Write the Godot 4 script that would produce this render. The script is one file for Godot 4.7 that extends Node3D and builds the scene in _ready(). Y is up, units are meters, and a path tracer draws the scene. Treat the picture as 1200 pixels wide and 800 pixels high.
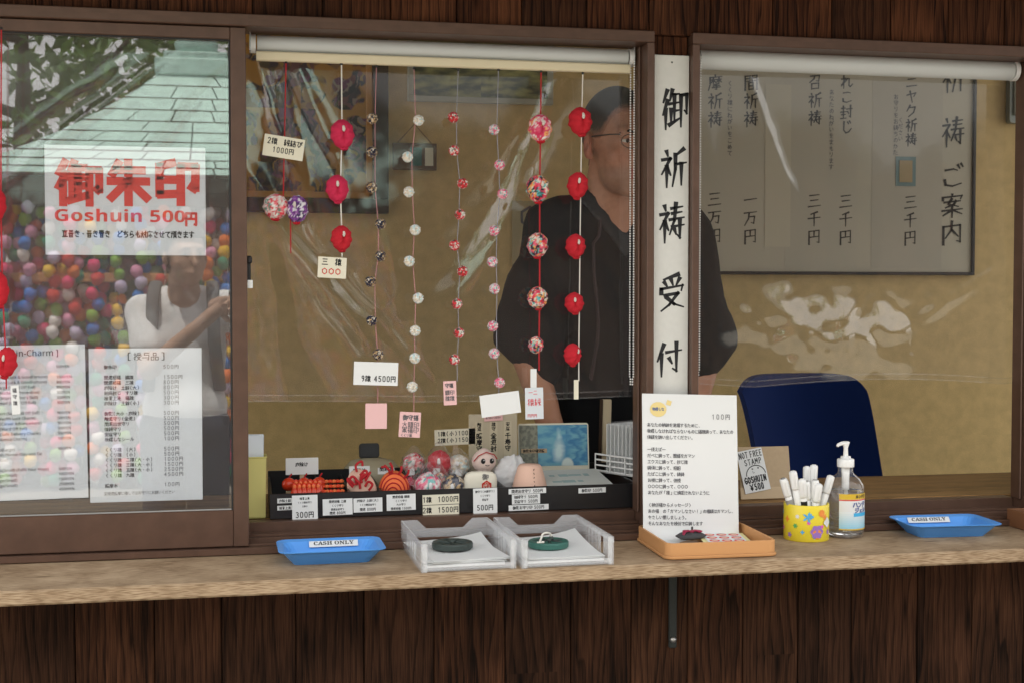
extends Node3D
# A shrine office window: plank wall, sliding windows, a counter of charms and notices, the room behind and the yard that the glass mirrors.
# Metres, y up. The window plane is z = 0, the yard lies towards +z, the room towards -z. The counter top is at y = 0.952.

const COUNTER := 0.952
const DESK := 1.004

func _ready() -> void:
	# ---- camera ----
	var cam := Camera3D.new()
	cam.name = "camera"
	add_child(cam)
	cam.position = Vector3(0, 1.46, 2.648)
	cam.rotation = Vector3(deg_to_rad(-1.95), deg_to_rad(-11.35), 0)
	cam.near = 0.05
	cam.far = 200.0
	var lens := CameraAttributesPhysical.new()
	lens.frustum_focal_length = 45.9
	lens.frustum_focus_distance = 2.85
	lens.frustum_near = 0.05
	lens.frustum_far = 200.0
	lens.exposure_aperture = 11.0
	cam.attributes = lens
	cam.fov = 29.3
	cam.current = true
	# ---- sky, sun, exposure ----
	var env := Environment.new()
	env.background_mode = Environment.BG_SKY
	var sky := ProceduralSkyMaterial.new()
	sky.sky_top_color = lin(0.76, 0.77, 0.79)
	sky.sky_horizon_color = lin(0.98, 0.955, 0.915)
	sky.sky_curve = 0.25
	sky.ground_bottom_color = lin(0.25, 0.24, 0.22)
	sky.ground_horizon_color = lin(0.55, 0.55, 0.54)
	env.sky = Sky.new()
	env.sky.sky_material = sky
	env.background_energy_multiplier = 1.3
	env.tonemap_mode = Environment.TONE_MAPPER_LINEAR
	env.tonemap_exposure = 2.1
	env.sdfgi_enabled = true
	env.ssao_enabled = true
	env.ssil_enabled = true
	var world := WorldEnvironment.new()
	world.name = "world_environment"
	world.environment = env
	add_child(world)
	var sun := DirectionalLight3D.new()
	sun.name = "sun"
	sun.light_color = lin(1.0, 0.94, 0.84)
	sun.light_energy = 1.6
	sun.light_angular_distance = 0.6
	sun.shadow_enabled = true
	add_child(sun)
	sun.look_at_from_position(Vector3(-2.2, 14, -3.4), Vector3.ZERO)
	rng.seed = 7
	# ---- the place ----
	make_materials()
	print("materials")
	room()
	front_wall()
	windows()
	yard()
	print("structure")
	curtains_and_blinds()
	glass_notices()
	inside_wall_things()
	print("notices")
	charm_strings()
	print("charms")
	counter_things()
	display_tray()
	print("counter")
	man_at_window()
	print("man")
	photographer()
	print("photographer")

# Strokes of the lettering: polylines on a 100 x 100 square, y down.
const STROKES := {
	"0": [[50,5,25,15,20,50,25,85,50,95,75,85,80,50,75,15,50,5]], "1": [[32,22,54,6,54,95]], "2": [[22,25,35,8,65,8,77,26,70,45,22,94,80,94]],
	"3": [[24,14,50,6,74,18,70,40,46,47,74,56,76,82,50,95,22,84]], "4": [[82,68,18,68,64,6,64,96]], "5": [[76,7,30,7,26,46,55,40,78,60,72,86,45,96,22,84]],
	"6": [[70,10,38,28,22,66,40,95,68,92,78,70,62,52,30,60]], "7": [[20,8,80,8,46,96]], "8": [[50,48,26,30,34,8,66,8,74,30,50,48,22,70,34,95,66,95,78,70,50,48]], "9": [[74,36,50,52,26,40,30,12,56,5,76,22,70,70,42,96]],
	"A": [[15,96,50,5,85,96],[28,64,72,64]], "C": [[82,20,50,5,20,35,20,68,50,96,82,80]], "E": [[80,6,25,6,25,95,80,95],[25,48,70,48]], "F": [[80,6,25,6,25,96],[25,48,68,48]], "G": [[80,18,50,5,20,35,20,68,50,96,80,82,80,55,52,55]],
	"H": [[20,5,20,96],[80,5,80,96],[20,50,80,50]], "I": [[50,5,50,96],[30,6,70,6],[30,95,70,95]], "M": [[15,96,20,5,50,60,80,5,86,96]], "N": [[20,96,20,5,80,95,80,5]], "O": [[50,5,20,28,20,72,50,95,80,72,80,28,50,5]],
	"P": [[25,96,25,6,68,8,78,28,66,48,25,50]], "R": [[25,96,25,6,68,8,78,28,66,48,25,50],[50,50,82,96]], "S": [[78,16,50,5,24,22,36,44,68,56,78,78,50,96,20,84]], "T": [[12,6,88,6],[50,6,50,96]], "U": [[20,5,22,75,50,96,78,75,80,5]], "Y": [[14,5,50,48,86,5],[50,48,50,96]],
	"¥": [[14,5,50,46,86,5],[50,46,50,96],[24,56,76,56],[24,74,76,74]], "(": [[62,2,38,30,38,70,62,98]], ")": [[38,2,62,30,62,70,38,98]], "・": [[44,48,56,52]], "ー": [[8,50,92,48]], "-": [[20,50,80,50]], "○": [[50,8,16,30,16,70,50,92,84,70,84,30,50,8]],
	"【": [[70,2,40,2,40,98,70,98],[44,4,44,96]], "】": [[30,2,60,2,60,98,30,98],[56,4,56,96]], "「": [[80,4,50,4,50,70]], "」": [[20,96,50,96,50,30]], "、": [[20,74,38,92]], "。": [[20,78,32,86,22,94,12,86,20,78]], "〈": [[70,5,40,50,70,95]], "〉": [[30,5,60,50,30,95]], "?": [[26,24,50,8,74,24,50,52,50,66],[50,86,50,94]], "~": [[10,56,30,44,60,58,90,46]],
	"一": [[5,50,95,48]], "二": [[20,20,80,20],[5,84,95,84]], "三": [[15,12,85,12],[22,48,78,48],[5,90,95,90]], "五": [[12,10,88,10],[48,10,38,92],[18,48,76,48,72,92],[4,93,96,93]], "九": [[40,4,36,50,8,96],[10,34,72,34,70,85,95,85,95,68]],
	"千": [[75,4,25,16],[5,45,95,45],[50,12,50,100]], "万": [[5,12,95,12],[40,42,82,42,76,92,58,84],[42,12,36,55,8,98]], "円": [[12,100,12,8,88,8,88,95,75,90],[50,8,50,50],[12,50,88,50]], "大": [[6,36,94,36],[50,4,46,45,8,97],[52,40,94,97]], "小": [[50,4,50,95,36,86],[28,36,10,72],[72,34,92,70]],
	"上": [[50,5,50,92],[50,42,85,42],[4,93,96,93]], "土": [[18,38,82,38],[50,4,50,92],[4,94,96,94]], "士": [[4,34,96,34],[50,4,50,92],[18,92,82,92]], "口": [[12,10,12,95],[12,10,88,10,86,92],[12,88,86,88]], "日": [[14,5,14,98],[14,5,86,5,86,98],[14,50,86,50],[14,94,86,94]], "木": [[5,30,95,30],[50,2,50,98],[48,32,10,75],[52,32,92,75]],
	"手": [[75,3,25,12],[15,32,85,32],[5,58,95,58],[52,8,52,92,38,86]], "女": [[48,2,28,60,85,98],[72,30,60,70,12,98],[4,36,96,36]], "刀": [[10,10,85,10,80,90,62,82],[45,10,40,50,5,95]], "寸": [[5,28,95,28],[68,2,68,92,48,84],[22,48,38,64]], "金": [[50,2,4,42],[50,2,96,42],[28,44,72,44],[16,64,84,64],[50,44,50,92],[28,72,36,84],[72,70,62,84],[6,94,94,94]],
	"内": [[12,100,12,22,88,22,88,95,74,90],[50,2,48,40,22,72],[50,40,78,70]], "世": [[4,32,96,32],[24,6,24,92,92,92],[52,4,52,66],[78,4,78,66],[52,64,78,64]], "出": [[50,2,50,94],[18,12,18,44,82,44],[82,12,82,44],[10,56,10,94,90,94],[90,56,90,94]], "与": [[30,5,90,5],[30,5,26,34],[28,30,86,30,80,94,60,88],[2,66,74,66]],
	"受": [[78,2,20,10],[20,18,30,30],[48,15,54,28],[82,14,70,30],[8,50,8,36,94,36,90,48],[22,56,76,56,40,85,10,98],[28,62,60,85,95,97]], "朱": [[28,5,12,32],[20,22,85,22],[5,48,95,48],[50,2,50,100],[48,48,8,88],[52,48,95,88]],
	"礻": [[50,2,60,14],[12,24,85,24,10,62],[52,44,52,100],[58,50,85,68]], "斤": [[85,3,25,18],[25,14,25,55,5,100],[25,42,98,42],[68,42,68,100]], "寿": [[15,12,85,12],[20,26,80,26],[5,42,95,42],[45,0,35,45,5,80],[20,62,95,62],[72,48,72,95,58,88],[35,70,45,82]],
	"彳": [[60,2,10,30],[65,28,5,62],[40,50,40,100]], "午止": [[30,3,8,28],[28,16,90,16],[2,38,98,38],[50,16,50,85],[52,58,88,58],[18,52,18,88],[0,92,98,80]], "卩": [[10,10,90,10,88,65,65,58],[12,10,12,100]], "印左": [[85,5,20,14],[18,12,18,80,90,78],[18,45,85,45]], "亻": [[75,2,10,50],[50,32,50,100]],
	"扌": [[5,26,95,26],[55,2,55,92,30,86],[5,66,95,50]], "広": [[50,0,50,12],[12,14,96,14],[14,14,14,60,2,98]], "門": [[8,100,8,5,42,5,42,40,8,40],[8,22,42,22],[92,100,92,5,58,5,58,40,92,40],[58,22,92,22]], "宀": [[50,0,50,30],[8,90,8,40,94,40,88,90]], "犭": [[80,4,20,30],[30,8,60,40,55,90,30,96],[55,45,8,78]],
	"袁": [[12,14,88,14],[50,2,50,30],[5,30,95,30],[22,42,22,62,78,62],[22,42,78,42,78,62],[48,62,10,88],[38,72,38,98,52,90],[52,64,95,98],[85,66,65,80]], "糸": [[45,2,15,25,50,25],[70,16,10,52,80,50],[48,52,48,100],[25,65,10,88],[72,64,90,86]], "縁右": [[30,5,80,5,76,25],[15,25,85,25],[5,45,95,45],[50,45,20,70],[50,50,60,75,50,98],[55,65,95,95],[85,52,65,65]],
	"畐": [[6,6,94,6],[24,20,24,40,76,40],[24,20,76,20,76,40],[12,52,12,98],[12,52,88,52,88,98],[50,52,50,96],[12,74,88,74],[12,96,88,96]], "辶": [[20,6,34,18],[4,40,30,40,30,76,4,92],[26,80,60,92,98,94]], "阝": [[12,4,12,100],[12,4,80,4,40,34,84,60,40,70]], "頁": [[4,6,96,6],[50,6,40,22],[18,22,18,78],[18,22,82,22,82,78],[18,40,82,40],[18,58,82,58],[18,76,82,76],[36,80,10,98],[64,80,92,98]], "疒": [[50,0,50,10],[14,12,96,12],[16,12,16,60,2,98],[2,30,10,40],[0,62,14,54]],
	"こ": [[22,18,60,16,78,22],[20,62,22,84,50,92,88,84]], "じ": [[30,5,28,70,45,94,70,88,90,65],[60,12,68,26],[76,6,84,20]], "れ": [[25,3,25,98],[5,28,40,25,5,78],[10,72,55,28,70,30,68,80,78,92,98,75]], "ご": [[18,22,55,20,70,26],[16,64,20,86,50,94,88,86],[74,4,82,18],[88,0,96,12]], "び": [[10,15,40,12,20,60,40,92,65,70,62,15,90,50],[80,10,86,22],[92,4,98,16]], "り": [[25,8,22,45,34,38],[70,5,74,55,45,97]], "く": [[68,4,28,48,72,96]], "け": [[20,6,16,60,24,92,34,70],[42,34,94,32],[70,4,72,60,54,96]], "す": [[6,24,94,22],[56,2,56,58,40,68,36,50,56,48,58,70,38,97]], "し": [[30,5,28,70,45,94,70,88,90,65]],
	"あ": [[14,22,84,18],[40,4,40,86],[70,36,50,76,24,90,14,70,40,52,74,54,88,74,66,95]], "な": [[10,26,50,22],[34,4,12,54],[66,20,86,34],[60,42,62,82,46,94,34,82,54,74,88,92]], "た": [[8,24,56,22],[32,4,10,94],[50,46,88,44],[48,72,56,90,92,90]], "が": [[8,32,62,28,60,80,46,90],[34,6,12,94],[70,30,84,60],[80,6,86,18],[92,2,98,14]], "の": [[54,14,44,70,26,88,12,66,26,28,56,14,86,34,86,66,60,94]], "を": [[14,20,80,18],[46,4,20,50,44,40,54,66],[86,40,40,64,34,86,82,94]], "に": [[16,8,12,60,20,94],[44,26,88,24],[40,74,50,90,92,88]], "は": [[16,6,12,60,20,92],[40,30,94,28],[70,6,70,82,54,92,44,80,62,72,94,90]], "て": [[8,20,90,14,50,42,46,74,78,95]], "で": [[8,20,90,14,50,42,46,74,78,95],[70,38,78,50],[84,30,92,42]], "ま": [[14,22,86,20],[18,46,82,44],[52,2,52,82,36,94,22,82,44,72,88,92]], "う": [[34,6,66,14],[20,40,60,28,80,48,70,76,36,97]], "ら": [[36,6,66,16],[30,28,22,66,60,46,82,66,66,90,30,96]], "い": [[16,14,18,66,34,86,44,66],[72,20,86,60]], "ん": [[50,4,10,95,44,50,58,58,60,88,74,92,94,66]], "も": [[48,4,42,60,50,94,80,90,86,66],[18,34,70,32],[14,58,68,56]], "さ": [[14,30,86,26],[40,4,70,56],[34,62,34,86,74,94]], "き": [[18,20,80,14],[14,40,86,34],[40,2,70,60],[30,68,34,88,72,94]], "せ": [[6,40,94,34],[70,8,68,62,56,60],[30,16,30,84,84,90]], "お": [[10,26,60,22],[36,4,36,88,18,84,18,68,56,48,84,60,80,86,60,92],[76,16,92,32]], "め": [[22,16,44,82],[68,10,50,66,24,86,12,60,40,32,72,34,88,60,62,94]], "ど": [[28,8,40,46],[78,24,28,56,20,80,40,92,84,88],[76,6,82,18],[90,2,96,14]], "ち": [[12,24,86,20],[44,4,28,56,60,42,84,62,70,88,34,96]], "っ": [[20,50,60,40,84,58,70,84,40,94]], "よ": [[54,26,88,24],[52,4,54,80,34,94,20,82,44,72,88,92]], "か": [[8,32,62,28,60,80,46,90],[34,6,12,94],[70,26,90,62]], "ば": [[14,6,10,60,18,92],[36,34,84,32],[60,10,60,82,46,92,36,80,54,72,84,88],[82,4,88,14],[92,0,98,12]], "そ": [[26,10,72,10,20,46,90,40,50,58,46,82,74,96]], "わ": [[25,3,25,98],[5,28,40,25,5,78],[10,72,50,34,84,44,84,76,54,95]], "と": [[30,6,40,44],[80,26,28,58,22,82,44,92,86,90]], "る": [[24,10,74,10,20,58,60,42,84,64,66,94,40,92,42,76,62,80]], "え": [[36,4,62,12],[24,34,72,32,14,92,48,58,56,90,90,92]], "だ": [[8,28,56,26],[32,6,10,94],[50,50,86,48],[48,74,56,90,92,90],[70,10,78,22],[86,4,94,16]], "べ": [[6,60,34,30,94,80],[60,20,68,32],[78,12,86,24]], "や": [[8,44,60,22,86,36,74,60,56,58],[40,4,52,24],[28,20,56,96]], "つ": [[8,32,60,18,90,40,78,72,40,88]], "み": [[20,14,54,14,20,84,8,70,40,58,92,76],[80,40,64,96]], "ろ": [[24,12,74,12,20,58,60,44,84,66,66,94,34,94]], "ね": [[25,3,25,98],[5,28,40,25,5,78],[10,72,50,34,84,44,82,80,60,92,52,78,94,92]], "ぎ": [[18,20,70,14],[14,40,76,34],[36,2,62,60],[28,68,34,88,66,94],[82,4,88,16]], "ガ": [[8,34,70,30,64,92,50,84],[38,6,34,50,8,94],[80,6,86,18]], "エ": [[16,16,84,16],[50,16,50,84],[6,86,94,86]], "ス": [[14,16,80,16,16,94],[48,54,88,94]], "ッ": [[22,40,30,58],[46,36,54,54],[82,36,70,76,40,94]], "!": [[50,8,50,66],[50,86,50,94]], "ょ": [[54,46,80,44],[52,30,54,84,36,94,28,86,50,78,82,92]], "ナ": [[8,34,92,32],[54,4,52,50,20,96]], "シ": [[20,10,42,22],[12,38,34,50],[14,92,60,75,92,34]], "メ": [[76,8,50,60,14,94],[28,34,78,74]], "セ": [[6,40,90,30,70,58],[34,6,34,84,86,88]],
	"コ": [[15,18,85,18,85,85],[10,85,88,85]], "ニ": [[18,25,82,25],[6,82,94,82]], "ヤ": [[8,36,88,24,70,52],[36,5,56,98]], "ク": [[38,4,10,48],[34,22,84,22,70,65,25,97]], "ン": [[12,18,34,32],[14,90,50,78,90,30]], "マ": [[10,18,90,18,52,66],[36,48,66,82]], "ハ": [[32,20,8,88],[62,16,94,88]], "ド": [[30,4,30,98],[32,38,75,58],[66,12,74,24],[82,4,92,18]], "ジ": [[20,10,42,22],[12,38,34,50],[14,92,60,75,92,34],[66,10,74,22],[82,2,92,14]], "ェ": [[22,45,78,45],[50,45,50,90],[12,90,88,90]], "ル": [[30,12,28,55,8,92],[58,8,58,88,94,50]],
}
# Characters put together from others: [component, left, top, right, bottom].
const BUILT := {
	"御": [["彳",0,0,30,100],["午止",26,0,68,100],["卩",70,12,100,100]], "祈": [["礻",0,0,44,100],["斤",44,0,100,100]], "祷": [["礻",0,0,42,100],["寿",40,0,100,100]], "付": [["亻",0,0,38,100],["寸",36,0,100,100]], "印": [["印左",0,0,50,100],["卩",54,4,100,100]],
	"摩": [["広",0,0,100,100],["木",18,18,56,60],["木",56,18,96,60],["手",26,58,90,100]], "間": [["門",0,0,100,100],["日",28,48,72,98]], "開": [["門",0,0,100,100],["二",28,50,72,90],["ハ",30,56,70,100]], "召": [["刀",5,0,95,50],["口",15,54,85,100]], "封": [["土",0,0,48,50],["土",0,48,48,100],["寸",48,0,100,100]], "案": [["宀",0,0,100,24],["女",12,18,88,56],["木",0,54,100,100]],
	"授": [["扌",0,0,34,100],["受",32,0,100,100]], "招": [["扌",0,0,34,100],["刀",36,0,98,48],["口",42,52,96,100]], "技": [["扌",0,0,34,100],["士",36,0,98,46],["女",36,40,98,100]], "品": [["口",26,0,74,46],["口",0,52,46,100],["口",54,52,100,100]], "猿": [["犭",0,0,36,100],["袁",34,0,100,100]], "縁": [["糸",0,0,38,100],["縁右",38,0,100,100]], "結": [["糸",0,0,38,100],["士",40,0,100,48],["口",46,54,94,100]], "守": [["宀",0,0,100,34],["寸",6,26,96,100]], "福": [["礻",0,0,38,100],["畐",40,0,100,100]], "願": [["日",4,6,40,60],["小",2,60,44,100],["頁",48,0,100,100]], "安": [["宀",0,0,100,30],["女",0,24,100,100]], "病": [["疒",0,0,100,100],["内",26,26,96,100]], "除": [["阝",0,0,32,100],["金",32,0,100,94]], "鈴": [["金",0,0,46,100],["小",50,30,98,100],["ハ",48,0,100,40]], "運": [["辶",0,0,100,100],["日",34,16,90,66],["宀",30,0,96,20]], "達": [["辶",0,0,100,100],["土",36,0,92,40],["手",36,32,92,80]], "通": [["辶",0,0,100,100],["日",38,20,88,80],["マ",38,0,88,24]], "復": [["彳",0,0,34,100],["日",40,12,92,52],["女",36,52,98,100]], "融": [["口",8,4,44,26],["門",2,30,48,100],["日",54,16,98,60],["土",52,54,100,98]], "産": [["広",0,6,100,100],["土",24,42,92,70],["土",24,60,92,98]], "厄": [["広",0,4,100,100],["卩",28,30,88,96]],
	"難": [["土",0,0,46,46],["大",0,42,46,100],["日",54,10,98,98]], "影": [["日",4,0,58,38],["小",4,44,58,100],["三",62,4,98,96]], "護": [["日",0,10,34,98],["広",38,0,98,50],["女",38,46,100,100]], "道": [["辶",0,0,100,100],["頁",36,0,92,82]], "我": [["手",0,0,60,100],["女",44,0,100,96]], "慢": [["小",0,0,30,100],["日",36,0,96,36],["女",34,46,100,100]], "緑": [["糸",0,0,38,100],["縁右",38,0,100,100]], "芸": [["二",6,0,94,24],["二",20,36,80,56],["女",20,56,80,100]], "書": [["三",6,0,94,48],["日",18,52,82,100]], "対": [["大",0,10,48,100],["寸",48,0,100,100]], "応": [["広",0,0,100,100],["小",26,40,92,96]], "頂": [["ナ",0,0,40,100],["頁",42,0,100,100]], "直": [["士",5,0,95,26],["日",22,28,78,84],["一",5,86,100,100]], "置": [["日",8,0,92,26],["士",5,28,95,50],["日",24,52,80,100]], "喝": [["口",0,20,30,80],["日",38,0,96,40],["ク",34,44,98,100]],
}

const FLAT := 4294967295
var rng := RandomNumberGenerator.new()
var used := {}
var mats := {}
var BUILT_MORE := {}

# ---------- small helpers ----------
func lin(r: float, g: float, b: float, a := 1.0) -> Color:
	var c := Color(r, g, b).linear_to_srgb()
	c.a = a
	return c

func mat(key: String, r: float, g: float, b: float, rough := 0.75, metal := 0.0) -> StandardMaterial3D:
	if mats.has(key):
		return mats[key]
	var m := StandardMaterial3D.new()
	m.resource_name = key
	m.albedo_color = lin(r, g, b)
	m.roughness = rough
	m.metallic = metal
	mats[key] = m
	return m

func clear_mat(key: String, r: float, g: float, b: float, alpha: float, rough: float) -> StandardMaterial3D:
	var m := mat(key, r, g, b, rough)
	m.transparency = BaseMaterial3D.TRANSPARENCY_ALPHA
	m.albedo_color.a = alpha
	return m

func tint_mat(key: String, rough := 0.85) -> StandardMaterial3D:
	var m := mat(key, 1, 1, 1, rough)
	m.vertex_color_use_as_albedo = true
	return m

func picture(w: int, h: int, f: Callable) -> ImageTexture:
	var im := Image.create(w, h, false, Image.FORMAT_RGB8)
	for y in h:
		for x in w:
			im.set_pixel(x, y, f.call((x + 0.5) / w, (y + 0.5) / h))
	return ImageTexture.create_from_image(im)

func noise(kind: int, freq: float, s: int, oct := 3) -> FastNoiseLite:
	var n := FastNoiseLite.new()
	n.noise_type = kind
	n.frequency = freq
	n.seed = s
	n.fractal_octaves = oct
	if oct <= 1:
		n.fractal_type = FastNoiseLite.FRACTAL_NONE
	return n

func numbered(called: String) -> String:
	var n: int = used.get(called, 0)
	used[called] = n + 1
	return called if n == 0 else "%s_%03d" % [called, n]

func thing(called: String, label: String, category: String, at := Vector3.ZERO, turn := 0.0, group := "") -> Node3D:
	var o := Node3D.new()
	o.name = numbered(called)
	add_child(o)
	o.position = at
	o.rotation.y = turn
	return tag(o, label, category, group)

func tag(o: Node3D, label: String, category: String, group := "") -> Node3D:
	o.set_meta("label", label)
	o.set_meta("category", category)
	if group != "":
		o.set_meta("group", group)
	return o

func structure(called: String) -> Node3D:
	var o := Node3D.new()
	o.name = called
	add_child(o)
	o.set_meta("kind", "structure")
	return o

func part(called: String, mesh: Mesh, m: Material, parent: Node3D, at := Vector3.ZERO, basis := Basis()) -> MeshInstance3D:
	var o := MeshInstance3D.new()
	o.name = called
	o.mesh = mesh
	o.material_override = m
	parent.add_child(o, true)
	o.transform = Transform3D(basis, at)
	return o

# ---------- mesh building ----------
func tool() -> SurfaceTool:
	var s := SurfaceTool.new()
	s.begin(Mesh.PRIMITIVE_TRIANGLES)
	s.set_smooth_group(FLAT)
	return s

func done(s: SurfaceTool) -> ArrayMesh:
	s.generate_normals()
	return s.commit()

func tri(s: SurfaceTool, a: Vector3, b: Vector3, c: Vector3, n: Vector3, ua := Vector2.ZERO, ub := Vector2.ZERO, uc := Vector2.ZERO) -> void:
	if (b - a).cross(c - a).dot(n) > 0:
		var t := b; b = c; c = t
		var u := ub; ub = uc; uc = u
	s.set_uv(ua); s.add_vertex(a)
	s.set_uv(ub); s.add_vertex(b)
	s.set_uv(uc); s.add_vertex(c)

func quad(s: SurfaceTool, a: Vector3, b: Vector3, c: Vector3, d: Vector3, n: Vector3) -> void:
	tri(s, a, b, c, n)
	tri(s, a, c, d, n)

func box(s: SurfaceTool, ctr: Vector3, size: Vector3, bev := 0.0015, basis := Basis(), uvo := Vector2(-1, 0), uvs := Vector2(1, 1)) -> void:
	var h := size * 0.5
	bev = minf(bev, 0.45 * minf(size.x, minf(size.y, size.z)))
	var p := func(sx: float, sy: float, sz: float, ax: int) -> Vector3:
		var v := Vector3(sx * h.x, sy * h.y, sz * h.z)
		for k in 3:
			if k != ax:
				v[k] -= signf(v[k]) * bev
		return ctr + basis * v
	var uv := func(v: Vector3) -> Vector2:
		if uvo.x < 0:
			return Vector2.ZERO
		var l := basis.inverse() * (v - ctr)
		return uvo + (Vector2(l.x, l.z - l.y) if uvs.y > uvs.x else Vector2(l.x + l.z, -l.y)) * uvs
	var q := func(a: Vector3, b: Vector3, c: Vector3, d: Vector3, n: Vector3) -> void:
		tri(s, a, b, c, n, uv.call(a), uv.call(b), uv.call(c))
		tri(s, a, c, d, n, uv.call(a), uv.call(c), uv.call(d))
	for ax in 3:
		var bx := (ax + 1) % 3
		var cx := (ax + 2) % 3
		for sg: float in [-1.0, 1.0]:
			var cs := []
			for k: Array in [[-1.0, -1.0], [1.0, -1.0], [1.0, 1.0], [-1.0, 1.0]]:
				var v := Vector3.ZERO
				v[ax] = sg; v[bx] = k[0]; v[cx] = k[1]
				cs.append(p.call(v.x, v.y, v.z, ax))
			var n := Vector3.ZERO
			n[ax] = sg
			q.call(cs[0], cs[1], cs[2], cs[3], basis * n)
			if bev > 0.0:
				for sb: float in [-1.0, 1.0]:
					var ends := []
					for sc: float in [-1.0, 1.0]:
						var v := Vector3.ZERO
						v[ax] = sg; v[bx] = sb; v[cx] = sc
						ends.append(p.call(v.x, v.y, v.z, ax))
						ends.append(p.call(v.x, v.y, v.z, bx))
					var m := Vector3.ZERO
					m[ax] = sg; m[bx] = sb
					q.call(ends[0], ends[1], ends[3], ends[2], basis * m)
	if bev > 0.0:
		for sx: float in [-1.0, 1.0]:
			for sy: float in [-1.0, 1.0]:
				for sz: float in [-1.0, 1.0]:
					var a: Vector3 = p.call(sx, sy, sz, 0)
					var b: Vector3 = p.call(sx, sy, sz, 1)
					var c: Vector3 = p.call(sx, sy, sz, 2)
					tri(s, a, b, c, basis * Vector3(sx, sy, sz), uv.call(a), uv.call(b), uv.call(c))

func box_mesh(size: Vector3, bev := 0.0015) -> ArrayMesh:
	var s := tool()
	box(s, Vector3.ZERO, size, bev)
	return done(s)

func tube(s: SurfaceTool, pts: Array, r, seg := 8, caps := true, squash := 1.0) -> void:
	s.set_smooth_group(1)
	var rings := []
	var side := Vector3.ZERO
	for i in pts.size():
		var d: Vector3 = (pts[mini(i + 1, pts.size() - 1)] - pts[maxi(i - 1, 0)]).normalized()
		if side == Vector3.ZERO:
			side = d.cross(Vector3.UP if absf(d.y) < 0.9 else Vector3.RIGHT).normalized()
		else:
			side = (side - d * side.dot(d)).normalized()
		var other := d.cross(side) * squash
		var rad: float = r[i] if r is Array else r
		var ring := []
		for k in seg:
			ring.append(pts[i] + (side * cos(TAU * k / seg) + other * sin(TAU * k / seg)) * rad)
		rings.append(ring)
	for i in rings.size() - 1:
		for k in seg:
			var k2 := (k + 1) % seg
			quad(s, rings[i][k], rings[i][k2], rings[i + 1][k2], rings[i + 1][k], (rings[i][k] + rings[i][k2]) * 0.5 - pts[i] + ((rings[i + 1][k] + rings[i + 1][k2]) * 0.5 - pts[i + 1]))
	s.set_smooth_group(FLAT)
	if caps:
		for e in [0, rings.size() - 1]:
			var n: Vector3 = pts[e] - pts[1 if e == 0 else e - 1]
			for k in range(1, seg - 1):
				tri(s, rings[e][0], rings[e][k], rings[e][k + 1], n)

func smoothed(pts: Array, n := 5) -> Array:
	var out := []
	for i in pts.size() - 1:
		var a: Vector3 = pts[maxi(i - 1, 0)]
		var d: Vector3 = pts[mini(i + 2, pts.size() - 1)]
		for k in n:
			out.append(pts[i].cubic_interpolate(pts[i + 1], a, d, float(k) / n))
	out.append(pts[-1])
	return out

func line_mesh(a: Vector3, b: Vector3, r: float, seg := 5) -> ArrayMesh:
	var s := tool()
	tube(s, [a, b], r, seg)
	return done(s)

# profile: Vector2(radius, height) from bottom to top along the outside
func lathe(s: SurfaceTool, profile: Array, seg := 24, at := Vector3.ZERO, basis := Basis(), smooth := true) -> void:
	s.set_smooth_group(2 if smooth else FLAT)
	for i in profile.size() - 1:
		var a: Vector2 = profile[i]
		var b: Vector2 = profile[i + 1]
		if a.is_equal_approx(b):
			continue
		var out := Vector2(b.y - a.y, -(b.x - a.x))
		for k in seg:
			var t0 := TAU * k / seg
			var t1 := TAU * (k + 1) / seg
			var tm := (t0 + t1) * 0.5
			var n := basis * Vector3(out.x * cos(tm), out.y, out.x * sin(tm))
			var pa := at + basis * Vector3(a.x * cos(t0), a.y, a.x * sin(t0))
			var pb := at + basis * Vector3(a.x * cos(t1), a.y, a.x * sin(t1))
			var pc := at + basis * Vector3(b.x * cos(t1), b.y, b.x * sin(t1))
			var pd := at + basis * Vector3(b.x * cos(t0), b.y, b.x * sin(t0))
			if a.x > 1e-6:
				tri(s, pa, pb, pc, n, Vector2(float(k) / seg, a.y), Vector2(float(k + 1) / seg, a.y), Vector2(float(k + 1) / seg, b.y))
			if b.x > 1e-6:
				tri(s, pa, pc, pd, n, Vector2(float(k) / seg, a.y), Vector2(float(k + 1) / seg, b.y), Vector2(float(k) / seg, b.y))
	s.set_smooth_group(FLAT)

func lathe_mesh(profile: Array, seg := 24, smooth := true) -> ArrayMesh:
	var s := tool()
	lathe(s, profile, seg, Vector3.ZERO, Basis(), smooth)
	return done(s)

# a closed lump: f(direction) -> radius; colour from g(direction), if given
func lump(nu: int, nv: int, f: Callable, g = null) -> ArrayMesh:
	var s := tool()
	s.set_smooth_group(3)
	var dir := func(i: int, j: int) -> Vector3:
		var t := PI * j / nv
		var p := TAU * (i % nu) / nu
		return Vector3(sin(t) * cos(p), cos(t), sin(t) * sin(p))
	var grid := []
	var cols := []
	for j in nv + 1:
		var row := []
		var crow := []
		for i in nu + 1:
			var d: Vector3 = dir.call(i, j)
			row.append(d * f.call(d))
			if g != null:
				crow.append(g.call(d))
		grid.append(row)
		cols.append(crow)
	var put := func(i: int, j: int) -> void:
		if g != null:
			s.set_color(cols[j][i])
		s.set_uv(Vector2(float(i) / nu, float(j) / nv))
		s.add_vertex(grid[j][i])
	for j in nv:
		for i in nu:
			if j > 0:
				put.call(i, j); put.call(i + 1, j + 1); put.call(i + 1, j)
			if j < nv - 1:
				put.call(i, j); put.call(i, j + 1); put.call(i + 1, j + 1)
	return done(s)

func ball_mesh(r: Vector3, seg := 16) -> ArrayMesh:
	return lump(seg, seg / 2, func(d: Vector3) -> float: return 1.0 / (d / r).length())

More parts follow.
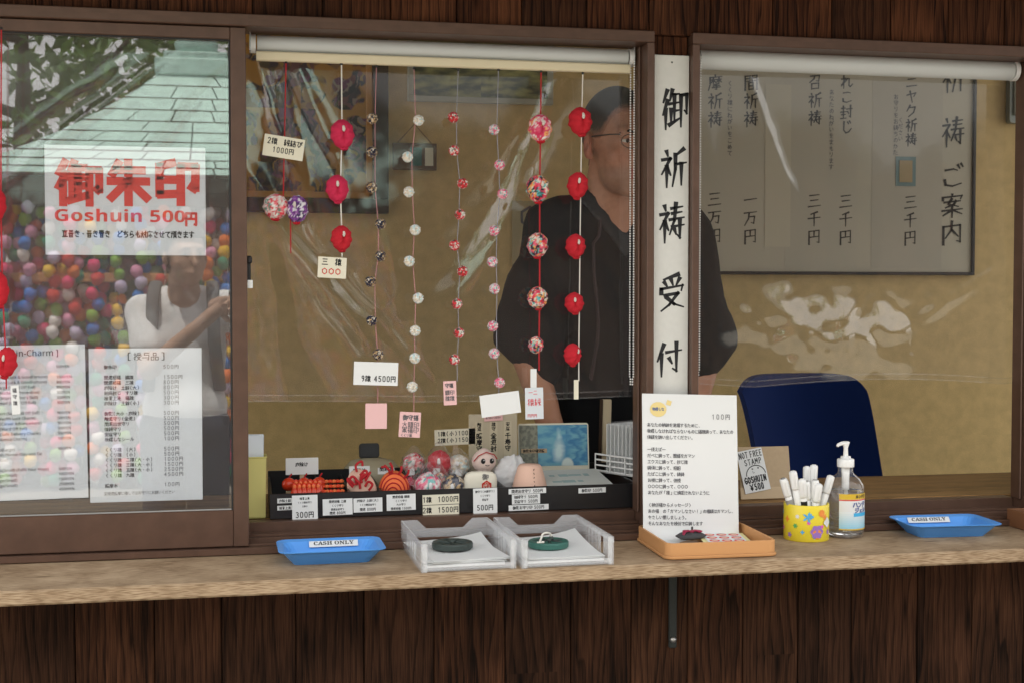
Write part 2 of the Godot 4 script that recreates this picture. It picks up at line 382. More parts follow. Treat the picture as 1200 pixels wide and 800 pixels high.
# an outline in the xy plane pushed out along z from -depth/2 to +depth/2
func slab(s: SurfaceTool, outline: PackedVector2Array, depth: float, at := Vector3.ZERO, basis := Basis()) -> void:
	var idx := Geometry2D.triangulate_polygon(outline)
	var h := depth * 0.5
	for k in range(0, idx.size(), 3):
		for z: float in [-h, h]:
			var v := []
			for e in 3:
				var q := outline[idx[k + e]]
				v.append(at + basis * Vector3(q.x, q.y, z))
			tri(s, v[0], v[1], v[2], basis * Vector3(0, 0, z))
	var turn := 0.0
	for i in outline.size():
		var a := outline[i]
		var b := outline[(i + 1) % outline.size()]
		turn += a.cross(b)
	for i in outline.size():
		var a := outline[i]
		var b := outline[(i + 1) % outline.size()]
		var n := Vector2(b.y - a.y, a.x - b.x) * signf(turn)
		quad(s, at + basis * Vector3(a.x, a.y, -h), at + basis * Vector3(b.x, b.y, -h), at + basis * Vector3(b.x, b.y, h), at + basis * Vector3(a.x, a.y, h), basis * Vector3(n.x, n.y, 0))

func rounded(w: float, h: float, r: float, seg := 4) -> PackedVector2Array:
	var out := PackedVector2Array()
	for c in 4:
		var cx: float = (w * 0.5 - r) * (1.0 if c == 0 or c == 3 else -1.0)
		var cy: float = (h * 0.5 - r) * (1.0 if c < 2 else -1.0)
		for k in seg + 1:
			var t := PI * 0.5 * (c + float(k) / seg)
			out.append(Vector2(cx + r * cos(t), cy + r * sin(t)))
	return out

# rings of equal length joined one after the other; the last and the first may be capped
func loft(s: SurfaceTool, rings: Array, cap_first := true, cap_last := true) -> void:
	s.set_smooth_group(FLAT)
	var n: int = rings[0].size()
	var mids := []
	for r: Array in rings:
		var m := Vector3.ZERO
		for v: Vector3 in r:
			m += v
		mids.append(m / n)
	var t := []
	for i in rings.size() - 1:
		for k in n:
			var k2 := (k + 1) % n
			t.append_array([rings[i][k], rings[i][k2], rings[i + 1][k2], rings[i][k], rings[i + 1][k2], rings[i + 1][k]])
	var l := rings.size() - 1
	for k in n:
		if cap_first:
			t.append_array([mids[0], rings[0][(k + 1) % n], rings[0][k]])
		if cap_last:
			t.append_array([mids[l], rings[l][k], rings[l][(k + 1) % n]])
	var volume := 0.0
	for k in range(0, t.size(), 3):
		volume += (t[k] - mids[0]).dot((t[k + 1] - mids[0]).cross(t[k + 2] - mids[0]))
	for k in range(0, t.size(), 3):
		s.add_vertex(t[k])
		s.add_vertex(t[k + 2 if volume > 0 else k + 1])
		s.add_vertex(t[k + 1 if volume > 0 else k + 2])

# a sheet: f(u, v) -> Vector3, given a thickness along n
func sheet(nu: int, nv: int, f: Callable, n: Vector3, thick: float) -> ArrayMesh:
	var s := tool()
	var g := []
	for j in nv + 1:
		var row := []
		for i in nu + 1:
			row.append(f.call(float(i) / nu, float(j) / nv))
		g.append(row)
	for side in 2:
		s.set_smooth_group(4 + side)
		var o := n * (thick * 0.5 if side == 0 else -thick * 0.5)
		for j in nv:
			for i in nu:
				quad(s, g[j][i] + o, g[j][i + 1] + o, g[j + 1][i + 1] + o, g[j + 1][i] + o, o)
	s.set_smooth_group(FLAT)
	var o := n * thick * 0.5
	for i in nu:
		quad(s, g[0][i] - o, g[0][i + 1] - o, g[0][i + 1] + o, g[0][i] + o, g[0][i] - g[1][i])
		quad(s, g[nv][i] - o, g[nv][i + 1] - o, g[nv][i + 1] + o, g[nv][i] + o, g[nv][i] - g[nv - 1][i])
	for j in nv:
		quad(s, g[j][0] - o, g[j + 1][0] - o, g[j + 1][0] + o, g[j][0] + o, g[j][0] - g[j][1])
		quad(s, g[j][nu] - o, g[j + 1][nu] - o, g[j + 1][nu] + o, g[j][nu] + o, g[j][nu] - g[j][nu - 1])
	return done(s)

# ---------- lettering ----------
func strokes_of(ch: String, depth := 0) -> Array:
	if STROKES.has(ch):
		return STROKES[ch]
	if BUILT.has(ch) or BUILT_MORE.has(ch):
		var out := []
		for c: Array in BUILT.get(ch, BUILT_MORE.get(ch)):
			for st: Array in strokes_of(c[0], depth + 1):
				var q := []
				for k in range(0, st.size(), 2):
					q.append(c[1] + st[k] * (c[3] - c[1]) / 100.0)
					q.append(c[2] + st[k + 1] * (c[4] - c[2]) / 100.0)
				out.append(q)
		return out
	# a rarer character: built from two of the components above
	var c := ch.unicode_at(0)
	if c < 0x4e00 or depth > 0:
		return []
	var left: Array = ["扌", "糸", "礻", "亻", "金", "口", "木", "女"]
	var right: Array = ["日", "寿", "袁", "畐", "土", "受", "斤", "頁", "内"]
	BUILT_MORE[ch] = [[left[c % 8], 0, 0, 40, 100], [right[c % 9], 42, 0, 100, 100]]
	return strokes_of(ch)

# draws one character into the square at (x, y), y up, top-left corner
func glyph(s: SurfaceTool, ch: String, x: float, y: float, w: float, h: float, thick: float, brush := 0.0, bend = null) -> void:
	for st: Array in strokes_of(ch):
		var pts := []
		for k in range(0, st.size(), 2):
			pts.append(Vector2(x + st[k] * w / 100.0, y - st[k + 1] * h / 100.0 + (0.13 * (st[k] - 50.0) / 100.0 * h if brush > 0.0 else 0.0)))
		var total := 0.0
		for i in pts.size() - 1:
			total += pts[i].distance_to(pts[i + 1])
		var run := 0.0
		for i in pts.size() - 1:
			var a: Vector2 = pts[i]
			var b: Vector2 = pts[i + 1]
			var d := (b - a)
			if d.length() < 1e-7:
				continue
			var n := d.normalized().orthogonal()
			var e := d.normalized() * thick * 0.32
			var ta := thick * (1.0 - brush * 0.75 * run / total) * 0.5
			run += d.length()
			var tb := thick * (1.0 - brush * 0.75 * run / total) * 0.5
			if brush > 0.0 and absf(d.y) < absf(d.x) * 0.35:
				ta *= 0.72
				tb *= 0.85
			var vs := [a - e + n * ta, b + e + n * tb, b + e - n * tb, a - e - n * ta]
			var v3 := []
			for v: Vector2 in vs:
				v3.append(bend.call(v) if bend != null else Vector3(v.x, v.y, 0))
			quad(s, v3[0], v3[1], v3[2], v3[3], Vector3(0, 0, 1))

func row(s: SurfaceTool, text: String, x: float, y: float, h: float, thick: float, wide := 1.0, gap := 0.08, bend = null) -> float:
	for i in text.length():
		var ch := text[i]
		var w := h * wide
		if ch == " ":
			x += w * 0.5
			continue
		if ch == "　":
			x += w * (1.0 + gap)
			continue
		if "0123456789()".contains(ch):
			w *= 0.72
		glyph(s, ch, x, y, w, h, thick, 0.0, bend)
		x += w * (1.0 + gap)
	return x

func column(s: SurfaceTool, text: String, x: float, y: float, h: float, thick: float, pitch: float, brush := 0.6) -> void:
	for i in text.length():
		if text[i] != " ":
			glyph(s, text[i], x - h * 0.5, y - i * pitch, h, h, thick, brush)

func print_mesh(text: String, height: float, font: Font, align := HORIZONTAL_ALIGNMENT_LEFT, spacing := 0.0) -> TextMesh:
	var t := TextMesh.new()
	t.text = text
	t.font = font
	t.font_size = 48
	t.pixel_size = height / 48.0
	t.depth = 0.0004
	t.curve_step = 6.0
	t.horizontal_alignment = align
	t.vertical_alignment = VERTICAL_ALIGNMENT_TOP
	t.line_spacing = spacing
	return t

func system_font(called: String, bold := false) -> SystemFont:
	var f := SystemFont.new()
	f.font_names = PackedStringArray([called])
	f.font_weight = 700 if bold else 400
	return f

# ---------- soft bodies: tapered capsules and ellipsoids joined by a smooth minimum ----------
func cap(a: Vector3, b: Vector3, ra: float, rb: float, k := 0.03) -> Array:
	return [0, a, b - a, ra, rb, k, maxf((b - a).length_squared(), 1e-9)]

func ell(c: Vector3, r: Vector3, k := 0.02, basis := Basis()) -> Array:
	return [1, c, r, basis.inverse(), 0, k]

func cut(c: Vector3, r: Vector3, k := 0.01, basis := Basis()) -> Array:
	return [2, c, r, basis.inverse(), 0, k]

func field(prims: Array, p: Vector3) -> float:
	var d := 10.0
	for q: Array in prims:
		var e := 0.0
		if q[0] == 0:
			var pa: Vector3 = p - q[1]
			var t := clampf(pa.dot(q[2]) / q[6], 0.0, 1.0)
			e = (pa - q[2] * t).length() - lerpf(q[3], q[4], t)
		else:
			var v: Vector3 = q[3] * (p - q[1])
			var r: Vector3 = q[2]
			var k0 := (v / r).length()
			var k1 := (v / (r * r)).length()
			e = k0 * (k0 - 1.0) / maxf(k1, 1e-6)
		var k: float = q[5]
		if q[0] == 2:
			e = -e
			var hs := maxf(k - absf(d - e), 0.0) / k
			d = maxf(d, e) + hs * hs * k * 0.25
		else:
			var hs := maxf(k - absf(d - e), 0.0) / k
			d = minf(d, e) - hs * hs * k * 0.25
	return d

# surface nets over f between lo and hi; returns [vertices, normals, indices]
func nets(f: Callable, lo: Vector3, hi: Vector3, cell: float) -> Array:
	var n := Vector3i(((hi - lo) / cell).ceil())
	var B := 4
	n = Vector3i(ceili(n.x / 4.0), ceili(n.y / 4.0), ceili(n.z / 4.0)) * B
	var sx := n.x + 1
	var sxy := sx * (n.y + 1)
	var val := PackedFloat32Array()
	val.resize(sxy * (n.z + 1))
	val.fill(1e6)
	var live := []
	for bz in n.z / B:
		for by in n.y / B:
			for bx in n.x / B:
				var c := lo + Vector3(bx + 0.5, by + 0.5, bz + 0.5) * cell * B
				if absf(f.call(c)) > cell * B * 1.25:
					continue
				live.append(Vector3i(bx, by, bz) * B)
				for z in range(bz * B, bz * B + B + 1):
					for y in range(by * B, by * B + B + 1):
						for x in range(bx * B, bx * B + B + 1):
							var at := x + y * sx + z * sxy
							if val[at] > 9e5:
								val[at] = f.call(lo + Vector3(x, y, z) * cell)
	var vid := {}
	var verts := PackedVector3Array()
	var corner := []
	for k in 8:
		corner.append(Vector3i(k & 1, (k >> 1) & 1, (k >> 2) & 1))
	for b: Vector3i in live:
		for z in range(b.z, b.z + B):
			for y in range(b.y, b.y + B):
				for x in range(b.x, b.x + B):
					var at := x + y * sx + z * sxy
					var vs := [val[at], val[at + 1], val[at + sx], val[at + sx + 1], val[at + sxy], val[at + sxy + 1], val[at + sxy + sx], val[at + sxy + sx + 1]]
					var neg := 0
					for k in 8:
						if vs[k] < 0:
							neg += 1
					if neg == 0 or neg == 8:
						continue
					var sum := Vector3.ZERO
					var cnt := 0
					for i in 8:
						for e in [1, 2, 4]:
							if i & e == 0:
								var j: int = i | e
								if (vs[i] < 0) != (vs[j] < 0):
									var t: float = vs[i] / (vs[i] - vs[j])
									sum += Vector3(corner[i]).lerp(Vector3(corner[j]), t)
									cnt += 1
					vid[at] = verts.size()
					verts.append(lo + (Vector3(x, y, z) + sum / cnt) * cell)
	var index := PackedInt32Array()
	var steps := [[1, sx, sxy], [sx, sxy, 1], [sxy, 1, sx]]
	for b: Vector3i in live:
		for z in range(b.z, b.z + B):
			for y in range(b.y, b.y + B):
				for x in range(b.x, b.x + B):
					var at := x + y * sx + z * sxy
					for q: Array in steps:
						var o: int = at + q[0]
						if val[o] > 9e5 or (val[at] < 0) == (val[o] < 0):
							continue
						var a = vid.get(at)
						var c = vid.get(at - q[1])
						var d = vid.get(at - q[2])
						var e = vid.get(at - q[1] - q[2])
						if a == null or c == null or d == null or e == null:
							continue
						if val[at] < 0:
							index.append_array(PackedInt32Array([a, e, c, a, d, e]))
						else:
							index.append_array(PackedInt32Array([a, c, e, a, e, d]))
	var normals := PackedVector3Array()
	normals.resize(verts.size())
	for k in range(0, index.size(), 3):
		var m := -(verts[index[k + 1]] - verts[index[k]]).cross(verts[index[k + 2]] - verts[index[k]])
		for e in 3:
			normals[index[k + e]] += m
	for k in normals.size():
		normals[k] = normals[k].normalized()
	return [verts, normals, index]

func joined(nets_list: Array, paint = null) -> ArrayMesh:
	var v := PackedVector3Array()
	var n := PackedVector3Array()
	var ix := PackedInt32Array()
	for g: Array in nets_list:
		var base := v.size()
		v.append_array(g[0])
		n.append_array(g[1])
		for k: int in g[2]:
			ix.append(k + base)
	var arrays := []
	arrays.resize(Mesh.ARRAY_MAX)
	arrays[Mesh.ARRAY_VERTEX] = v
	arrays[Mesh.ARRAY_NORMAL] = n
	arrays[Mesh.ARRAY_INDEX] = ix
	if paint != null:
		var c := PackedColorArray()
		for k in v.size():
			c.append(paint.call(v[k]))
		arrays[Mesh.ARRAY_COLOR] = c
	var m := ArrayMesh.new()
	m.add_surface_from_arrays(Mesh.PRIMITIVE_TRIANGLES, arrays)
	return m

# ---------- materials ----------
func wood_maps(key: String, w: int, h: int, dark: Color, mid: Color, light: Color, rings: float, along: bool, s: int, rough: float, knots := 5, relief := 0.12, ring_share := 0.5, fine_share := 0.62, patch_share := 0.40) -> StandardMaterial3D:
	var n1 := noise(FastNoiseLite.TYPE_SIMPLEX_SMOOTH, 1.0, s, 3)
	var n2 := noise(FastNoiseLite.TYPE_SIMPLEX, 1.0, s + 1, 2)
	var spots := []
	var r := RandomNumberGenerator.new()
	r.seed = s
	for k in knots:
		spots.append([r.randf(), r.randf(), r.randf_range(0.012, 0.03)])
	var im := Image.create(w, h, false, Image.FORMAT_RGB8)
	var hm := Image.create(w, h, false, Image.FORMAT_RGB8)
	for y in h:
		for x in w:
			var u := (x + 0.5) / w
			var v := (y + 0.5) / h
			var a := u if not along else v      # across the grain
			var b := v if not along else u      # along the grain
			# the pattern is folded so that it repeats without a seam
			var bb := absf(b * 2.0 - 1.0)
			var aa := a + n1.get_noise_2d(a * 3.0, bb * 0.9) * 0.055
			var knot := 0.0
			for q: Array in spots:
				var da: float = a - q[0]
				var db: float = (b - q[1]) * 0.55
				var dd: float = sqrt(da * da + db * db)
				aa += signf(da) * q[2] * exp(-dd * dd / (q[2] * q[2] * 9.0)) * 1.2
				knot = maxf(knot, exp(-dd * dd / (q[2] * q[2] * 0.5)))
			var ring := fposmod(aa * rings + n1.get_noise_2d(a * 9.0, bb * 1.2 + 7.0) * 0.35, 1.0)
			var grain := pow(ring, 3.0) * (1.0 - smoothstep(0.93, 1.0, ring))
			var fine := n2.get_noise_2d(a * 150.0, bb * (5.0 if not along else 7.5))
			var patch := n1.get_noise_2d(a * 2.0 + 11.0, bb * 2.0)
			var t := clampf(0.35 + ring_share * 0.5 - grain * ring_share + fine * fine_share + patch * patch_share, 0.0, 1.0)
			var c := dark.lerp(mid, minf(t * 2.0, 1.0)).lerp(light, maxf(t * 2.0 - 1.0, 0.0))
			c = c.lerp(dark * 0.7, knot * 0.9)
			im.set_pixel(x, y, c.linear_to_srgb())
			var e := clampf(0.70 - grain * 0.5 + fine * 0.5 - knot * 0.3, 0.0, 1.0)
			hm.set_pixel(x, y, Color(e, e, e))
	var m := mat(key, 1, 1, 1, rough)
	m.albedo_texture = ImageTexture.create_from_image(im)
	m.heightmap_enabled = true
	m.heightmap_texture = ImageTexture.create_from_image(hm)
	m.heightmap_scale = relief
	m.metallic_specular = 0.22
	return m

func speckled(key: String, base: Color, amount: float, freq: float, s: int, rough: float, relief := 0.0, scale := 1.0) -> StandardMaterial3D:
	var n1 := noise(FastNoiseLite.TYPE_SIMPLEX, freq, s, 4)
	var n2 := noise(FastNoiseLite.TYPE_SIMPLEX_SMOOTH, freq * 0.06, s + 3, 3)
	var hm := Image.create(512, 512, false, Image.FORMAT_RGB8)
	var im := Image.create(512, 512, false, Image.FORMAT_RGB8)
	for y in 512:
		for x in 512:
			var a := n1.get_noise_2d(x, y)
			var k := 1.0 + amount * (a * 1.4 + n2.get_noise_2d(x, y) * 0.8)
			im.set_pixel(x, y, Color(base.r * k, base.g * k, base.b * k).linear_to_srgb())
			hm.set_pixel(x, y, Color(0.5 + a * 0.5, 0, 0))
	var m := mat(key, 1, 1, 1, rough)
	m.albedo_texture = ImageTexture.create_from_image(im)
	m.uv1_triplanar = true
	m.uv1_world_triplanar = true
	m.uv1_scale = Vector3.ONE * scale
	if relief > 0.0:
		m.heightmap_enabled = true
		m.heightmap_texture = ImageTexture.create_from_image(hm)
		m.heightmap_scale = relief
	return m

func make_materials() -> void:
	wood_maps("cedar_a", 320, 900, Color(0.009, 0.0042, 0.003), Color(0.050, 0.0190, 0.0092), Color(0.104, 0.041, 0.0190), 22.0, false, 3, 0.80, 7, 0.10, 0.62, 0.34)
	wood_maps("cedar_b", 320, 900, Color(0.0065, 0.0034, 0.0022), Color(0.040, 0.0175, 0.0090), Color(0.092, 0.0400, 0.0205), 24.0, false, 19, 0.82, 9, 0.10, 0.50, 0.30)
	wood_maps("counter_wood", 1200, 360, Color(0.21, 0.138, 0.080), Color(0.395, 0.285, 0.180), Color(0.51, 0.385, 0.255), 34.0, true, 31, 0.62, 3, 0.02, 0.16, 0.52, 0.42)
	wood_maps("desk_wood", 700, 260, Color(0.13, 0.07, 0.025), Color(0.25, 0.14, 0.055), Color(0.33, 0.19, 0.08), 8.0, true, 41, 0.4, 0, 0.01)
	wood_maps("tray_wood", 500, 200, Color(0.40, 0.175, 0.062), Color(0.52, 0.255, 0.100), Color(0.60, 0.32, 0.14), 10.0, true, 53, 0.42, 0, 0.006)
	speckled("juraku_wall", Color(0.66, 0.485, 0.225), 0.16, 0.2, 5, 0.9, 0.10, 2.2)
	speckled("plaster", Color(0.80, 0.78, 0.72), 0.05, 0.05, 8, 0.9)
	speckled("paving", Color(0.21, 0.195, 0.17), 0.25, 0.12, 12, 0.9, 0.1, 0.6)
	speckled("verdigris", Color(0.40, 0.57, 0.51), 0.16, 0.02, 15, 0.6, 0.0, 0.7)
	speckled("kraft", Color(0.47, 0.35, 0.22), 0.08, 0.3, 16, 0.85, 0.0, 8.0)
	var al := speckled("brown_frame", Color(0.104, 0.056, 0.037), 0.12, 0.02, 22, 0.42, 0.0, 1.5)
	al.metallic = 0.25
	mat("black_rubber", 0.012, 0.012, 0.012, 0.6)
	mat("paper", 0.74, 0.75, 0.74, 0.7)
	mat("sheet_paper", 0.62, 0.66, 0.69, 0.6)  # white paper with the shade behind the glass put into its colour
	mat("cream_paper", 0.72, 0.68, 0.54, 0.75)
	mat("pink_paper", 0.76, 0.47, 0.46, 0.75)
	mat("ink", 0.012, 0.012, 0.014, 0.7)
	mat("grey_ink", 0.14, 0.14, 0.15, 0.7)
	mat("red_ink", 0.62, 0.035, 0.02, 0.7)
	mat("pink_ink", 0.70, 0.09, 0.11, 0.7)
	mat("yellow_ink", 0.85, 0.62, 0.12, 0.7)
	mat("blind_grey", 0.55, 0.57, 0.56, 0.7)
	mat("blind_cream", 0.70, 0.62, 0.43, 0.45)
	mat("white_plastic", 0.80, 0.80, 0.78, 0.35)
	mat("grey_plastic", 0.30, 0.30, 0.29, 0.45)
	mat("steel", 0.45, 0.45, 0.44, 0.35, 0.9)
	mat("bracket_iron", 0.022, 0.026, 0.024, 0.7, 0.2)
	mat("blue_plastic", 0.095, 0.33, 0.80, 0.38)
	mat("black_lacquer", 0.010, 0.010, 0.011, 0.35)
	mat("white_cord", 0.74, 0.71, 0.64, 0.9)
	mat("red_cord", 0.42, 0.010, 0.016, 0.8)
	mat("pink_cord", 0.55, 0.25, 0.26, 0.9)
	mat("grey_cord", 0.30, 0.30, 0.34, 0.9)
	mat("red_cloth", 0.50, 0.024, 0.036, 0.95)
	mat("crimson_cloth", 0.56, 0.032, 0.085, 0.95)
	mat("orange_red", 0.78, 0.07, 0.02, 0.55)
	mat("orange_cloth", 0.80, 0.17, 0.05, 0.8)
	mat("peach_cloth", 0.74, 0.48, 0.37, 0.85)
	mat("white_cloth", 0.74, 0.74, 0.74, 0.85)
	mat("navy_chair", 0.010, 0.032, 0.165, 0.65)
	mat("skin", 0.36, 0.165, 0.095, 0.55)
	mat("black_hair", 0.028, 0.022, 0.018, 0.7)
	mat("robe", 0.0065, 0.007, 0.0075, 0.9)
	mat("verdigris_iron", 0.035, 0.140, 0.110, 0.5, 0.1)
	mat("dark_iron", 0.035, 0.050, 0.045, 0.5, 0.1)
	mat("leaf_a", 0.07, 0.15, 0.03, 0.6)
	mat("bark", 0.10, 0.075, 0.05, 0.9)
	mat("dark_timber", 0.05, 0.032, 0.022, 0.7)
	for k: String in ["robe", "black_hair", "dark_timber", "red_cloth", "crimson_cloth", "navy_chair"]:
		mats[k].metallic_specular = 0.25
	# boards differ a little in tone
	for k: String in ["cedar_a", "cedar_b"]:
		for v in 4:
			var t: StandardMaterial3D = mats[k].duplicate()
			t.resource_name = "%s_tone_%d" % [k, v]
			t.albedo_color = lin([0.72, 0.88, 1.0, 1.2][v], [0.74, 0.86, 1.0, 1.14][v], [0.78, 0.86, 1.0, 1.1][v])
			mats[t.resource_name] = t
	tint_mat("printed_cloth")
	clear_mat("window_glass", 1, 1, 1, 0.010, 0.0)
	clear_mat("vinyl", 0.96, 0.97, 1, 0.008, 0.07)
	clear_mat("cellophane", 0.95, 0.96, 1.0, 0.04, 0.04)
	clear_mat("frosted", 0.86, 0.88, 0.90, 0.22, 0.25)
	for k: String in ["blue_plastic", "black_lacquer", "white_plastic"]:
		mats[k].clearcoat_enabled = false
	mats["leaf_a"].backlight_enabled = true
	mats["leaf_a"].backlight = lin(0.10, 0.16, 0.02)

# ---------- the room ----------
func slab_box(called: String, lo: Vector3, hi: Vector3, m: Material, parent: Node3D, bev := 0.001) -> MeshInstance3D:
	return part(called, box_mesh(hi - lo, bev), m, parent, (lo + hi) * 0.5)

func room() -> void:
	var wall := structure("wall_back")
	slab_box("plaster_face", Vector3(-1.6, 0.1, -2.2), Vector3(3.8, 2.9, -2.1), mats["juraku_wall"], wall)
	for sx in 2:
		var side := structure("wall_left" if sx == 0 else "wall_right")
		var x0 := -1.6 if sx == 0 else 3.7
		# unseen opening added in each side wall so daylight brightens the room
		slab_box("lower_wall", Vector3(x0, 0.1, -2.1), Vector3(x0 + 0.1, 0.5, -0.12), mats["plaster"], side)
		slab_box("upper_wall", Vector3(x0, 2.75, -2.1), Vector3(x0 + 0.1, 2.9, -0.12), mats["plaster"], side)
		slab_box("rear_wall", Vector3(x0, 0.5, -2.1), Vector3(x0 + 0.1, 2.75, -1.95), mats["plaster"], side)
		slab_box("front_wall", Vector3(x0, 0.5, -0.25), Vector3(x0 + 0.1, 2.75, -0.12), mats["plaster"], side)
		slab_box("added_opening_post", Vector3(x0 + 0.02, 0.5, -1.12), Vector3(x0 + 0.08, 2.75, -1.06), mats["dark_timber"], side)
	var floor_ := structure("floor")
	slab_box("boards", Vector3(-1.6, 0.0, -2.2), Vector3(3.8, 0.25, -0.055), mat("tatami", 0.46, 0.42, 0.25, 0.8), floor_)
	var ceiling := structure("ceiling")
	slab_box("ceiling_panel", Vector3(-1.6, 2.9, -2.2), Vector3(3.8, 2.96, -0.02), mats["plaster"], ceiling)
	# dark cupboard added behind the closed sash to darken what shows through
	var cup := thing("cupboard", "tall dark wooden cupboard added behind the closed sash as a dark backdrop", "cupboard", Vector3(-0.68, 0.25, -0.78))
	slab_box("carcass", Vector3(-0.64, 0.0, -0.20), Vector3(0.64, 2.2, 0.20), mats["dark_timber"], cup, 0.004)
	for k in 2:
		slab_box("door", Vector3(-0.63 + k * 0.635, 0.04, 0.2006), Vector3(-0.005 + k * 0.635, 2.16, 0.222), mats["dark_timber"], cup, 0.003)
		part("knob", ball_mesh(Vector3(0.014, 0.014, 0.014), 10), mats["steel"], cup, Vector3(-0.04 + k * 0.08, 1.0, 0.236))
	# the desk top that runs along the inside of the windows
	var desk := thing("inner_desk", "brown wooden desk top running along the inside of the windows", "desk", Vector3(0, 0, 0))
	var s := tool()
	box(s, Vector3(1.05, DESK - 0.016, -0.26), Vector3(5.1, 0.03, 0.34), 0.002, Basis(), Vector2(0.3, 0.3), Vector2(0.7, 2.0))
	part("desk_top", done(s), mats["desk_wood"], desk)
	for x: float in [-1.3, 1.4, 3.4]:
		slab_box("support", Vector3(x - 0.02, 0.1, -0.40), Vector3(x + 0.02, DESK - 0.031, -0.12), mats["dark_timber"], desk)

# ---------- the plank wall, the counter ----------
func plank(parent: Node3D, x0: float, x1: float, y0: float, y1: float, z: float, m: Material, gap := 0.0020) -> void:
	var s := tool()
	var off := Vector2(rng.randf_range(1.0, 3.0), rng.randf_range(0.0, 2.0))
	box(s, Vector3.ZERO, Vector3(x1 - x0 - gap, y1 - y0, 0.018), gap, Basis(), off, Vector2(2.6, 0.75))
	part("plank", done(s), mats["%s_tone_%d" % [m.resource_name, rng.randi() % 4]], parent, Vector3((x0 + x1) * 0.5, (y0 + y1) * 0.5, z - 0.009 + rng.randf_range(-0.0012, 0.0012)))

func front_wall() -> void:
	var wall := thing("plank_wall", "dark brown cedar plank wall of the shrine office around its windows", "wall")
	var xs := [-1.0754]
	while xs[-1] < 2.3:
		xs.append(xs[-1] + 0.1352 + rng.randf_range(-0.002, 0.002))
	for i in xs.size() - 1:
		plank(wall, xs[i], xs[i + 1], 2.006, 2.46, 0.024, mats["cedar_a"])
	# between the two windows
	plank(wall, 0.8260, 0.9065, 0.955, 2.006, 0.012, mats["cedar_a"])
	# below the counter
	var lo := [-1.05]
	while lo[-1] < 2.3:
		lo.append(lo[-1] + rng.randf_range(0.125, 0.158))
	for i in lo.size() - 1:
		plank(wall, lo[i], lo[i + 1], -0.02, 0.924, 0.0, mats["cedar_b"], 0.0019)
	# boards and studs behind the planks
	slab_box("backing_board", Vector3(-1.6, 0, -0.05), Vector3(3.8, 0.93, -0.02), mats["dark_timber"], wall)
	slab_box("backing_board", Vector3(-1.6, 2.012, -0.02), Vector3(3.8, 2.96, 0.004), mats["dark_timber"], wall)
	slab_box("backing_board", Vector3(-1.6, 0.93, -0.05), Vector3(-0.95, 2.012, 0.0), mats["dark_timber"], wall)
	slab_box("backing_board", Vector3(1.735, 0.93, -0.05), Vector3(3.8, 2.012, 0.0), mats["dark_timber"], wall)
	slab_box("post", Vector3(0.832, 0.93, -0.10), Vector3(0.902, 2.3, -0.008), mats["dark_timber"], wall)
	slab_box("beam", Vector3(-1.6, 2.115, 0.026), Vector3(3.8, 2.20, 0.07), mats["dark_timber"], wall, 0.004)
	# the eave that keeps sky and sun off the counter
	var eave := thing("eave", "dark timber eave with rafters above the plank wall", "roof")
	var tilt := Basis(Vector3.RIGHT, 0.34)
	part("soffit", box_mesh(Vector3(6.4, 0.03, 0.72), 0.002), mats["dark_timber"], eave, Vector3(0.9, 2.435, 0.36), tilt)
	part("roofing", box_mesh(Vector3(6.6, 0.05, 0.80), 0.004), mats["verdigris"], eave, Vector3(0.9, 2.485, 0.385), tilt)
	for k in 13:
		part("rafter", box_mesh(Vector3(0.05, 0.05, 0.68), 0.003), mats["dark_timber"], eave, Vector3(-2.1 + k * 0.5, 2.390, 0.36), tilt)
	part("fascia", box_mesh(Vector3(6.6, 0.11, 0.03), 0.003), mats["dark_timber"], eave, Vector3(0.9, 2.310, 0.735))
	# the roof goes on over the room
	part("roof_slope", box_mesh(Vector3(6.6, 0.06, 3.2), 0.004), mats["verdigris"], eave, Vector3(0.9, 3.10, -2.4), Basis(Vector3.RIGHT, -0.10))
	# the counter
	var counter := thing("counter_shelf", "worn pale wooden counter shelf below the windows", "counter")
	var s := tool()
	box(s, Vector3(0.7, COUNTER - 0.0137, 0.1395), Vector3(4.2, 0.0272, 0.277), 0.0035, Basis(), Vector2(1.2, 0.4), Vector2(1.7, 3.6))
	part("board", done(s), mats["counter_wood"], counter)
	var br := thing("shelf_bracket", "narrow dark iron strap bracket with a bolt under the counter", "bracket", Vector3(0.8800, 0, 0.0))
	var b := tool()
	box(b, Vector3(0, 0.815, 0.006), Vector3(0.017, 0.205, 0.009), 0.002)
	box(b, Vector3(0, 0.920, 0.10), Vector3(0.017, 0.007, 0.19), 0.002)
	part("strap", done(b), mats["bracket_iron"], br)
	part("bolt", lathe_mesh([Vector2(0.0, 0.0), Vector2(0.007, 0.0), Vector2(0.0065, 0.003), Vector2(0.0, 0.0045)], 10), mats["steel"], br, Vector3(0, 0.731, 0.0105), Basis(Vector3.RIGHT, PI / 2))

# ---------- the two windows ----------
func bar(parent: Node3D, called: String, x0: float, x1: float, y0: float, y1: float, z0: float, z1: float, m: Material, bev := 0.0015) -> MeshInstance3D:
	return part(called, box_mesh(Vector3(x1 - x0, y1 - y0, z1 - z0), bev), m, parent, Vector3(x0 + x1, y0 + y1, z0 + z1) * 0.5)

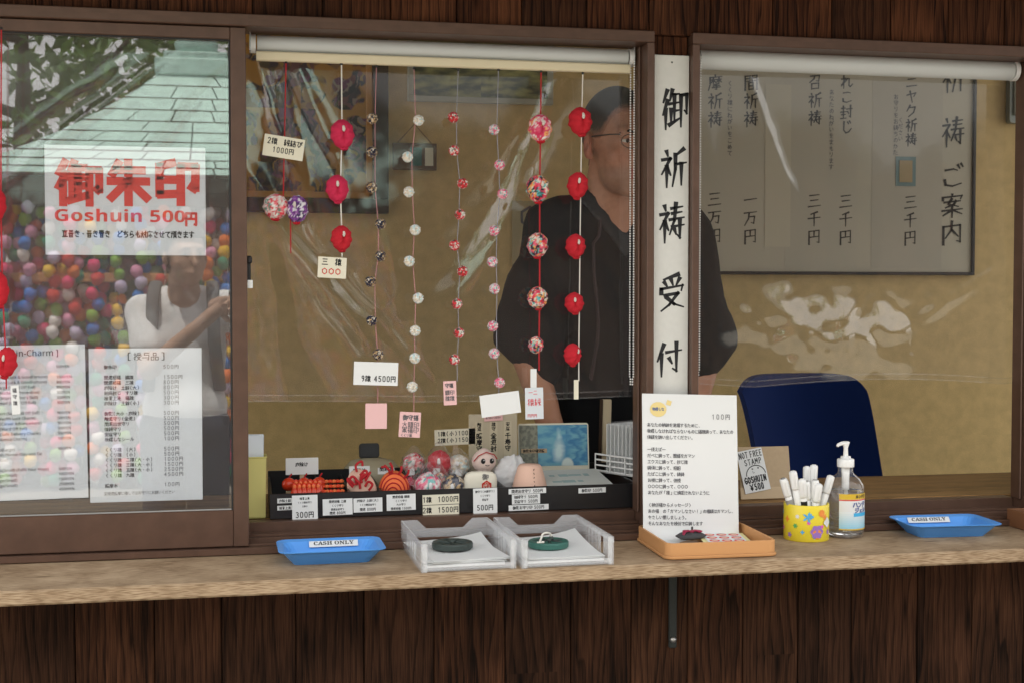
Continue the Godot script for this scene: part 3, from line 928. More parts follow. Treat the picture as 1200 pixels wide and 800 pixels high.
func window_frame(parent: Node3D, x0: float, x1: float) -> void:
	var f: Material = mats["brown_frame"]
	var jam := 0.0155
	bar(parent, "head", x0, x1, 1.9865, 2.0098, -0.045, 0.040, f)
	bar(parent, "jamb", x0, x0 + jam, 0.9560, 1.9860, -0.045, 0.040, f)
	bar(parent, "jamb", x1 - jam, x1, 0.9560, 1.9860, -0.045, 0.040, f)
	# stops inside the jambs, a step each
	bar(parent, "stop", x1 - jam - 0.005, x1 - jam - 0.0004, 1.0035, 1.986, -0.044, -0.006, f)
	bar(parent, "stop", x0 + jam + 0.0004, x0 + jam + 0.005, 1.0035, 1.986, -0.044, -0.006, f)
	# the sill with its tracks: three steps down towards the counter
	bar(parent, "sill", x0 + jam, x1 - jam, 0.9530, 0.9665, -0.078, 0.0405, f)
	bar(parent, "sill_step", x0 + jam, x1 - jam, 0.9668, 0.9785, -0.078, 0.000, f)
	bar(parent, "sill_step", x0 + jam, x1 - jam, 0.9788, 1.0030, -0.078, -0.040, f)
	for z: float in [0.020, -0.014, -0.033]:
		bar(parent, "track", x0 + jam + 0.0005, x1 - jam - 0.0005, 0.9667 if z > 0 else 0.9787, 0.9715 if z > 0 else 0.9840, z - 0.0015, z + 0.0015, mats["brown_frame"], 0.0005)

func windows() -> void:
	var w1 := thing("window_frame", "wide brown aluminium window frame holding the sliding glass and the strings of charms", "window")
	window_frame(w1, -0.95, 0.8255)
	var w2 := thing("window_frame", "narrower brown aluminium window frame in front of the price board and blue chair", "window")
	window_frame(w2, 0.9085, 1.7250)
	# the sash that is closed
	var f: Material = mats["brown_frame"]
	var sash := thing("sliding_sash", "closed brown sliding glass sash mirroring the colourful yard", "window sash")
	bar(sash, "stile", -0.0345, -0.0050, 0.9680, 1.9850, 0.004, 0.030, f)
	bar(sash, "stile", -0.93, -0.90, 0.9680, 1.9850, 0.004, 0.030, f)
	bar(sash, "top_rail", -0.8998, -0.0347, 1.9610, 1.9850, 0.005, 0.029, f)
	bar(sash, "bottom_rail", -0.8998, -0.0347, 0.9685, 1.0410, 0.005, 0.029, f)
	for z: float in [0.0165, 0.0235]:     # second pane added to double the reflection
		part("pane", box_mesh(Vector3(0.8649, 0.9196, 0.004), 0.0), mats["window_glass"], sash, Vector3(-0.4673, 1.5010, z))
	for g: Array in [[-0.0385, -0.0349, 1.0412, 1.9608], [-0.8996, -0.8960, 1.0412, 1.9608]]:
		bar(sash, "gasket", g[0], g[1], g[2], g[3], 0.0260, 0.0285, mats["black_rubber"], 0.0005)
	bar(sash, "gasket", -0.8958, -0.0387, 1.0413, 1.0440, 0.0260, 0.0285, mats["grey_plastic"], 0.0005)
	bar(sash, "gasket", -0.8958, -0.0387, 1.9580, 1.9607, 0.0260, 0.0285, mats["black_rubber"], 0.0005)
	# its latch
	var la := tool()
	box(la, Vector3(0.0060, 1.5150, -0.016), Vector3(0.010, 0.052, 0.016), 0.003)
	box(la, Vector3(0.0085, 1.5330, -0.010), Vector3(0.010, 0.016, 0.014), 0.003)
	part("latch", done(la), mats["black_rubber"], sash, Vector3(-0.009, 0, 0.024))
	part("latch_tag", box_mesh(Vector3(0.010, 0.016, 0.001), 0.0), mats["paper"], sash, Vector3(0.0005, 1.485, 0.020))

# ---------- what the glass mirrors: the yard ----------
func yard() -> void:
	var ground := MeshInstance3D.new()
	ground.name = "ground"
	var pm := PlaneMesh.new()
	pm.size = Vector2(160, 160)
	ground.mesh = pm
	ground.material_override = mats["paving"]
	add_child(ground)
	ground.position = Vector3(0, -0.03, 20)
	ground.set_meta("kind", "structure")
	hall()
	added_long_hall()
	for k in 5:
		var spot: Array = [[-2.6, 13.5, 5.6, 2.5], [-0.6, 16.0, 6.2, 2.6], [2.6, 15.0, 6.6, 2.8], [-6.2, 12.0, 5.4, 2.4], [7.0, 14.0, 6.4, 2.8]][k]
		tree(Vector3(spot[0], -0.03, spot[1]), spot[2], spot[3], k)

func hall() -> void:
	var cx := -0.40
	var zf := 6.45
	var h := thing("small_hall", "small shrine hall with a pyramid roof of pale green copper sheets, hung with cloth balls", "building", Vector3(cx, 0, zf))
	slab_box("step", Vector3(-1.5, -0.02, -0.2), Vector3(1.5, 0.16, 2.9), mats["paving"], h)
	slab_box("wall", Vector3(-1.2, 0.16, 0.45), Vector3(1.2, 2.17, 2.6), mats["dark_timber"], h)
	for x: float in [-1.28, -0.42, 0.42, 1.28]:
		slab_box("pillar", Vector3(x - 0.055, 0.16, 0.10), Vector3(x + 0.055, 2.07, 0.21), mats["dark_timber"], h, 0.006)
	slab_box("lintel", Vector3(-1.45, 2.072, 0.09), Vector3(1.45, 2.165, 0.22), mats["dark_timber"], h, 0.006)
	slab_box("rail", Vector3(-1.45, 1.56, 0.12), Vector3(1.45, 1.62, 0.18), mats["tray_wood"], h, 0.004)
	# the roof: concave, four sides of overlapping copper courses
	var eave_y := 2.27
	var top_y := 3.17
	var e := 1.56
	var t := 0.25
	var mid := Vector3(0, 0, e)
	var roof := part("roof", box_mesh(Vector3(2.0 * e - 0.06, 0.10, 2.0 * e - 0.06), 0.01), mats["dark_timber"], h, Vector3(0, eave_y - 0.065, mid.z))
	var n := 10
	var prof := func(k: float) -> Vector2:     # half width, height
		var u := k / n
		return Vector2(lerpf(e, t, u), lerpf(eave_y, top_y, 0.62 * u + 0.38 * u * u))
	for side in 4:
		var turn := Basis(Vector3.UP, side * PI / 2)
		for k in n:
			var a: Vector2 = prof.call(k)
			var b: Vector2 = prof.call(k + 1)
			var cols: int = maxi(2, roundi(2.0 * a.x / 0.34))
			for c in cols:
				var s := tool()
				var u0 := -1.0 + 2.0 * c / cols
				var u1 := -1.0 + 2.0 * (c + 1) / cols
				var sh := 0.5 / cols if k % 2 == 1 else 0.0
				u0 = clampf(u0 + sh * (0.0 if c == 0 else 2.0), -1, 1)
				u1 = clampf(u1 + sh * (0.0 if c == cols - 1 else 2.0), -1, 1)
				var g := 0.006
				var lift := 0.010
				var p := [Vector3(u0 * a.x + g, a.y + lift, -a.x), Vector3(u1 * a.x - g, a.y + lift, -a.x), Vector3(u1 * b.x - g, b.y, -b.x), Vector3(u0 * b.x + g, b.y, -b.x)]
				var q := [p[0] + Vector3(0, -0.022, 0.002), p[1] + Vector3(0, -0.022, 0.002)]
				for v in 4:
					p[v] = turn * p[v]
				for v in 2:
					q[v] = turn * q[v]
				quad(s, p[0], p[1], p[2], p[3], Vector3.UP)
				var sheet_ := part("roof_sheet", done(s), mats["verdigris"], h, mid)
				var lip := tool()
				quad(lip, p[0], p[1], q[1], q[0], turn * Vector3(0, 0, -1))
				part("lip", done(lip), mats["dark_timber"], sheet_)
	var s := tool()
	box(s, Vector3(0, top_y + 0.05, 0), Vector3(0.60, 0.13, 0.60), 0.01)
	box(s, Vector3(0, top_y + 0.14, 0), Vector3(0.48, 0.07, 0.48), 0.01)
	lathe(s, [Vector2(0.0, 0.0), Vector2(0.15, 0.0), Vector2(0.17, 0.10), Vector2(0.10, 0.22), Vector2(0.0, 0.34)], 16, Vector3(0, top_y + 0.175, 0))
	part("roof_cap", done(s), mats["verdigris"], roof, Vector3(0, -(eave_y - 0.065), 0))
	# strands of cloth balls under the eave
	var colours := [[0.75, 0.45, 0.02], [0.70, 0.05, 0.16], [0.72, 0.16, 0.02], [0.03, 0.17, 0.52], [0.03, 0.25, 0.14], [0.66, 0.28, 0.42], [0.50, 0.42, 0.58], [0.76, 0.70, 0.66], [0.58, 0.04, 0.03], [0.20, 0.38, 0.05]]
	var meshes := []
	for v in 3:
		var nz := noise(FastNoiseLite.TYPE_SIMPLEX_SMOOTH, 1.4, 60 + v, 2)
		meshes.append(lump(12, 8, func(d: Vector3) -> float: return 0.043 * (1.0 + 0.25 * nz.get_noise_3dv(d) + 0.18 * pow(maxf(0.0, -d.y), 6.0) - 0.10 * pow(absf(sin(2.0 * atan2(d.z, d.x))), 8.0) * (1.0 - absf(d.y)))))
	var cm := []
	for c: Array in colours:
		cm.append(mat("ball_%d" % cm.size(), c[0], c[1], c[2], 0.85))
	var cord := line_mesh(Vector3.ZERO, Vector3(0, -1, 0), 0.003, 4)
	for k in 62:
		var deep := k % 3
		var x := -1.50 + (k + rng.randf() * 0.6) * 3.0 / 62.0
		var st := thing("ball_strand", "strand of colourful tied cloth balls hanging under the green copper roof", "decoration", Vector3(cx + x, 2.09, zf + 0.08 + 0.02 + deep * 0.07 - (0.05 if absf(x) > 1.3 else 0.0)), 0, "strands of cloth balls on the small hall")
		var drop := rng.randf_range(1.75, 1.98)
		part("cord", cord, mats["white_cord"], st, Vector3.ZERO, Basis.from_scale(Vector3(1, drop, 1)))
		var y := -0.03 - rng.randf() * 0.08
		while y > -drop:
			part("ball", meshes[rng.randi() % 3], cm[rng.randi() % cm.size()], st, Vector3(rng.randf_range(-0.03, 0.03), y, rng.randf_range(-0.03, 0.03)), Basis(Vector3.UP, rng.randf() * TAU) * Basis(Vector3.RIGHT, rng.randf_range(-0.5, 0.5)))
			y -= rng.randf_range(0.068, 0.100)

# long wooden building added across the yard to darken the mirrored view
func added_long_hall() -> void:
	var b := thing("added_long_hall", "long dark wooden building with a tiled roof added across the yard to darken reflections", "building", Vector3(5.6, 0, 8.6))
	slab_box("plinth", Vector3(-4.2, -0.02, -0.4), Vector3(6.0, 0.35, 4.0), mats["paving"], b)
	slab_box("wall", Vector3(-4.0, 0.35, 0.4), Vector3(5.8, 2.9, 3.8), mats["dark_timber"], b)
	for k in 8:
		slab_box("pillar", Vector3(-3.95 + k * 1.3, 0.35, -0.1), Vector3(-3.80 + k * 1.3, 2.7, 0.05), mat("aged_timber", 0.16, 0.085, 0.045, 0.7), b, 0.005)
	for k in 7:
		slab_box("shutter", Vector3(-3.70 + k * 1.3, 0.45, 0.33), Vector3(-2.75 + k * 1.3, 2.3, 0.39), mats["aged_timber"], b, 0.005)
	slab_box("lintel", Vector3(-4.2, 2.7, -0.15), Vector3(6.0, 2.9, 0.1), mats["aged_timber"], b, 0.005)
	part("roof", box_mesh(Vector3(11.4, 0.16, 3.4), 0.02), mat("roof_tile", 0.075, 0.08, 0.085, 0.6), b, Vector3(0.9, 3.55, 0.35), Basis(Vector3.RIGHT, -0.42))
	part("roof", box_mesh(Vector3(11.4, 0.16, 3.4), 0.02), mats["roof_tile"], b, Vector3(0.9, 3.55, 3.45), Basis(Vector3.RIGHT, 0.42))

func tree(at: Vector3, height: float, spread: float, k: int) -> void:
	var labels := ["leafy green tree behind the copper roofed hall", "tall leafy tree whose crown lets the sky through behind the hall", "broad leafy tree beyond the yard beside the hall", "leafy tree at the far side of the yard past the hall", "large leafy tree at the edge of the yard"]
	var t := thing("leafy_tree", labels[k], "tree", at)
	var s := tool()
	var r := RandomNumberGenerator.new()
	r.seed = 900 + k
	tube(s, [Vector3.ZERO, Vector3(0.1, height * 0.3, 0), Vector3(0, height * 0.6, 0.1), Vector3(0.05, height * 0.9, 0)], [0.22, 0.17, 0.11, 0.03], 9)
	var tips := []
	for b in 14:
		var y := height * r.randf_range(0.35, 0.85)
		var a := r.randf() * TAU
		var l := spread * r.randf_range(0.5, 0.95) * (1.2 - y / height * 0.6)
		var tip := Vector3(cos(a) * l, y + height * r.randf_range(0.05, 0.2), sin(a) * l)
		tube(s, [Vector3(0, y, 0), Vector3(cos(a) * l * 0.5, y + 0.25, sin(a) * l * 0.5), tip], [0.07, 0.045, 0.012], 5)
		tips.append(tip)
		tips.append(tip * Vector3(0.55, 1.0, 0.55))
	tips.append(Vector3(0, height * 0.95, 0))
	part("trunk", done(s), mats["bark"], t)
	var c := tool()
	for i in 2600:
		var ctr: Vector3 = tips[r.randi() % tips.size()]
		var d := Vector3(r.randfn(), r.randfn() * 0.7, r.randfn()) * 0.38
		var p := ctr + d
		var nrm := Vector3(r.randfn(), absf(r.randfn()) + 0.4, r.randfn()).normalized()
		var u := nrm.cross(Vector3(r.randfn(), r.randfn(), r.randfn())).normalized()
		var w := nrm.cross(u)
		var l := r.randf_range(0.09, 0.17)
		quad(c, p - u * l, p + w * l * 0.42, p + u * l, p - w * l * 0.42, nrm)
	part("crown", done(c), mats["leaf_a"], t)

# ---------- blinds and clear curtains ----------
func blind(called: String, label: String, x0: float, x1: float, yc: float, r: float, chain_x: float, chain_y: float, bottom: bool) -> void:
	var b := thing(called, label, "roller blind", Vector3(0, 0, -0.036))
	var s := tool()
	tube(s, [Vector3(x0 + 0.014, yc, 0), Vector3(x1 - 0.014, yc, 0)], r, 28)
	part("rolled_fabric", done(s), mats["blind_grey"], b)
	for e in 2:
		var x := x0 + 0.006 if e == 0 else x1 - 0.006
		var q := tool()
		tube(q, [Vector3(x - 0.005, yc, 0), Vector3(x + 0.005, yc, 0)], r + 0.0012, 24)
		part("end_wheel", done(q), mats["white_plastic"], b)
		part("bracket", box_mesh(Vector3(0.003, 0.04, 0.03), 0.0008), mats["steel"], b, Vector3(x0 + 0.0 if e == 0 else x1, yc + 0.004, 0))
	if bottom:
		var q := tool()
		slab(q, rounded(0.016, 0.0195, 0.005), x1 - x0 - 0.024, Vector3.ZERO, Basis(Vector3.UP, PI / 2))
		part("bottom_bar", done(q), mats["blind_cream"], b, Vector3((x0 + x1) * 0.5, yc - r - 0.0090, 0.014))
	# the loop of beads that turns it
	var beads := tool()
	var bead := lathe_mesh([Vector2(0, -0.0022), Vector2(0.0019, -0.0011), Vector2(0.0019, 0.0011), Vector2(0, 0.0022)], 6)
	for side in 2:
		var y := yc
		while y > chain_y:
			beads.append_from(bead, 0, Transform3D(Basis(), Vector3(chain_x + (0.0032 if side == 0 else -0.0028) * (1.0 if y > chain_y + 0.012 else 0.4), y, r + 0.003 if side == 0 else r - 0.004)))
			y -= 0.0054
	part("bead_chain", beads.commit(), mats["white_plastic"], b)

# a hanging clear sheet; folds is a list of [x, y, dx, dy, width, height]: a crease through (x, y) along (dx, dy)
# crush: [x, y, half width, half height, depth], a place where the sheet is crumpled
func vinyl_sheet(label: String, x0: float, x1: float, top: float, bottom: Callable, z: float, s0: int, wave: float, crumple: float, folds: Array, crush := [0.0, 0.0, 1.0, 1.0, 0.0]) -> void:
	var v := thing("vinyl_curtain", label, "curtain", Vector3(0, 0, z))
	var na := noise(FastNoiseLite.TYPE_SIMPLEX_SMOOTH, 1.0, s0, 2)
	var nb := noise(FastNoiseLite.TYPE_SIMPLEX_SMOOTH, 1.0, s0 + 9, 3)
	var relief := func(x: float, y: float) -> float:
		var drop := clampf((top - y) * 2.2, 0.0, 1.0)
		var h := na.get_noise_2d(x * 1.6, y * 0.8) * wave * drop
		var a := x * 0.86 + y * 0.5
		var b := -x * 0.5 + y * 0.86
		h += nb.get_noise_2d(a * 7.0, b * 2.0) * crumple * drop
		h += nb.get_noise_2d(a * -3.0 + 20.0, b * 9.0) * crumple * 0.5 * drop
		for f: Array in folds:
			var d := Vector2(f[2], f[3]).normalized()
			var q := Vector2(x - f[0], y - f[1])
			var off := q.x * d.y - q.y * d.x + nb.get_noise_2d(x * 4.0 + f[0] * 9.0, y * 4.0) * 0.012
			var run := q.dot(d)
			h += f[5] * exp(-off * off / (f[4] * f[4] * 2.2)) * exp(-run * run / 0.05)
		var cr := Vector2((x - crush[0]) / crush[2], (y - crush[1]) / crush[3]).length_squared()
		h += crush[4] * exp(-cr) * (nb.get_noise_2d(x * 4.5, y * 4.5) + 0.5 * absf(na.get_noise_2d(x * 6.0 + 4.0, y * 5.0)))
		return h
	var at := func(u: float, w: float) -> Vector3:
		var x := lerpf(x0, x1, u)
		var y := lerpf(top, bottom.call(x), w)
		return Vector3(x, y, relief.call(x, y))
	part("sheet", sheet(150, 120, at, Vector3(0, 0, 1), 0.0004), mats["vinyl"], v)
	for k in 2:
		var pts := []
		for i in 61:
			var x := lerpf(x0, x1, i / 60.0)
			var y: float = bottom.call(x) + (0.0 if k == 0 else 0.012)
			pts.append(Vector3(x, y, relief.call(x, y)))
		var q := tool()
		tube(q, pts, 0.0017, 6)
		part("hem", done(q), mats["vinyl"], v)

func curtains_and_blinds() -> void:
	blind("roller_blind", "rolled up grey roller blind with a cream bottom bar above the charms", 0.0035, 0.8005, 1.9665, 0.0175, 0.7945, 1.275, true)
	blind("roller_blind", "rolled up plain grey roller blind above the price board", 0.9325, 1.7000, 1.9690, 0.0215, 0.9400, 1.290, false)
	vinyl_sheet("clear creased vinyl curtain hanging behind the strings of charms", -0.03, 0.829, 1.975, func(x: float) -> float: return 1.2445 + 0.004 * sin(x * 6.0 + 2.0), -0.0660, 5, 0.016, 0.0008,
		[[0.60, 1.82, -0.24, -0.6, 0.008, 0.005], [0.565, 1.80, -0.26, -0.6, 0.008, -0.004], [0.50, 1.66, -0.35, -0.5, 0.024, -0.010], [0.05, 1.85, 0.20, -0.7, 0.013, 0.0052], [0.10, 1.92, 0.25, -0.6, 0.010, -0.0025], [0.14, 1.5, 0.4, -0.6, 0.014, 0.0035], [0.22, 1.45, 0.45, -0.5, 0.010, -0.003], [0.04, 1.5, 0.1, -0.8, 0.02, 0.004]])
	vinyl_sheet("clear creased vinyl curtain hanging in front of the price board", 0.907, 1.7230, 1.975, func(x: float) -> float: return 1.262 + 0.014 * absf(sin((x - 1.09) * 5.2)), -0.0660, 23, 0.012, 0.0006,
		[[1.14, 1.78, 0.25, -0.6, 0.008, 0.003], [1.0, 1.6, 0.05, -0.8, 0.010, 0.0025], [1.50, 1.42, 0.9, 0.5, 0.012, 0.003]], [1.27, 1.385, 0.21, 0.085, 0.0240])
	vinyl_sheet("clear creased vinyl curtain behind the closed mirroring sash", -0.90, -0.04, 1.97, func(_x: float) -> float: return 1.22, -0.0660, 41, 0.006, 0.0006,
		[[-0.30, 1.83, 0.6, 0.5, 0.007, 0.0028], [-0.40, 1.78, 0.5, 0.4, 0.012, -0.004], [-0.22, 1.72, 0.6, 0.65, 0.006, 0.0024]])

# ---------- notices on the glass and the sign between the windows ----------
func notice(called: String, label: String, category: String, ctr: Vector3, w: float, h: float, m: Material, tilt := 0.0, group := "", thick := 0.0008) -> Node3D:
	var n := thing(called, label, category, ctr, 0, group)
	n.rotation.z = tilt
	part("paper", box_mesh(Vector3(w, h, thick), 0.0002), m, n)
	return n

# lettering given in world x and y, put on a notice
func letters(n: Node3D, f: Callable, m: Material, z := 0.0011) -> MeshInstance3D:
	var s := tool()
	f.call(s)
	return part("lettering", done(s), m, n, Vector3(-n.position.x, -n.position.y, z))

func glass_notices() -> void:
	var sans := system_font("Droid Sans")
	var bold := system_font("Droid Sans", true)
	var zg := 0.0122
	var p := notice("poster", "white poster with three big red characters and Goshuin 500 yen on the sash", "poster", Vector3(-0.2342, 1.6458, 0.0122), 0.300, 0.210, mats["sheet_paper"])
	letters(p, func(s: SurfaceTool) -> void: glyph(s, "御", -0.3603, 1.7214, 0.079, 0.083, 0.0150), mats["red_ink"])
	letters(p, func(s: SurfaceTool) -> void: glyph(s, "朱", -0.2692, 1.7233, 0.079, 0.083, 0.0160), mats["red_ink"])
	letters(p, func(s: SurfaceTool) -> void: glyph(s, "印", -0.1783, 1.7252, 0.079, 0.083, 0.0165), mats["red_ink"])
	var gm := print_mesh("Goshuin 500", 0.037, bold)
	part("lettering", gm, mats["red_ink"], p, Vector3(-0.3691, 1.6349, 0.0122) - p.position + Vector3(0, 0, 0.0010), Basis.from_scale(Vector3(1.13, 0.86, 1)))
	letters(p, func(s: SurfaceTool) -> void: row(s, "円", -0.1244, 1.6249, 0.026, 0.0048, 0.95), mats["red_ink"])
	letters(p, func(s: SurfaceTool) -> void: row(s, "直書き・書き置き　どちらも対応させて頂きます", -0.354, 1.5877, 0.0132, 0.0020, 0.83, 0.03), mats["ink"])
	# price list
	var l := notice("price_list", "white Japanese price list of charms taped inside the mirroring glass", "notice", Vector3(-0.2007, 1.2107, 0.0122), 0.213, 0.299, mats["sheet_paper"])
	letters(l, func(s: SurfaceTool) -> void: row(s, "【授与品】", -0.2395, 1.352, 0.0150, 0.0012), mats["ink"])
	var lines := [["御朱印", "500円"], [], ["開運招福　願猿", "1500円"], ["開運招福　三猿", "800円"], ["厄除け　土鈴(大)", "800円"], ["難病封じ　すり猿", "500円"], ["技芸上達　福猿", "300円"], ["厄除け　土鈴(小)", "300円"], [], ["御影(大小・厄除)", "500円"], ["融通守り(金運)", "500円"], ["開運出世守り", "500円"], ["復縁守り", "500円"], ["安産守り", "500円"], ["我慢しなシール", "100円"], [], ["くくり猿　(大)", "500円"], ["くくり猿　(小)", "500円"], ["くくり猿　二猿(大・小)", "1000円"], ["くくり猿　三猿(大・小)", "1500円"], ["くくり猿　五猿(大・小)", "2500円"], ["くくり猿　九猿", "4500円"], [], ["護摩木", "100円"]]
	letters(l, func(s: SurfaceTool) -> void:
		for k in lines.size():
			if lines[k].size():
				var y := 1.328 - k * 0.01004
				row(s, lines[k][0], -0.2788, y, 0.0076, 0.00105, 0.98, 0.06)
				row(s, lines[k][1], -0.1682, y, 0.0076, 0.00085, 1.15, 0.14)
		row(s, "安全運護摩に関してはお守りにお願いください", -0.2812, 1.0815, 0.0068, 0.0006, 0.92, 0.02), mats["grey_ink"])
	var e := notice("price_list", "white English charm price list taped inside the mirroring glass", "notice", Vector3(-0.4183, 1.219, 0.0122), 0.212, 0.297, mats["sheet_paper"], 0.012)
	part("lettering", print_mesh("【Juyohin-Charm】".replace("【", "[ ").replace("】", " ]"), 0.0165, sans), mats["ink"], e, Vector3(-0.49, 1.3623, 0.0122) - e.position + Vector3(0, 0, 0.001))
	var names := "Goshuin (Stamp)\n\nGanzaru (GoodLuck & GoodFortune)\nSanzaru (GoodLuck & GoodFortune)\nClay Bell Large (Ward Off Evil)\nSurizaru (Headache Prevention)\nNekozaru (Improve One's Skill)\nClay Bell Small (Ward Off Evil)\n\nLuck Support (Safe and Off Evil)\nMamori (Wealth Luck Charm)\nOmamori (Career Advancement)\nOmamori (Ward Off Evil)\nOmamori (Safe Delivery Charm)\nSticker (Patience Charm)\n\nKukurizaru(Large)\n (write Wish /Name /Day and Tie\n  to the Table)\n\nKukurizaru(Small) (Fulfil Your Hope)\n2 Zen(Large/Small)\n3 Zen(Large/Small)\n5 Zen(Large/Small)\n9 Zen"
	var costs := "500YEN\n\n1500YEN\n800YEN\n800YEN\n500YEN\n300YEN\n300YEN\n\n500YEN\n500YEN\n500YEN\n500YEN\n500YEN\n100YEN\n\n500YEN\n\n\n\n500YEN\n1000YEN\n1500YEN\n2500YEN\n4500YEN\n\n100YEN"
	part("lettering", print_mesh(names, 0.0076, sans, HORIZONTAL_ALIGNMENT_LEFT, 5.5), mats["grey_ink"], e, Vector3(-0.5057, 1.3315, 0.0122) - e.position + Vector3(0, 0, 0.001))
	part("lettering", print_mesh(costs, 0.0072, sans, HORIZONTAL_ALIGNMENT_LEFT, 8.8), mats["grey_ink"], e, Vector3(-0.3663, 1.3301, 0.0122) - e.position + Vector3(0, 0, 0.001))
	# the tall sign between the windows
	var t := thing("sign_board", "tall narrow white sign board with brushed characters between the two windows", "sign", Vector3(0.8672, 1.600, 0.0165))
	part("board", box_mesh(Vector3(0.0800, 0.7300, 0.006), 0.001), speckled("sign_white", Color(0.66, 0.655, 0.61), 0.018, 0.03, 71, 0.5, 0.0, 3.0), t)
	for k in 5:
		var s := tool()
		var v: Vector2 = [Vector2(0.8493, 1.8963), Vector2(0.8461, 1.7685), Vector2(0.8428, 1.6545), Vector2(0.8434, 1.5064), Vector2(0.8384, 1.3631)][k]
		var hh: float = [0.086, 0.080, 0.082, 0.078, 0.070][k]
		glyph(s, ["御", "祈", "祷", "受", "付"][k], v.x - t.position.x, v.y - t.position.y, 0.054, hh * 0.94, 0.0100, 0.85)
		part("lettering", done(s), mats["ink"], t, Vector3(0, 0, 0.0036))
	part("nail", lathe_mesh([Vector2(0, 0), Vector2(0.002, 0), Vector2(0.0015, 0.001), Vector2(0, 0.0015)], 8), mats["dark_iron"], t, Vector3(0.002, 0.350, 0.003), Basis(Vector3.RIGHT, PI / 2))

# ---------- things on the back wall, the chair ----------
func framed(called: String, label: String, category: String, lo: Vector2, hi: Vector2, border: float, fm: Material, inner: Material) -> Node3D:
	var c := (lo + hi) * 0.5
	var d := hi - lo
	var n := thing(called, label, category, Vector3(c.x, c.y, -2.085))
	for k in 2:
		var sg := -1.0 if k == 0 else 1.0
		part("frame", box_mesh(Vector3(d.x, border, 0.024), 0.002), fm, n, Vector3(0, sg * (d.y - border) * 0.5, 0))
		part("frame", box_mesh(Vector3(border, d.y - 2 * border - 0.0006, 0.024), 0.002), fm, n, Vector3(sg * (d.x - border) * 0.5, 0, 0))
	part("picture", box_mesh(Vector3(d.x - 2 * border - 0.001, d.y - 2 * border - 0.001, 0.010), 0.0), inner, n, Vector3(0, 0, -0.003))
	return n

func canvas(key: String, w: int, h: int, f: Callable) -> StandardMaterial3D:
	var m := mat(key, 1, 1, 1, 0.6)
	m.albedo_texture = picture(w, h, f)
	m.uv1_triplanar = true
	return m

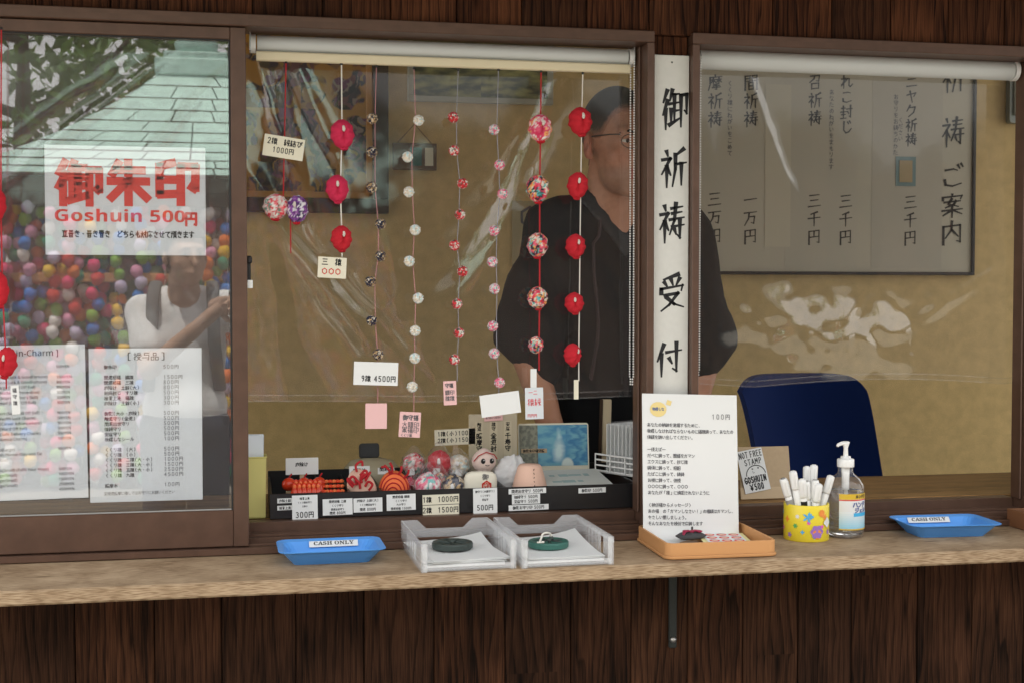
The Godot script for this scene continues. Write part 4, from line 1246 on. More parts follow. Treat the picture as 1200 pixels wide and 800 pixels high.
func inside_wall_things() -> void:
	mat("faded_ink", 0.030, 0.030, 0.028, 0.8)
	# the long board of prayers and their prices
	var b := framed("price_board", "large pale framed board of brushed Japanese prayer prices on the back wall", "notice board", Vector2(1.60, 1.5450), Vector2(2.822, 2.46), 0.012, mats["black_lacquer"], mat("board_paper", 0.52, 0.485, 0.385, 0.6))
	for j in 5: letters(b, func(s: SurfaceTool) -> void:
		var x := 2.7246
		for k in range(j, j + 1):
			glyph(s, ["祈", "祷", "ご", "案", "内"][k], x - 0.048, [2.379, 2.1654, 1.9812, 1.8638, 1.7596][k], 0.096, [0.11, 0.11, 0.09, 0.09, 0.09][k], 0.0120, 0.7), mats["faded_ink"], 0.0035)
	var cols := [[2.5454, "ニヤク祈祷", 2.3231, 0.0560, 0.047, "三千円"], [2.2721, "れこ封じ", 2.3174, 0.0585, 0.050, "三千円"], [2.1412, "召祈祷", 2.313, 0.0685, 0.054, "三千円"], [1.8797, "間祈祷", 2.3044, 0.0690, 0.056, "一万円"], [1.7357, "摩祈祷", 2.2996, 0.0690, 0.056, "三万円"]]
	for c: Array in cols:
		letters(b, func(s: SurfaceTool) -> void: column(s, c[1], c[0], c[2], c[4], 0.0076, c[3]), mats["faded_ink"], 0.0035)
		letters(b, func(s: SurfaceTool) -> void: column(s, c[5], c[0], 1.8584, 0.054, 0.0074, 0.0700), mats["faded_ink"], 0.0035)
	letters(b, func(s: SurfaceTool) -> void:
		for c: Array in [[1.795, 2.28, "くくり猿にねがいをこめて"], [2.21, 2.26, "あなたのねがいをまもります"], [2.48, 2.25, "お守りをお持ちのかた"], [2.50, 2.16, "ください"]]:
			column(s, c[2], c[0], c[1], 0.020, 0.0024, 0.024, 0.0), mats["grey_ink"], 0.0035)
	part("paper_strip", box_mesh(Vector3(0.105, 0.62, 0.001), 0.0), mat("strip_paper", 0.58, 0.54, 0.42, 0.7), b, Vector3(1.9906 - b.position.x, -0.04, 0.0035))
	for k in 3:
		part("paper_panel", box_mesh(Vector3(0.30, 0.86, 0.0006), 0.0001), mat("panel_paper_%d" % k, 0.54 - 0.03 * k, 0.505 - 0.03 * k, 0.405 - 0.02 * k, 0.7), b, Vector3(-0.40 + k * 0.36, 0, 0.0024))
	part("stamp", box_mesh(Vector3(0.085, 0.115, 0.001), 0.0), mat("stamp_blue", 0.16, 0.26, 0.27, 0.7), b, Vector3(2.5236, 1.9506, 0.004) - Vector3(b.position.x, b.position.y, 0))
	part("stamp_figure", box_mesh(Vector3(0.055, 0.085, 0.001), 0.0), mat("stamp_tan", 0.42, 0.32, 0.17, 0.7), b, Vector3(2.5236, 1.9506, 0.0056) - Vector3(b.position.x, b.position.y, 0))
	# a dark, busy painting in a wide frame
	var n1 := noise(FastNoiseLite.TYPE_CELLULAR, 0.11, 4, 1)
	n1.cellular_return_type = FastNoiseLite.RETURN_CELL_VALUE
	var n2 := noise(FastNoiseLite.TYPE_SIMPLEX, 0.02, 9, 3)
	var palette := [Color(0.02, 0.014, 0.012), Color(0.05, 0.03, 0.05), Color(0.16, 0.06, 0.07), Color(0.24, 0.12, 0.05), Color(0.09, 0.06, 0.03), Color(0.26, 0.20, 0.18), Color(0.32, 0.19, 0.04), Color(0.03, 0.03, 0.05), Color(0.14, 0.04, 0.10)]
	var dark := canvas("votive_painting", 256, 256, func(u: float, v: float) -> Color:
		var k := n1.get_noise_2d(u * 380.0 + n2.get_noise_2d(u * 300.0, v * 300.0) * 20.0, v * 150.0)
		var c: Color = palette[int((k * 0.5 + 0.5) * 8.99)]
		var g := n2.get_noise_2d(u * 170.0, v * 170.0 + 50.0)
		if g > 0.04:
			c = c.lerp(Color(0.46, 0.23, 0.035), clampf((g - 0.04) * 7.0, 0.0, 0.92))
		return c.linear_to_srgb())
	dark.uv1_scale = Vector3.ONE * 1.6
	var d := framed("votive_painting", "dark crowded painting in a wide brown frame on the back wall", "painting", Vector2(-0.13, 1.760), Vector2(0.494, 2.50), 0.052, mats["dark_timber"], dark)
	part("gilt_edge", box_mesh(Vector3(0.022, 0.60, 0.014), 0.002), mat("gilt", 0.46, 0.22, 0.05, 0.5), d, Vector3(0.243, 0, 0.002))
	part("gilt_edge", box_mesh(Vector3(0.505, 0.022, 0.014), 0.002), mats["gilt"], d, Vector3(-0.01, -0.306, 0.002))
	# a green landscape in a thin grey frame
	var n3 := noise(FastNoiseLite.TYPE_SIMPLEX, 0.03, 21, 4)
	var green := canvas("landscape_painting", 256, 128, func(u: float, v: float) -> Color:
		var k := n3.get_noise_2d(u * 120.0, v * 420.0) * 0.5 + 0.5
		var c := Color(0.045, 0.065, 0.030).lerp(Color(0.42, 0.42, 0.17), clampf(k * 1.7 - 0.45, 0.0, 1.0))
		return c.linear_to_srgb())
	green.uv1_scale = Vector3.ONE * 2.0
	framed("landscape_painting", "green landscape painting in a thin grey frame on the back wall", "painting", Vector2(0.5645, 2.168), Vector2(1.1035, 2.52), 0.020, mat("frame_grey", 0.42, 0.42, 0.35, 0.5), green)
	# small plaque on a cord
	var q := thing("wall_plaque", "small brown plaque hanging from a cord on the back wall", "plaque", Vector3(0.5897, 1.968, -2.088))
	part("board", box_mesh(Vector3(0.160, 0.097, 0.014), 0.002), mat("plaque_wood", 0.12, 0.065, 0.035, 0.6), q)
	part("card", box_mesh(Vector3(0.030, 0.066, 0.001), 0.0), mats["cream_paper"], q, Vector3(0.052, 0.0, 0.008))
	part("card", box_mesh(Vector3(0.042, 0.066, 0.001), 0.0), mat("plaque_teal", 0.04, 0.14, 0.13, 0.7), q, Vector3(0.004, 0.0, 0.008))
	var c := tool()
	tube(c, [Vector3(-0.062, 0.049, 0), Vector3(0, 0.118, 0), Vector3(0.062, 0.049, 0)], 0.0022, 5)
	part("cord", done(c), mat("tan_cord", 0.28, 0.19, 0.11, 0.9), q)
	# a paper with a round mark
	var f := notice("wall_poster", "pale paper with a round grey mark pinned beside the man", "poster", Vector3(1.020, 1.690, -2.097), 0.135, 0.250, mat("dull_paper", 0.44, 0.37, 0.22, 0.8))
	letters(f, func(s: SurfaceTool) -> void:
		glyph(s, "○", 0.975, 1.800, 0.09, 0.09, 0.009)
		row(s, "口", 1.003, 1.770, 0.034, 0.004), mats["grey_ink"])
	# the edge of a metal holder
	var m := thing("wall_holder", "slim grey metal holder on the back wall beside the price board", "holder", Vector3(2.992, 2.28, -2.08))
	var st := tool()
	slab(st, rounded(0.062, 0.26, 0.012), 0.03)
	part("body", done(st), mat("grey_metal", 0.22, 0.24, 0.22, 0.45, 0.5), m)
	part("lip", box_mesh(Vector3(0.016, 0.22, 0.012), 0.003), mat("grey_metal_pale", 0.42, 0.43, 0.38, 0.4, 0.4), m, Vector3(-0.008, 0.01, 0.02))
	chair()

func chair() -> void:
	var c := thing("office_chair", "navy blue office chair with a tall flared backrest behind the desk", "chair", Vector3(1.80, 0.25, -1.46), 0.0)
	# the backrest, a padded shell wider at the bottom
	var s := tool()
	s.set_smooth_group(1)
	var shell := func(u: float, v: float) -> Vector3:
		var w := lerpf(0.220, 0.210, v)
		var x := (u * 2.0 - 1.0)
		var y := lerpf(0.955, 0.45, v)
		var corner := pow(absf(x), 7.0) * pow(1.0 - v, 6.0) * 0.055
		return Vector3(x * w + 0.085 * v - 0.005, y - corner, 0.06 - 0.05 * (1.0 - x * x) + 0.03 * v)
	part("backrest", sheet(28, 24, shell, Vector3(0, 0, 1), 0.045), mats["navy_chair"], c)
	var q := tool()
	slab(q, rounded(0.48, 0.46, 0.08, 6), 0.07, Vector3(0, 0.40, 0.28), Basis(Vector3.RIGHT, PI / 2))
	part("seat", done(q), mats["navy_chair"], c)
	part("post", line_mesh(Vector3(0, 0.06, 0.25), Vector3(0, 0.39, 0.25), 0.028, 12), mats["black_rubber"], c)
	for k in 5:
		var a := TAU * k / 5.0
		part("leg", line_mesh(Vector3(0, 0.08, 0.25), Vector3(0.26 * cos(a), 0.045, 0.25 + 0.26 * sin(a)), 0.018, 8), mats["black_rubber"], c)
		part("caster", ball_mesh(Vector3(0.022, 0.022, 0.022), 10), mats["black_rubber"], c, Vector3(0.26 * cos(a), 0.022, 0.25 + 0.26 * sin(a)))

# ---------- strings of tied cloth charms ----------
var charm_meshes := {}

# a cloth monkey charm: a stuffed ball whose four limbs are gathered in front, with a white head and a knot
func charm_ball(key: String, colours: Array) -> Mesh:
	if charm_meshes.has(key):
		return charm_meshes[key]
	var nz := noise(FastNoiseLite.TYPE_CELLULAR, 1.5, charm_meshes.size() * 7 + 3, 1)
	nz.cellular_return_type = FastNoiseLite.RETURN_CELL_VALUE
	var nw := noise(FastNoiseLite.TYPE_SIMPLEX, 2.2, 5, 2)
	var shape := func(d: Vector3) -> float:
		var ang := atan2(d.x, -d.y)                      # round the front
		var front := maxf(0.0, d.z)
		var slit := exp(-absf(d.x) * 7.0) * smoothstep(0.25, 0.8, front) * smoothstep(0.45, 0.05, d.y) * smoothstep(-0.95, -0.5, d.y)
		var pleat := 0.045 * cos(ang * 9.0) * smoothstep(0.35, 0.95, sqrt(maxf(0.0, 1.0 - d.y * d.y))) * smoothstep(0.9, 0.2, absf(d.y))
		var low := 0.03 * pow(maxf(0.0, -d.y), 5.0)
		return 1.0 - 0.46 * slit + pleat * 1.5 + low + 0.06 * nw.get_noise_3dv(d * 1.3)
	var paint = null
	if colours.size():
		paint = func(d: Vector3) -> Color:
			var p := d + Vector3(nw.get_noise_3dv(d), nw.get_noise_3dv(d + Vector3(5, 0, 0)), 0) * 0.35
			return colours[int((nz.get_noise_3dv(p * 2.4) * 0.5 + 0.5) * (colours.size() - 0.01))]
	charm_meshes[key] = lump(44, 30, shape, paint)
	return charm_meshes[key]

var floral := {
	"pink_print": [Color(0.62, 0.03, 0.10), Color(0.75, 0.30, 0.36), Color(0.80, 0.74, 0.70), Color(0.66, 0.08, 0.16), Color(0.75, 0.38, 0.12)],
	"green_print": [Color(0.72, 0.70, 0.66), Color(0.12, 0.28, 0.22), Color(0.68, 0.16, 0.18), Color(0.74, 0.44, 0.42), Color(0.60, 0.03, 0.05)],
	"purple_print": [Color(0.10, 0.03, 0.16), Color(0.22, 0.06, 0.30), Color(0.70, 0.68, 0.72), Color(0.05, 0.03, 0.10), Color(0.36, 0.14, 0.42)],
	"navy_print": [Color(0.015, 0.018, 0.04), Color(0.012, 0.012, 0.02), Color(0.68, 0.60, 0.46), Color(0.5, 0.33, 0.16), Color(0.02, 0.02, 0.05)],
	"cream_print": [Color(0.72, 0.68, 0.58), Color(0.70, 0.66, 0.60), Color(0.64, 0.52, 0.36), Color(0.42, 0.60, 0.62), Color(0.76, 0.74, 0.70)],
	"red_print": [Color(0.58, 0.02, 0.03), Color(0.62, 0.03, 0.05), Color(0.72, 0.68, 0.62), Color(0.03, 0.07, 0.04), Color(0.55, 0.02, 0.03)],
	"rose_print": [Color(0.74, 0.16, 0.26), Color(0.76, 0.60, 0.60), Color(0.68, 0.06, 0.16), Color(0.10, 0.40, 0.38), Color(0.78, 0.74, 0.72)],
	"bright_print": [Color(0.62, 0.03, 0.06), Color(0.76, 0.36, 0.10), Color(0.74, 0.68, 0.58), Color(0.10, 0.42, 0.42), Color(0.03, 0.03, 0.04), Color(0.70, 0.10, 0.16)],
}

func charm_string(label: String, top: Vector2, z: float, cord: String, r_cord: float, balls: Array, low: float) -> Node3D:
	var t := thing("charm_string", label, "charm", Vector3(top.x, top.y, z), 0, "strings of cloth charms hanging in the window")
	var pts := [Vector3.ZERO]
	for b: Array in balls:
		pts.append(Vector3((b[0].x - top.x) * 0.35, b[0].y - top.y, -0.001))
	pts.append(Vector3(pts[-1].x, low - top.y, 0))
	var s := tool()
	tube(s, pts, r_cord, 5)
	part("cord", done(s), mats[cord], t)
	part("hook", ball_mesh(Vector3(0.003, 0.003, 0.003), 8), mats["black_rubber"], t)
	for b: Array in balls:
		var key: String = b[2]
		var m: Material = mats[key] if mats.has(key) and not floral.has(key) else mats["printed_cloth"]
		var turn := Basis(Vector3.UP, b[3] if b.size() > 3 else rng.randf_range(-0.7, 0.7)) * Basis(Vector3.BACK, rng.randf_range(-0.12, 0.12))
		var r: Vector2 = b[1]
		var mesh := charm_ball(key + ("_%d" % (rng.randi() % 3) if floral.has(key) else ""), floral.get(key, []))
		var ball := part("ball", mesh, m, t, Vector3(b[0].x - top.x, b[0].y - top.y, 0), turn * Basis.from_scale(Vector3(r.x, r.y, r.x)))
		part("head", charm_head(), mat("bead_cloth", 0.62, 0.56, 0.50, 0.9), ball, Vector3(0, 0.30, 0.90))
		if r.y > 0.018:
			part("knot", charm_knot(), m if m != mats["printed_cloth"] else mats["red_cloth"], ball, Vector3(0, -1.04, 0.05))
	return t

func charm_head() -> Mesh:
	if not charm_meshes.has("head"):
		charm_meshes["head"] = ball_mesh(Vector3(0.15, 0.24, 0.13), 12)
	return charm_meshes["head"]

func charm_knot() -> Mesh:
	if not charm_meshes.has("knot"):
		charm_meshes["knot"] = lump(16, 8, func(d: Vector3) -> float: return (0.32 + 0.12 * sin(atan2(d.z, d.x) * 5.0)) / (d / Vector3(1, 0.35, 0.9)).length())
	return charm_meshes["knot"]

func slip(t: Node3D, called: String, ctr: Vector2, w: float, h: float, m: Material, tilt := 0.0, dz := 0.016) -> Node3D:
	var n := Node3D.new()
	n.name = called
	t.add_child(n, true)
	n.position = Vector3(ctr.x - t.position.x, ctr.y - t.position.y, dz)
	n.rotation.z = tilt
	part("paper", box_mesh(Vector3(w, h, 0.0008), 0.0002), m, n)
	return n

func slip_text(n: Node3D, rows: Array, m: Material) -> void:
	var s := tool()
	for r: Array in rows:
		row(s, r[0], r[1], r[2], r[3], r[4], 0.9, 0.10)
	part("lettering", done(s), m, n, Vector3(0, 0, 0.0009))

func charm_strings() -> void:
	var z := -0.020
	var K := 1.0 / 577.0
	# two printed balls side by side on a red cord
	var a := charm_string("red cord with a green and a purple printed cloth ball side by side", Vector2(0.074, 1.9292), z, "red_cord", 0.0013, [[Vector2(0.052, 1.6411), Vector2(14.5, 14.5) * K, "green_print", 0.3], [Vector2(0.0943, 1.6366), Vector2(12.5, 15.5) * K, "purple_print", -0.3]], 1.5473)
	var n := slip(a, "price_card", Vector2(0.0679, 1.7574), 0.080, 0.043, mats["cream_paper"], -0.14)
	slip_text(n, [["2猿　縁結び", -0.034, 0.016, 0.0125, 0.0016], ["1000円", -0.022, -0.001, 0.0115, 0.0014]], mats["ink"])
	# three red balls, white cord
	a = charm_string("white cord with three red and crimson cloth balls above a card reading three monkeys", Vector2(0.1843, 1.9297), z, "white_cord", 0.0014, [[Vector2(0.1854, 1.7892), Vector2(13.5, 16.5) * K, "crimson_cloth", 0.1], [Vector2(0.1746, 1.679), Vector2(13, 15.5) * K, "crimson_cloth", 0.0], [Vector2(0.1827, 1.5791), Vector2(12, 14.5) * K, "red_cloth", 0.2]], 1.5411)
	n = slip(a, "price_card", Vector2(0.1627, 1.5186), 0.057, 0.042, mats["cream_paper"], -0.05)
	slip_text(n, [["三　猿", -0.021, 0.018, 0.0135, 0.0018]], mats["ink"])
	slip_text(n, [["○○○", -0.021, -0.001, 0.0135, 0.0017]], mats["red_ink"])
	# small balls
	var small := Vector2(6.4, 6.4) * K
	var l := []
	for v: Vector2 in [Vector2(0.2458, 1.8217), Vector2(0.2455, 1.7544), Vector2(0.2444, 1.6827), Vector2(0.2624, 1.6084), Vector2(0.2622, 1.5433), Vector2(0.2411, 1.4911), Vector2(0.2434, 1.412), Vector2(0.2562, 1.343)]:
		l.append([v, small, "navy_print"])
	a = charm_string("thin string of eight small navy and gold cloth balls above a nine monkeys card", Vector2(0.2548, 1.927), z, "pink_cord", 0.0007, l, 1.24)
	n = slip(a, "price_card", Vector2(0.25, 1.3047), 0.090, 0.047, mats["paper"], -0.04)
	slip_text(n, [["9猿 4500円", -0.030, -0.004, 0.0120, 0.0016]], mats["ink"])
	slip(a, "pink_slip", Vector2(0.2514, 1.2172), 0.0440, 0.0520, mats["pink_paper"], -0.01, 0.003)
	l = []
	for v: Vector2 in [Vector2(0.3407, 1.8207), Vector2(0.3177, 1.7456), Vector2(0.3202, 1.6744), Vector2(0.3331, 1.597), Vector2(0.3207, 1.5332), Vector2(0.3389, 1.4572), Vector2(0.3326, 1.3906), Vector2(0.3316, 1.3345), Vector2(0.3261, 1.2757)]:
		l.append([v, small, "cream_print"])
	a = charm_string("thin string of nine small cream cloth balls above a pink slip", Vector2(0.3313, 1.9261), z, "pink_cord", 0.0007, l, 1.2247)
	n = slip(a, "pink_slip", Vector2(0.3206, 1.1984), 0.0440, 0.0520, mats["pink_paper"], -0.06, 0.003)
	slip_text(n, [["御守福", -0.015, 0.020, 0.011, 0.0016], ["大願印", -0.016, 0.006, 0.012, 0.0012], ["案福印", -0.016, -0.005, 0.012, 0.0012], ["くくり猿", -0.018, -0.019, 0.006, 0.0008]], mats["grey_ink"])
	l = []
	for v: Vector2 in [Vector2(0.4121, 1.8287), Vector2(0.4138, 1.7607), Vector2(0.4315, 1.6936), Vector2(0.4261, 1.6296), Vector2(0.4144, 1.5662), Vector2(0.4312, 1.5127), Vector2(0.4196, 1.4457), Vector2(0.4239, 1.3858), Vector2(0.414, 1.3311)]:
		l.append([v, small, "red_print"])
	a = charm_string("thin string of nine small red printed cloth balls above a narrow pink slip", Vector2(0.4229, 1.9258), z, "grey_cord", 0.0007, l, 1.2852)
	n = slip(a, "pink_slip", Vector2(0.4041, 1.2623), 0.0270, 0.0500, mats["pink_paper"], 0.03, 0.003)
	slip_text(n, [["守福", -0.010, 0.020, 0.009, 0.0014], ["願印", -0.010, 0.006, 0.010, 0.0012], ["猿猿", -0.010, -0.006, 0.010, 0.0012]], mats["grey_ink"])
	l = []
	for v: Vector2 in [Vector2(0.4977, 1.8056), Vector2(0.5094, 1.7329), Vector2(0.5157, 1.673), Vector2(0.4976, 1.5969), Vector2(0.494, 1.5324), Vector2(0.4985, 1.4767), Vector2(0.4948, 1.3996), Vector2(0.4975, 1.3427), Vector2(0.5092, 1.2821)]:
		l.append([v, small, "rose_print"])
	a = charm_string("thin string of nine small rose and white cloth balls above a tilted blank card", Vector2(0.5068, 1.9286), z, "grey_cord", 0.0008, l, 1.2393)
	slip(a, "blank_card", Vector2(0.5101, 1.2376), 0.084, 0.046, mats["paper"], 0.12, 0.003)
	# five big printed balls on a red cord
	a = charm_string("red cord with five large printed cloth balls above a red stamped card", Vector2(0.5971, 1.9282), z, "red_cord", 0.0016, [[Vector2(0.5954, 1.8116), Vector2(14, 16) * K, "pink_print", 0.1], [Vector2(0.59, 1.6857), Vector2(13.5, 16) * K, "bright_print", 0.3], [Vector2(0.5901, 1.5685), Vector2(12.5, 14.5) * K, "bright_print", -0.2], [Vector2(0.5901, 1.4581), Vector2(12, 13) * K, "bright_print", 0.8], [Vector2(0.5866, 1.3599), Vector2(9, 10) * K, "bright_print", 0.2]], 1.3062)
	slip(a, "paper_strip", Vector2(0.5811, 1.2902), 0.0130, 0.040, mats["paper"], 0.0, 0.002)
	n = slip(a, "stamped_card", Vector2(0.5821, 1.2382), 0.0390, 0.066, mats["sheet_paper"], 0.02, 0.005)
	slip_text(n, [["一二", -0.012, 0.028, 0.010, 0.0012], ["猿縁", -0.014, 0.010, 0.0150, 0.0014], ["円円円", -0.015, -0.022, 0.007, 0.0008]], mats["pink_ink"])
	# five plain red balls on a white cord
	a = charm_string("white cord with five plain red cloth balls above a small ivory tag", Vector2(0.6868, 1.9277), z, "white_cord", 0.0013, [[Vector2(0.6814, 1.828), Vector2(14, 16.5) * K, "red_cloth", 0.1], [Vector2(0.6762, 1.6942), Vector2(12.5, 15.5) * K, "red_cloth", -0.1], [Vector2(0.6718, 1.5673), Vector2(12, 14) * K, "red_cloth", 0.15], [Vector2(0.6692, 1.4473), Vector2(11.5, 12.5) * K, "red_cloth", -0.1], [Vector2(0.6657, 1.3395), Vector2(10.5, 13) * K, "red_cloth", 0.6]], 1.2836)
	slip(a, "ivory_tag", Vector2(0.6732, 1.2656), 0.0100, 0.041, mats["cream_paper"], 0.0, 0.002)
	# the string outside the closed sash
	a = charm_string("red cord with red cloth balls and a white tag outside the closed sash", Vector2(-0.4517, 1.96), 0.055, "red_cord", 0.0014, [[Vector2(-0.4665, 1.6322), Vector2(11, 18) * K, "red_cloth", 0.1], [Vector2(-0.464, 1.4759), Vector2(11, 19) * K, "red_cloth", 0.1], [Vector2(-0.4505, 1.3379), Vector2(11, 16) * K, "red_cloth", -0.2]], 1.2879)
	n = slip(a, "paper_strip", Vector2(-0.4347, 1.2669), 0.0150, 0.055, mats["paper"], 0.05, 0.004)
	slip_text(n, [["福", -0.004, 0.022, 0.008, 0.001], ["守", -0.004, 0.010, 0.008, 0.001], ["猿", -0.004, -0.002, 0.008, 0.001]], mats["grey_ink"])
	a.rotation = Vector3.ZERO

# ---------- things on the counter ----------
func rect_ring(w: float, d: float, r: float, y: float, seg := 3) -> Array:
	var out := []
	for q in rounded(w, d, r, seg):
		out.append(Vector3(q.x, y, q.y))
	return out

func cash_tray(label: String, at: Vector3, turn: float, label_x: float) -> void:
	var t := thing("cash_tray", label, "tray", at, turn, "blue cash trays on the counter")
	var s := tool()
	loft(s, [rect_ring(0.145, 0.082, 0.012, 0.0), rect_ring(0.150, 0.087, 0.014, 0.003), rect_ring(0.186, 0.122, 0.018, 0.024), rect_ring(0.203, 0.138, 0.020, 0.0275), rect_ring(0.204, 0.139, 0.020, 0.0290), rect_ring(0.202, 0.137, 0.020, 0.0297), rect_ring(0.181, 0.117, 0.017, 0.0260), rect_ring(0.147, 0.084, 0.013, 0.0055), rect_ring(0.140, 0.078, 0.010, 0.0042)])
	part("tray", done(s), mats["blue_plastic"], t)
	var lean := Basis(Vector3.RIGHT, -0.70)
	var l := part("label", box_mesh(Vector3(0.096, 0.0135, 0.0006), 0.0), mats["paper"], t, Vector3(label_x, 0.0215, -0.0500), lean)
	var tm := print_mesh("CASH ONLY", 0.0135, system_font("Droid Serif", true), HORIZONTAL_ALIGNMENT_CENTER)
	part("lettering", tm, mats["ink"], l, Vector3(0, 0.0078, 0.0006), Basis.from_scale(Vector3(0.98, 0.80, 1)))

func paper_tray(label: String, at: Vector3, turn: float) -> void:
	var t := thing("document_tray", label, "tray", at, turn, "frosted document trays on the counter")
	var w := 0.180
	var d := 0.262
	var h := 0.054
	var m: Material = mats["frosted"]
	part("base", box_mesh(Vector3(w - 0.0064, 0.003, d - 0.004), 0.0008), m, t, Vector3(0, 0.0025, 0))
	part("front_lip", box_mesh(Vector3(w - 0.0064, 0.0085, 0.003), 0.0008), m, t, Vector3(0, 0.0085, d * 0.5 - 0.0035))
	var s := tool()
	var k := w * 0.5 - 0.0034
	slab(s, PackedVector2Array([Vector2(-k, 0.0045), Vector2(k, 0.0045), Vector2(k, h), Vector2(k * 0.66, h), Vector2(k * 0.44, h - 0.018), Vector2(-k * 0.44, h - 0.018), Vector2(-k * 0.66, h), Vector2(-k, h)]), 0.003)
	part("back_wall", done(s), m, t, Vector3(0, 0, -d * 0.5 + 0.0035))
	for sx: float in [-1.0, 1.0]:
		var q := tool()
		var x := sx * (w * 0.5 - 0.0015)
		box(q, Vector3(x, 0.0045, 0), Vector3(0.003, 0.009, d), 0.0008)
		box(q, Vector3(x, h - 0.006, 0), Vector3(0.0036, 0.012, d), 0.0008)
		# uprights between the slots
		box(q, Vector3(x, 0.0285, -d * 0.5 + 0.042), Vector3(0.003, 0.0387, 0.078), 0.0006)
		box(q, Vector3(x, 0.0285, d * 0.5 - 0.032), Vector3(0.003, 0.0387, 0.063), 0.0006)
		for i in 4:
			box(q, Vector3(x, 0.0285, -0.033 + 0.0235 * i), Vector3(0.003, 0.0387, 0.0135), 0.0006)
		part("side_wall", done(q), m, t)
		part("corner_post", box_mesh(Vector3(0.008, h, 0.0035), 0.0008), m, t, Vector3(sx * (w * 0.5 - 0.0072), h * 0.5, d * 0.5 - 0.0018))

func paper_stack(label: String, at: Vector3, turns: Array, seeds: int) -> void:
	var t := thing("paper_stack", label, "paper", at, 0, "stacks of printed sheets in the document trays")
	var r := RandomNumberGenerator.new()
	r.seed = seeds
	var y := 0.0
	for k in turns.size():
		var hh: float = 0.0055 if k == 0 else 0.0009
		var a: float = turns[k]
		var curl := r.randf_range(0.0, 0.004) if k > 0 else 0.0
		var y0 := y + hh * 0.5
		var f := func(u: float, v: float) -> Vector3:
			var lift := curl * pow(u, 3.0) * pow(1.0 - v, 2.0) * 4.0
			return Basis(Vector3.UP, a) * Vector3((u - 0.5) * 0.150, 0, (v - 0.5) * 0.212) + Vector3(0, y0 + lift, 0)
		part("sheet", sheet(8, 8, f, Vector3.UP, hh * 0.9), mats["paper"], t)
		y += hh + 0.0003
	var s := tool()
	for k in 9:
		row(s, "くくり猿　祈祷受付御守り", -0.055, 0.075 - k * 0.014, 0.005, 0.0005, 1.0)
	part("lettering", done(s), mats["grey_ink"], t, Vector3(0, y + 0.0012, 0), Basis(Vector3.UP, turns[-1]) * Basis(Vector3.RIGHT, -PI / 2))

func paper_weight(label: String, at: Vector3, m: Material, loop: bool) -> void:
	var t := thing("paper_weight", label, "paperweight", at, 0.3)
	part("disc", lathe_mesh([Vector2(0, 0), Vector2(0.038, 0), Vector2(0.040, 0.002), Vector2(0.040, 0.010), Vector2(0.0385, 0.0125), Vector2(0.034, 0.0122), Vector2(0.0, 0.0112)], 40, false), m, t)
	# the cast pattern on top
	var s := tool()
	for k in 7:
		var a := TAU * k / 7.0
		tube(s, [Vector3(0.008 * cos(a), 0.0120, 0.008 * sin(a)), Vector3(0.022 * cos(a + 0.25), 0.0128, 0.022 * sin(a + 0.25)), Vector3(0.031 * cos(a + 0.1), 0.0120, 0.031 * sin(a + 0.1))], [0.0016, 0.0022, 0.001], 6)
	lathe(s, [Vector2(0, 0.011), Vector2(0.007, 0.012), Vector2(0.006, 0.016), Vector2(0, 0.017)], 12)
	part("cast_relief", done(s), mats["dark_iron"], t)
	if loop:
		var q := tool()
		tube(q, smoothed([Vector3(0.006, 0.014, 0), Vector3(0.004, 0.024, 0.002), Vector3(-0.004, 0.0285, 0.004), Vector3(-0.016, 0.0275, 0.006), Vector3(-0.022, 0.021, 0.010), Vector3(-0.028, 0.0145, 0.014), Vector3(-0.033, 0.0138, 0.016), Vector3(-0.022, 0.0148, 0.022)]), 0.0021, 7)
		part("cord_loop", done(q), mats["white_cord"], t)
		part("knob", ball_mesh(Vector3(0.005, 0.006, 0.005), 10), mats["dark_iron"], t, Vector3(0.006, 0.016, 0))

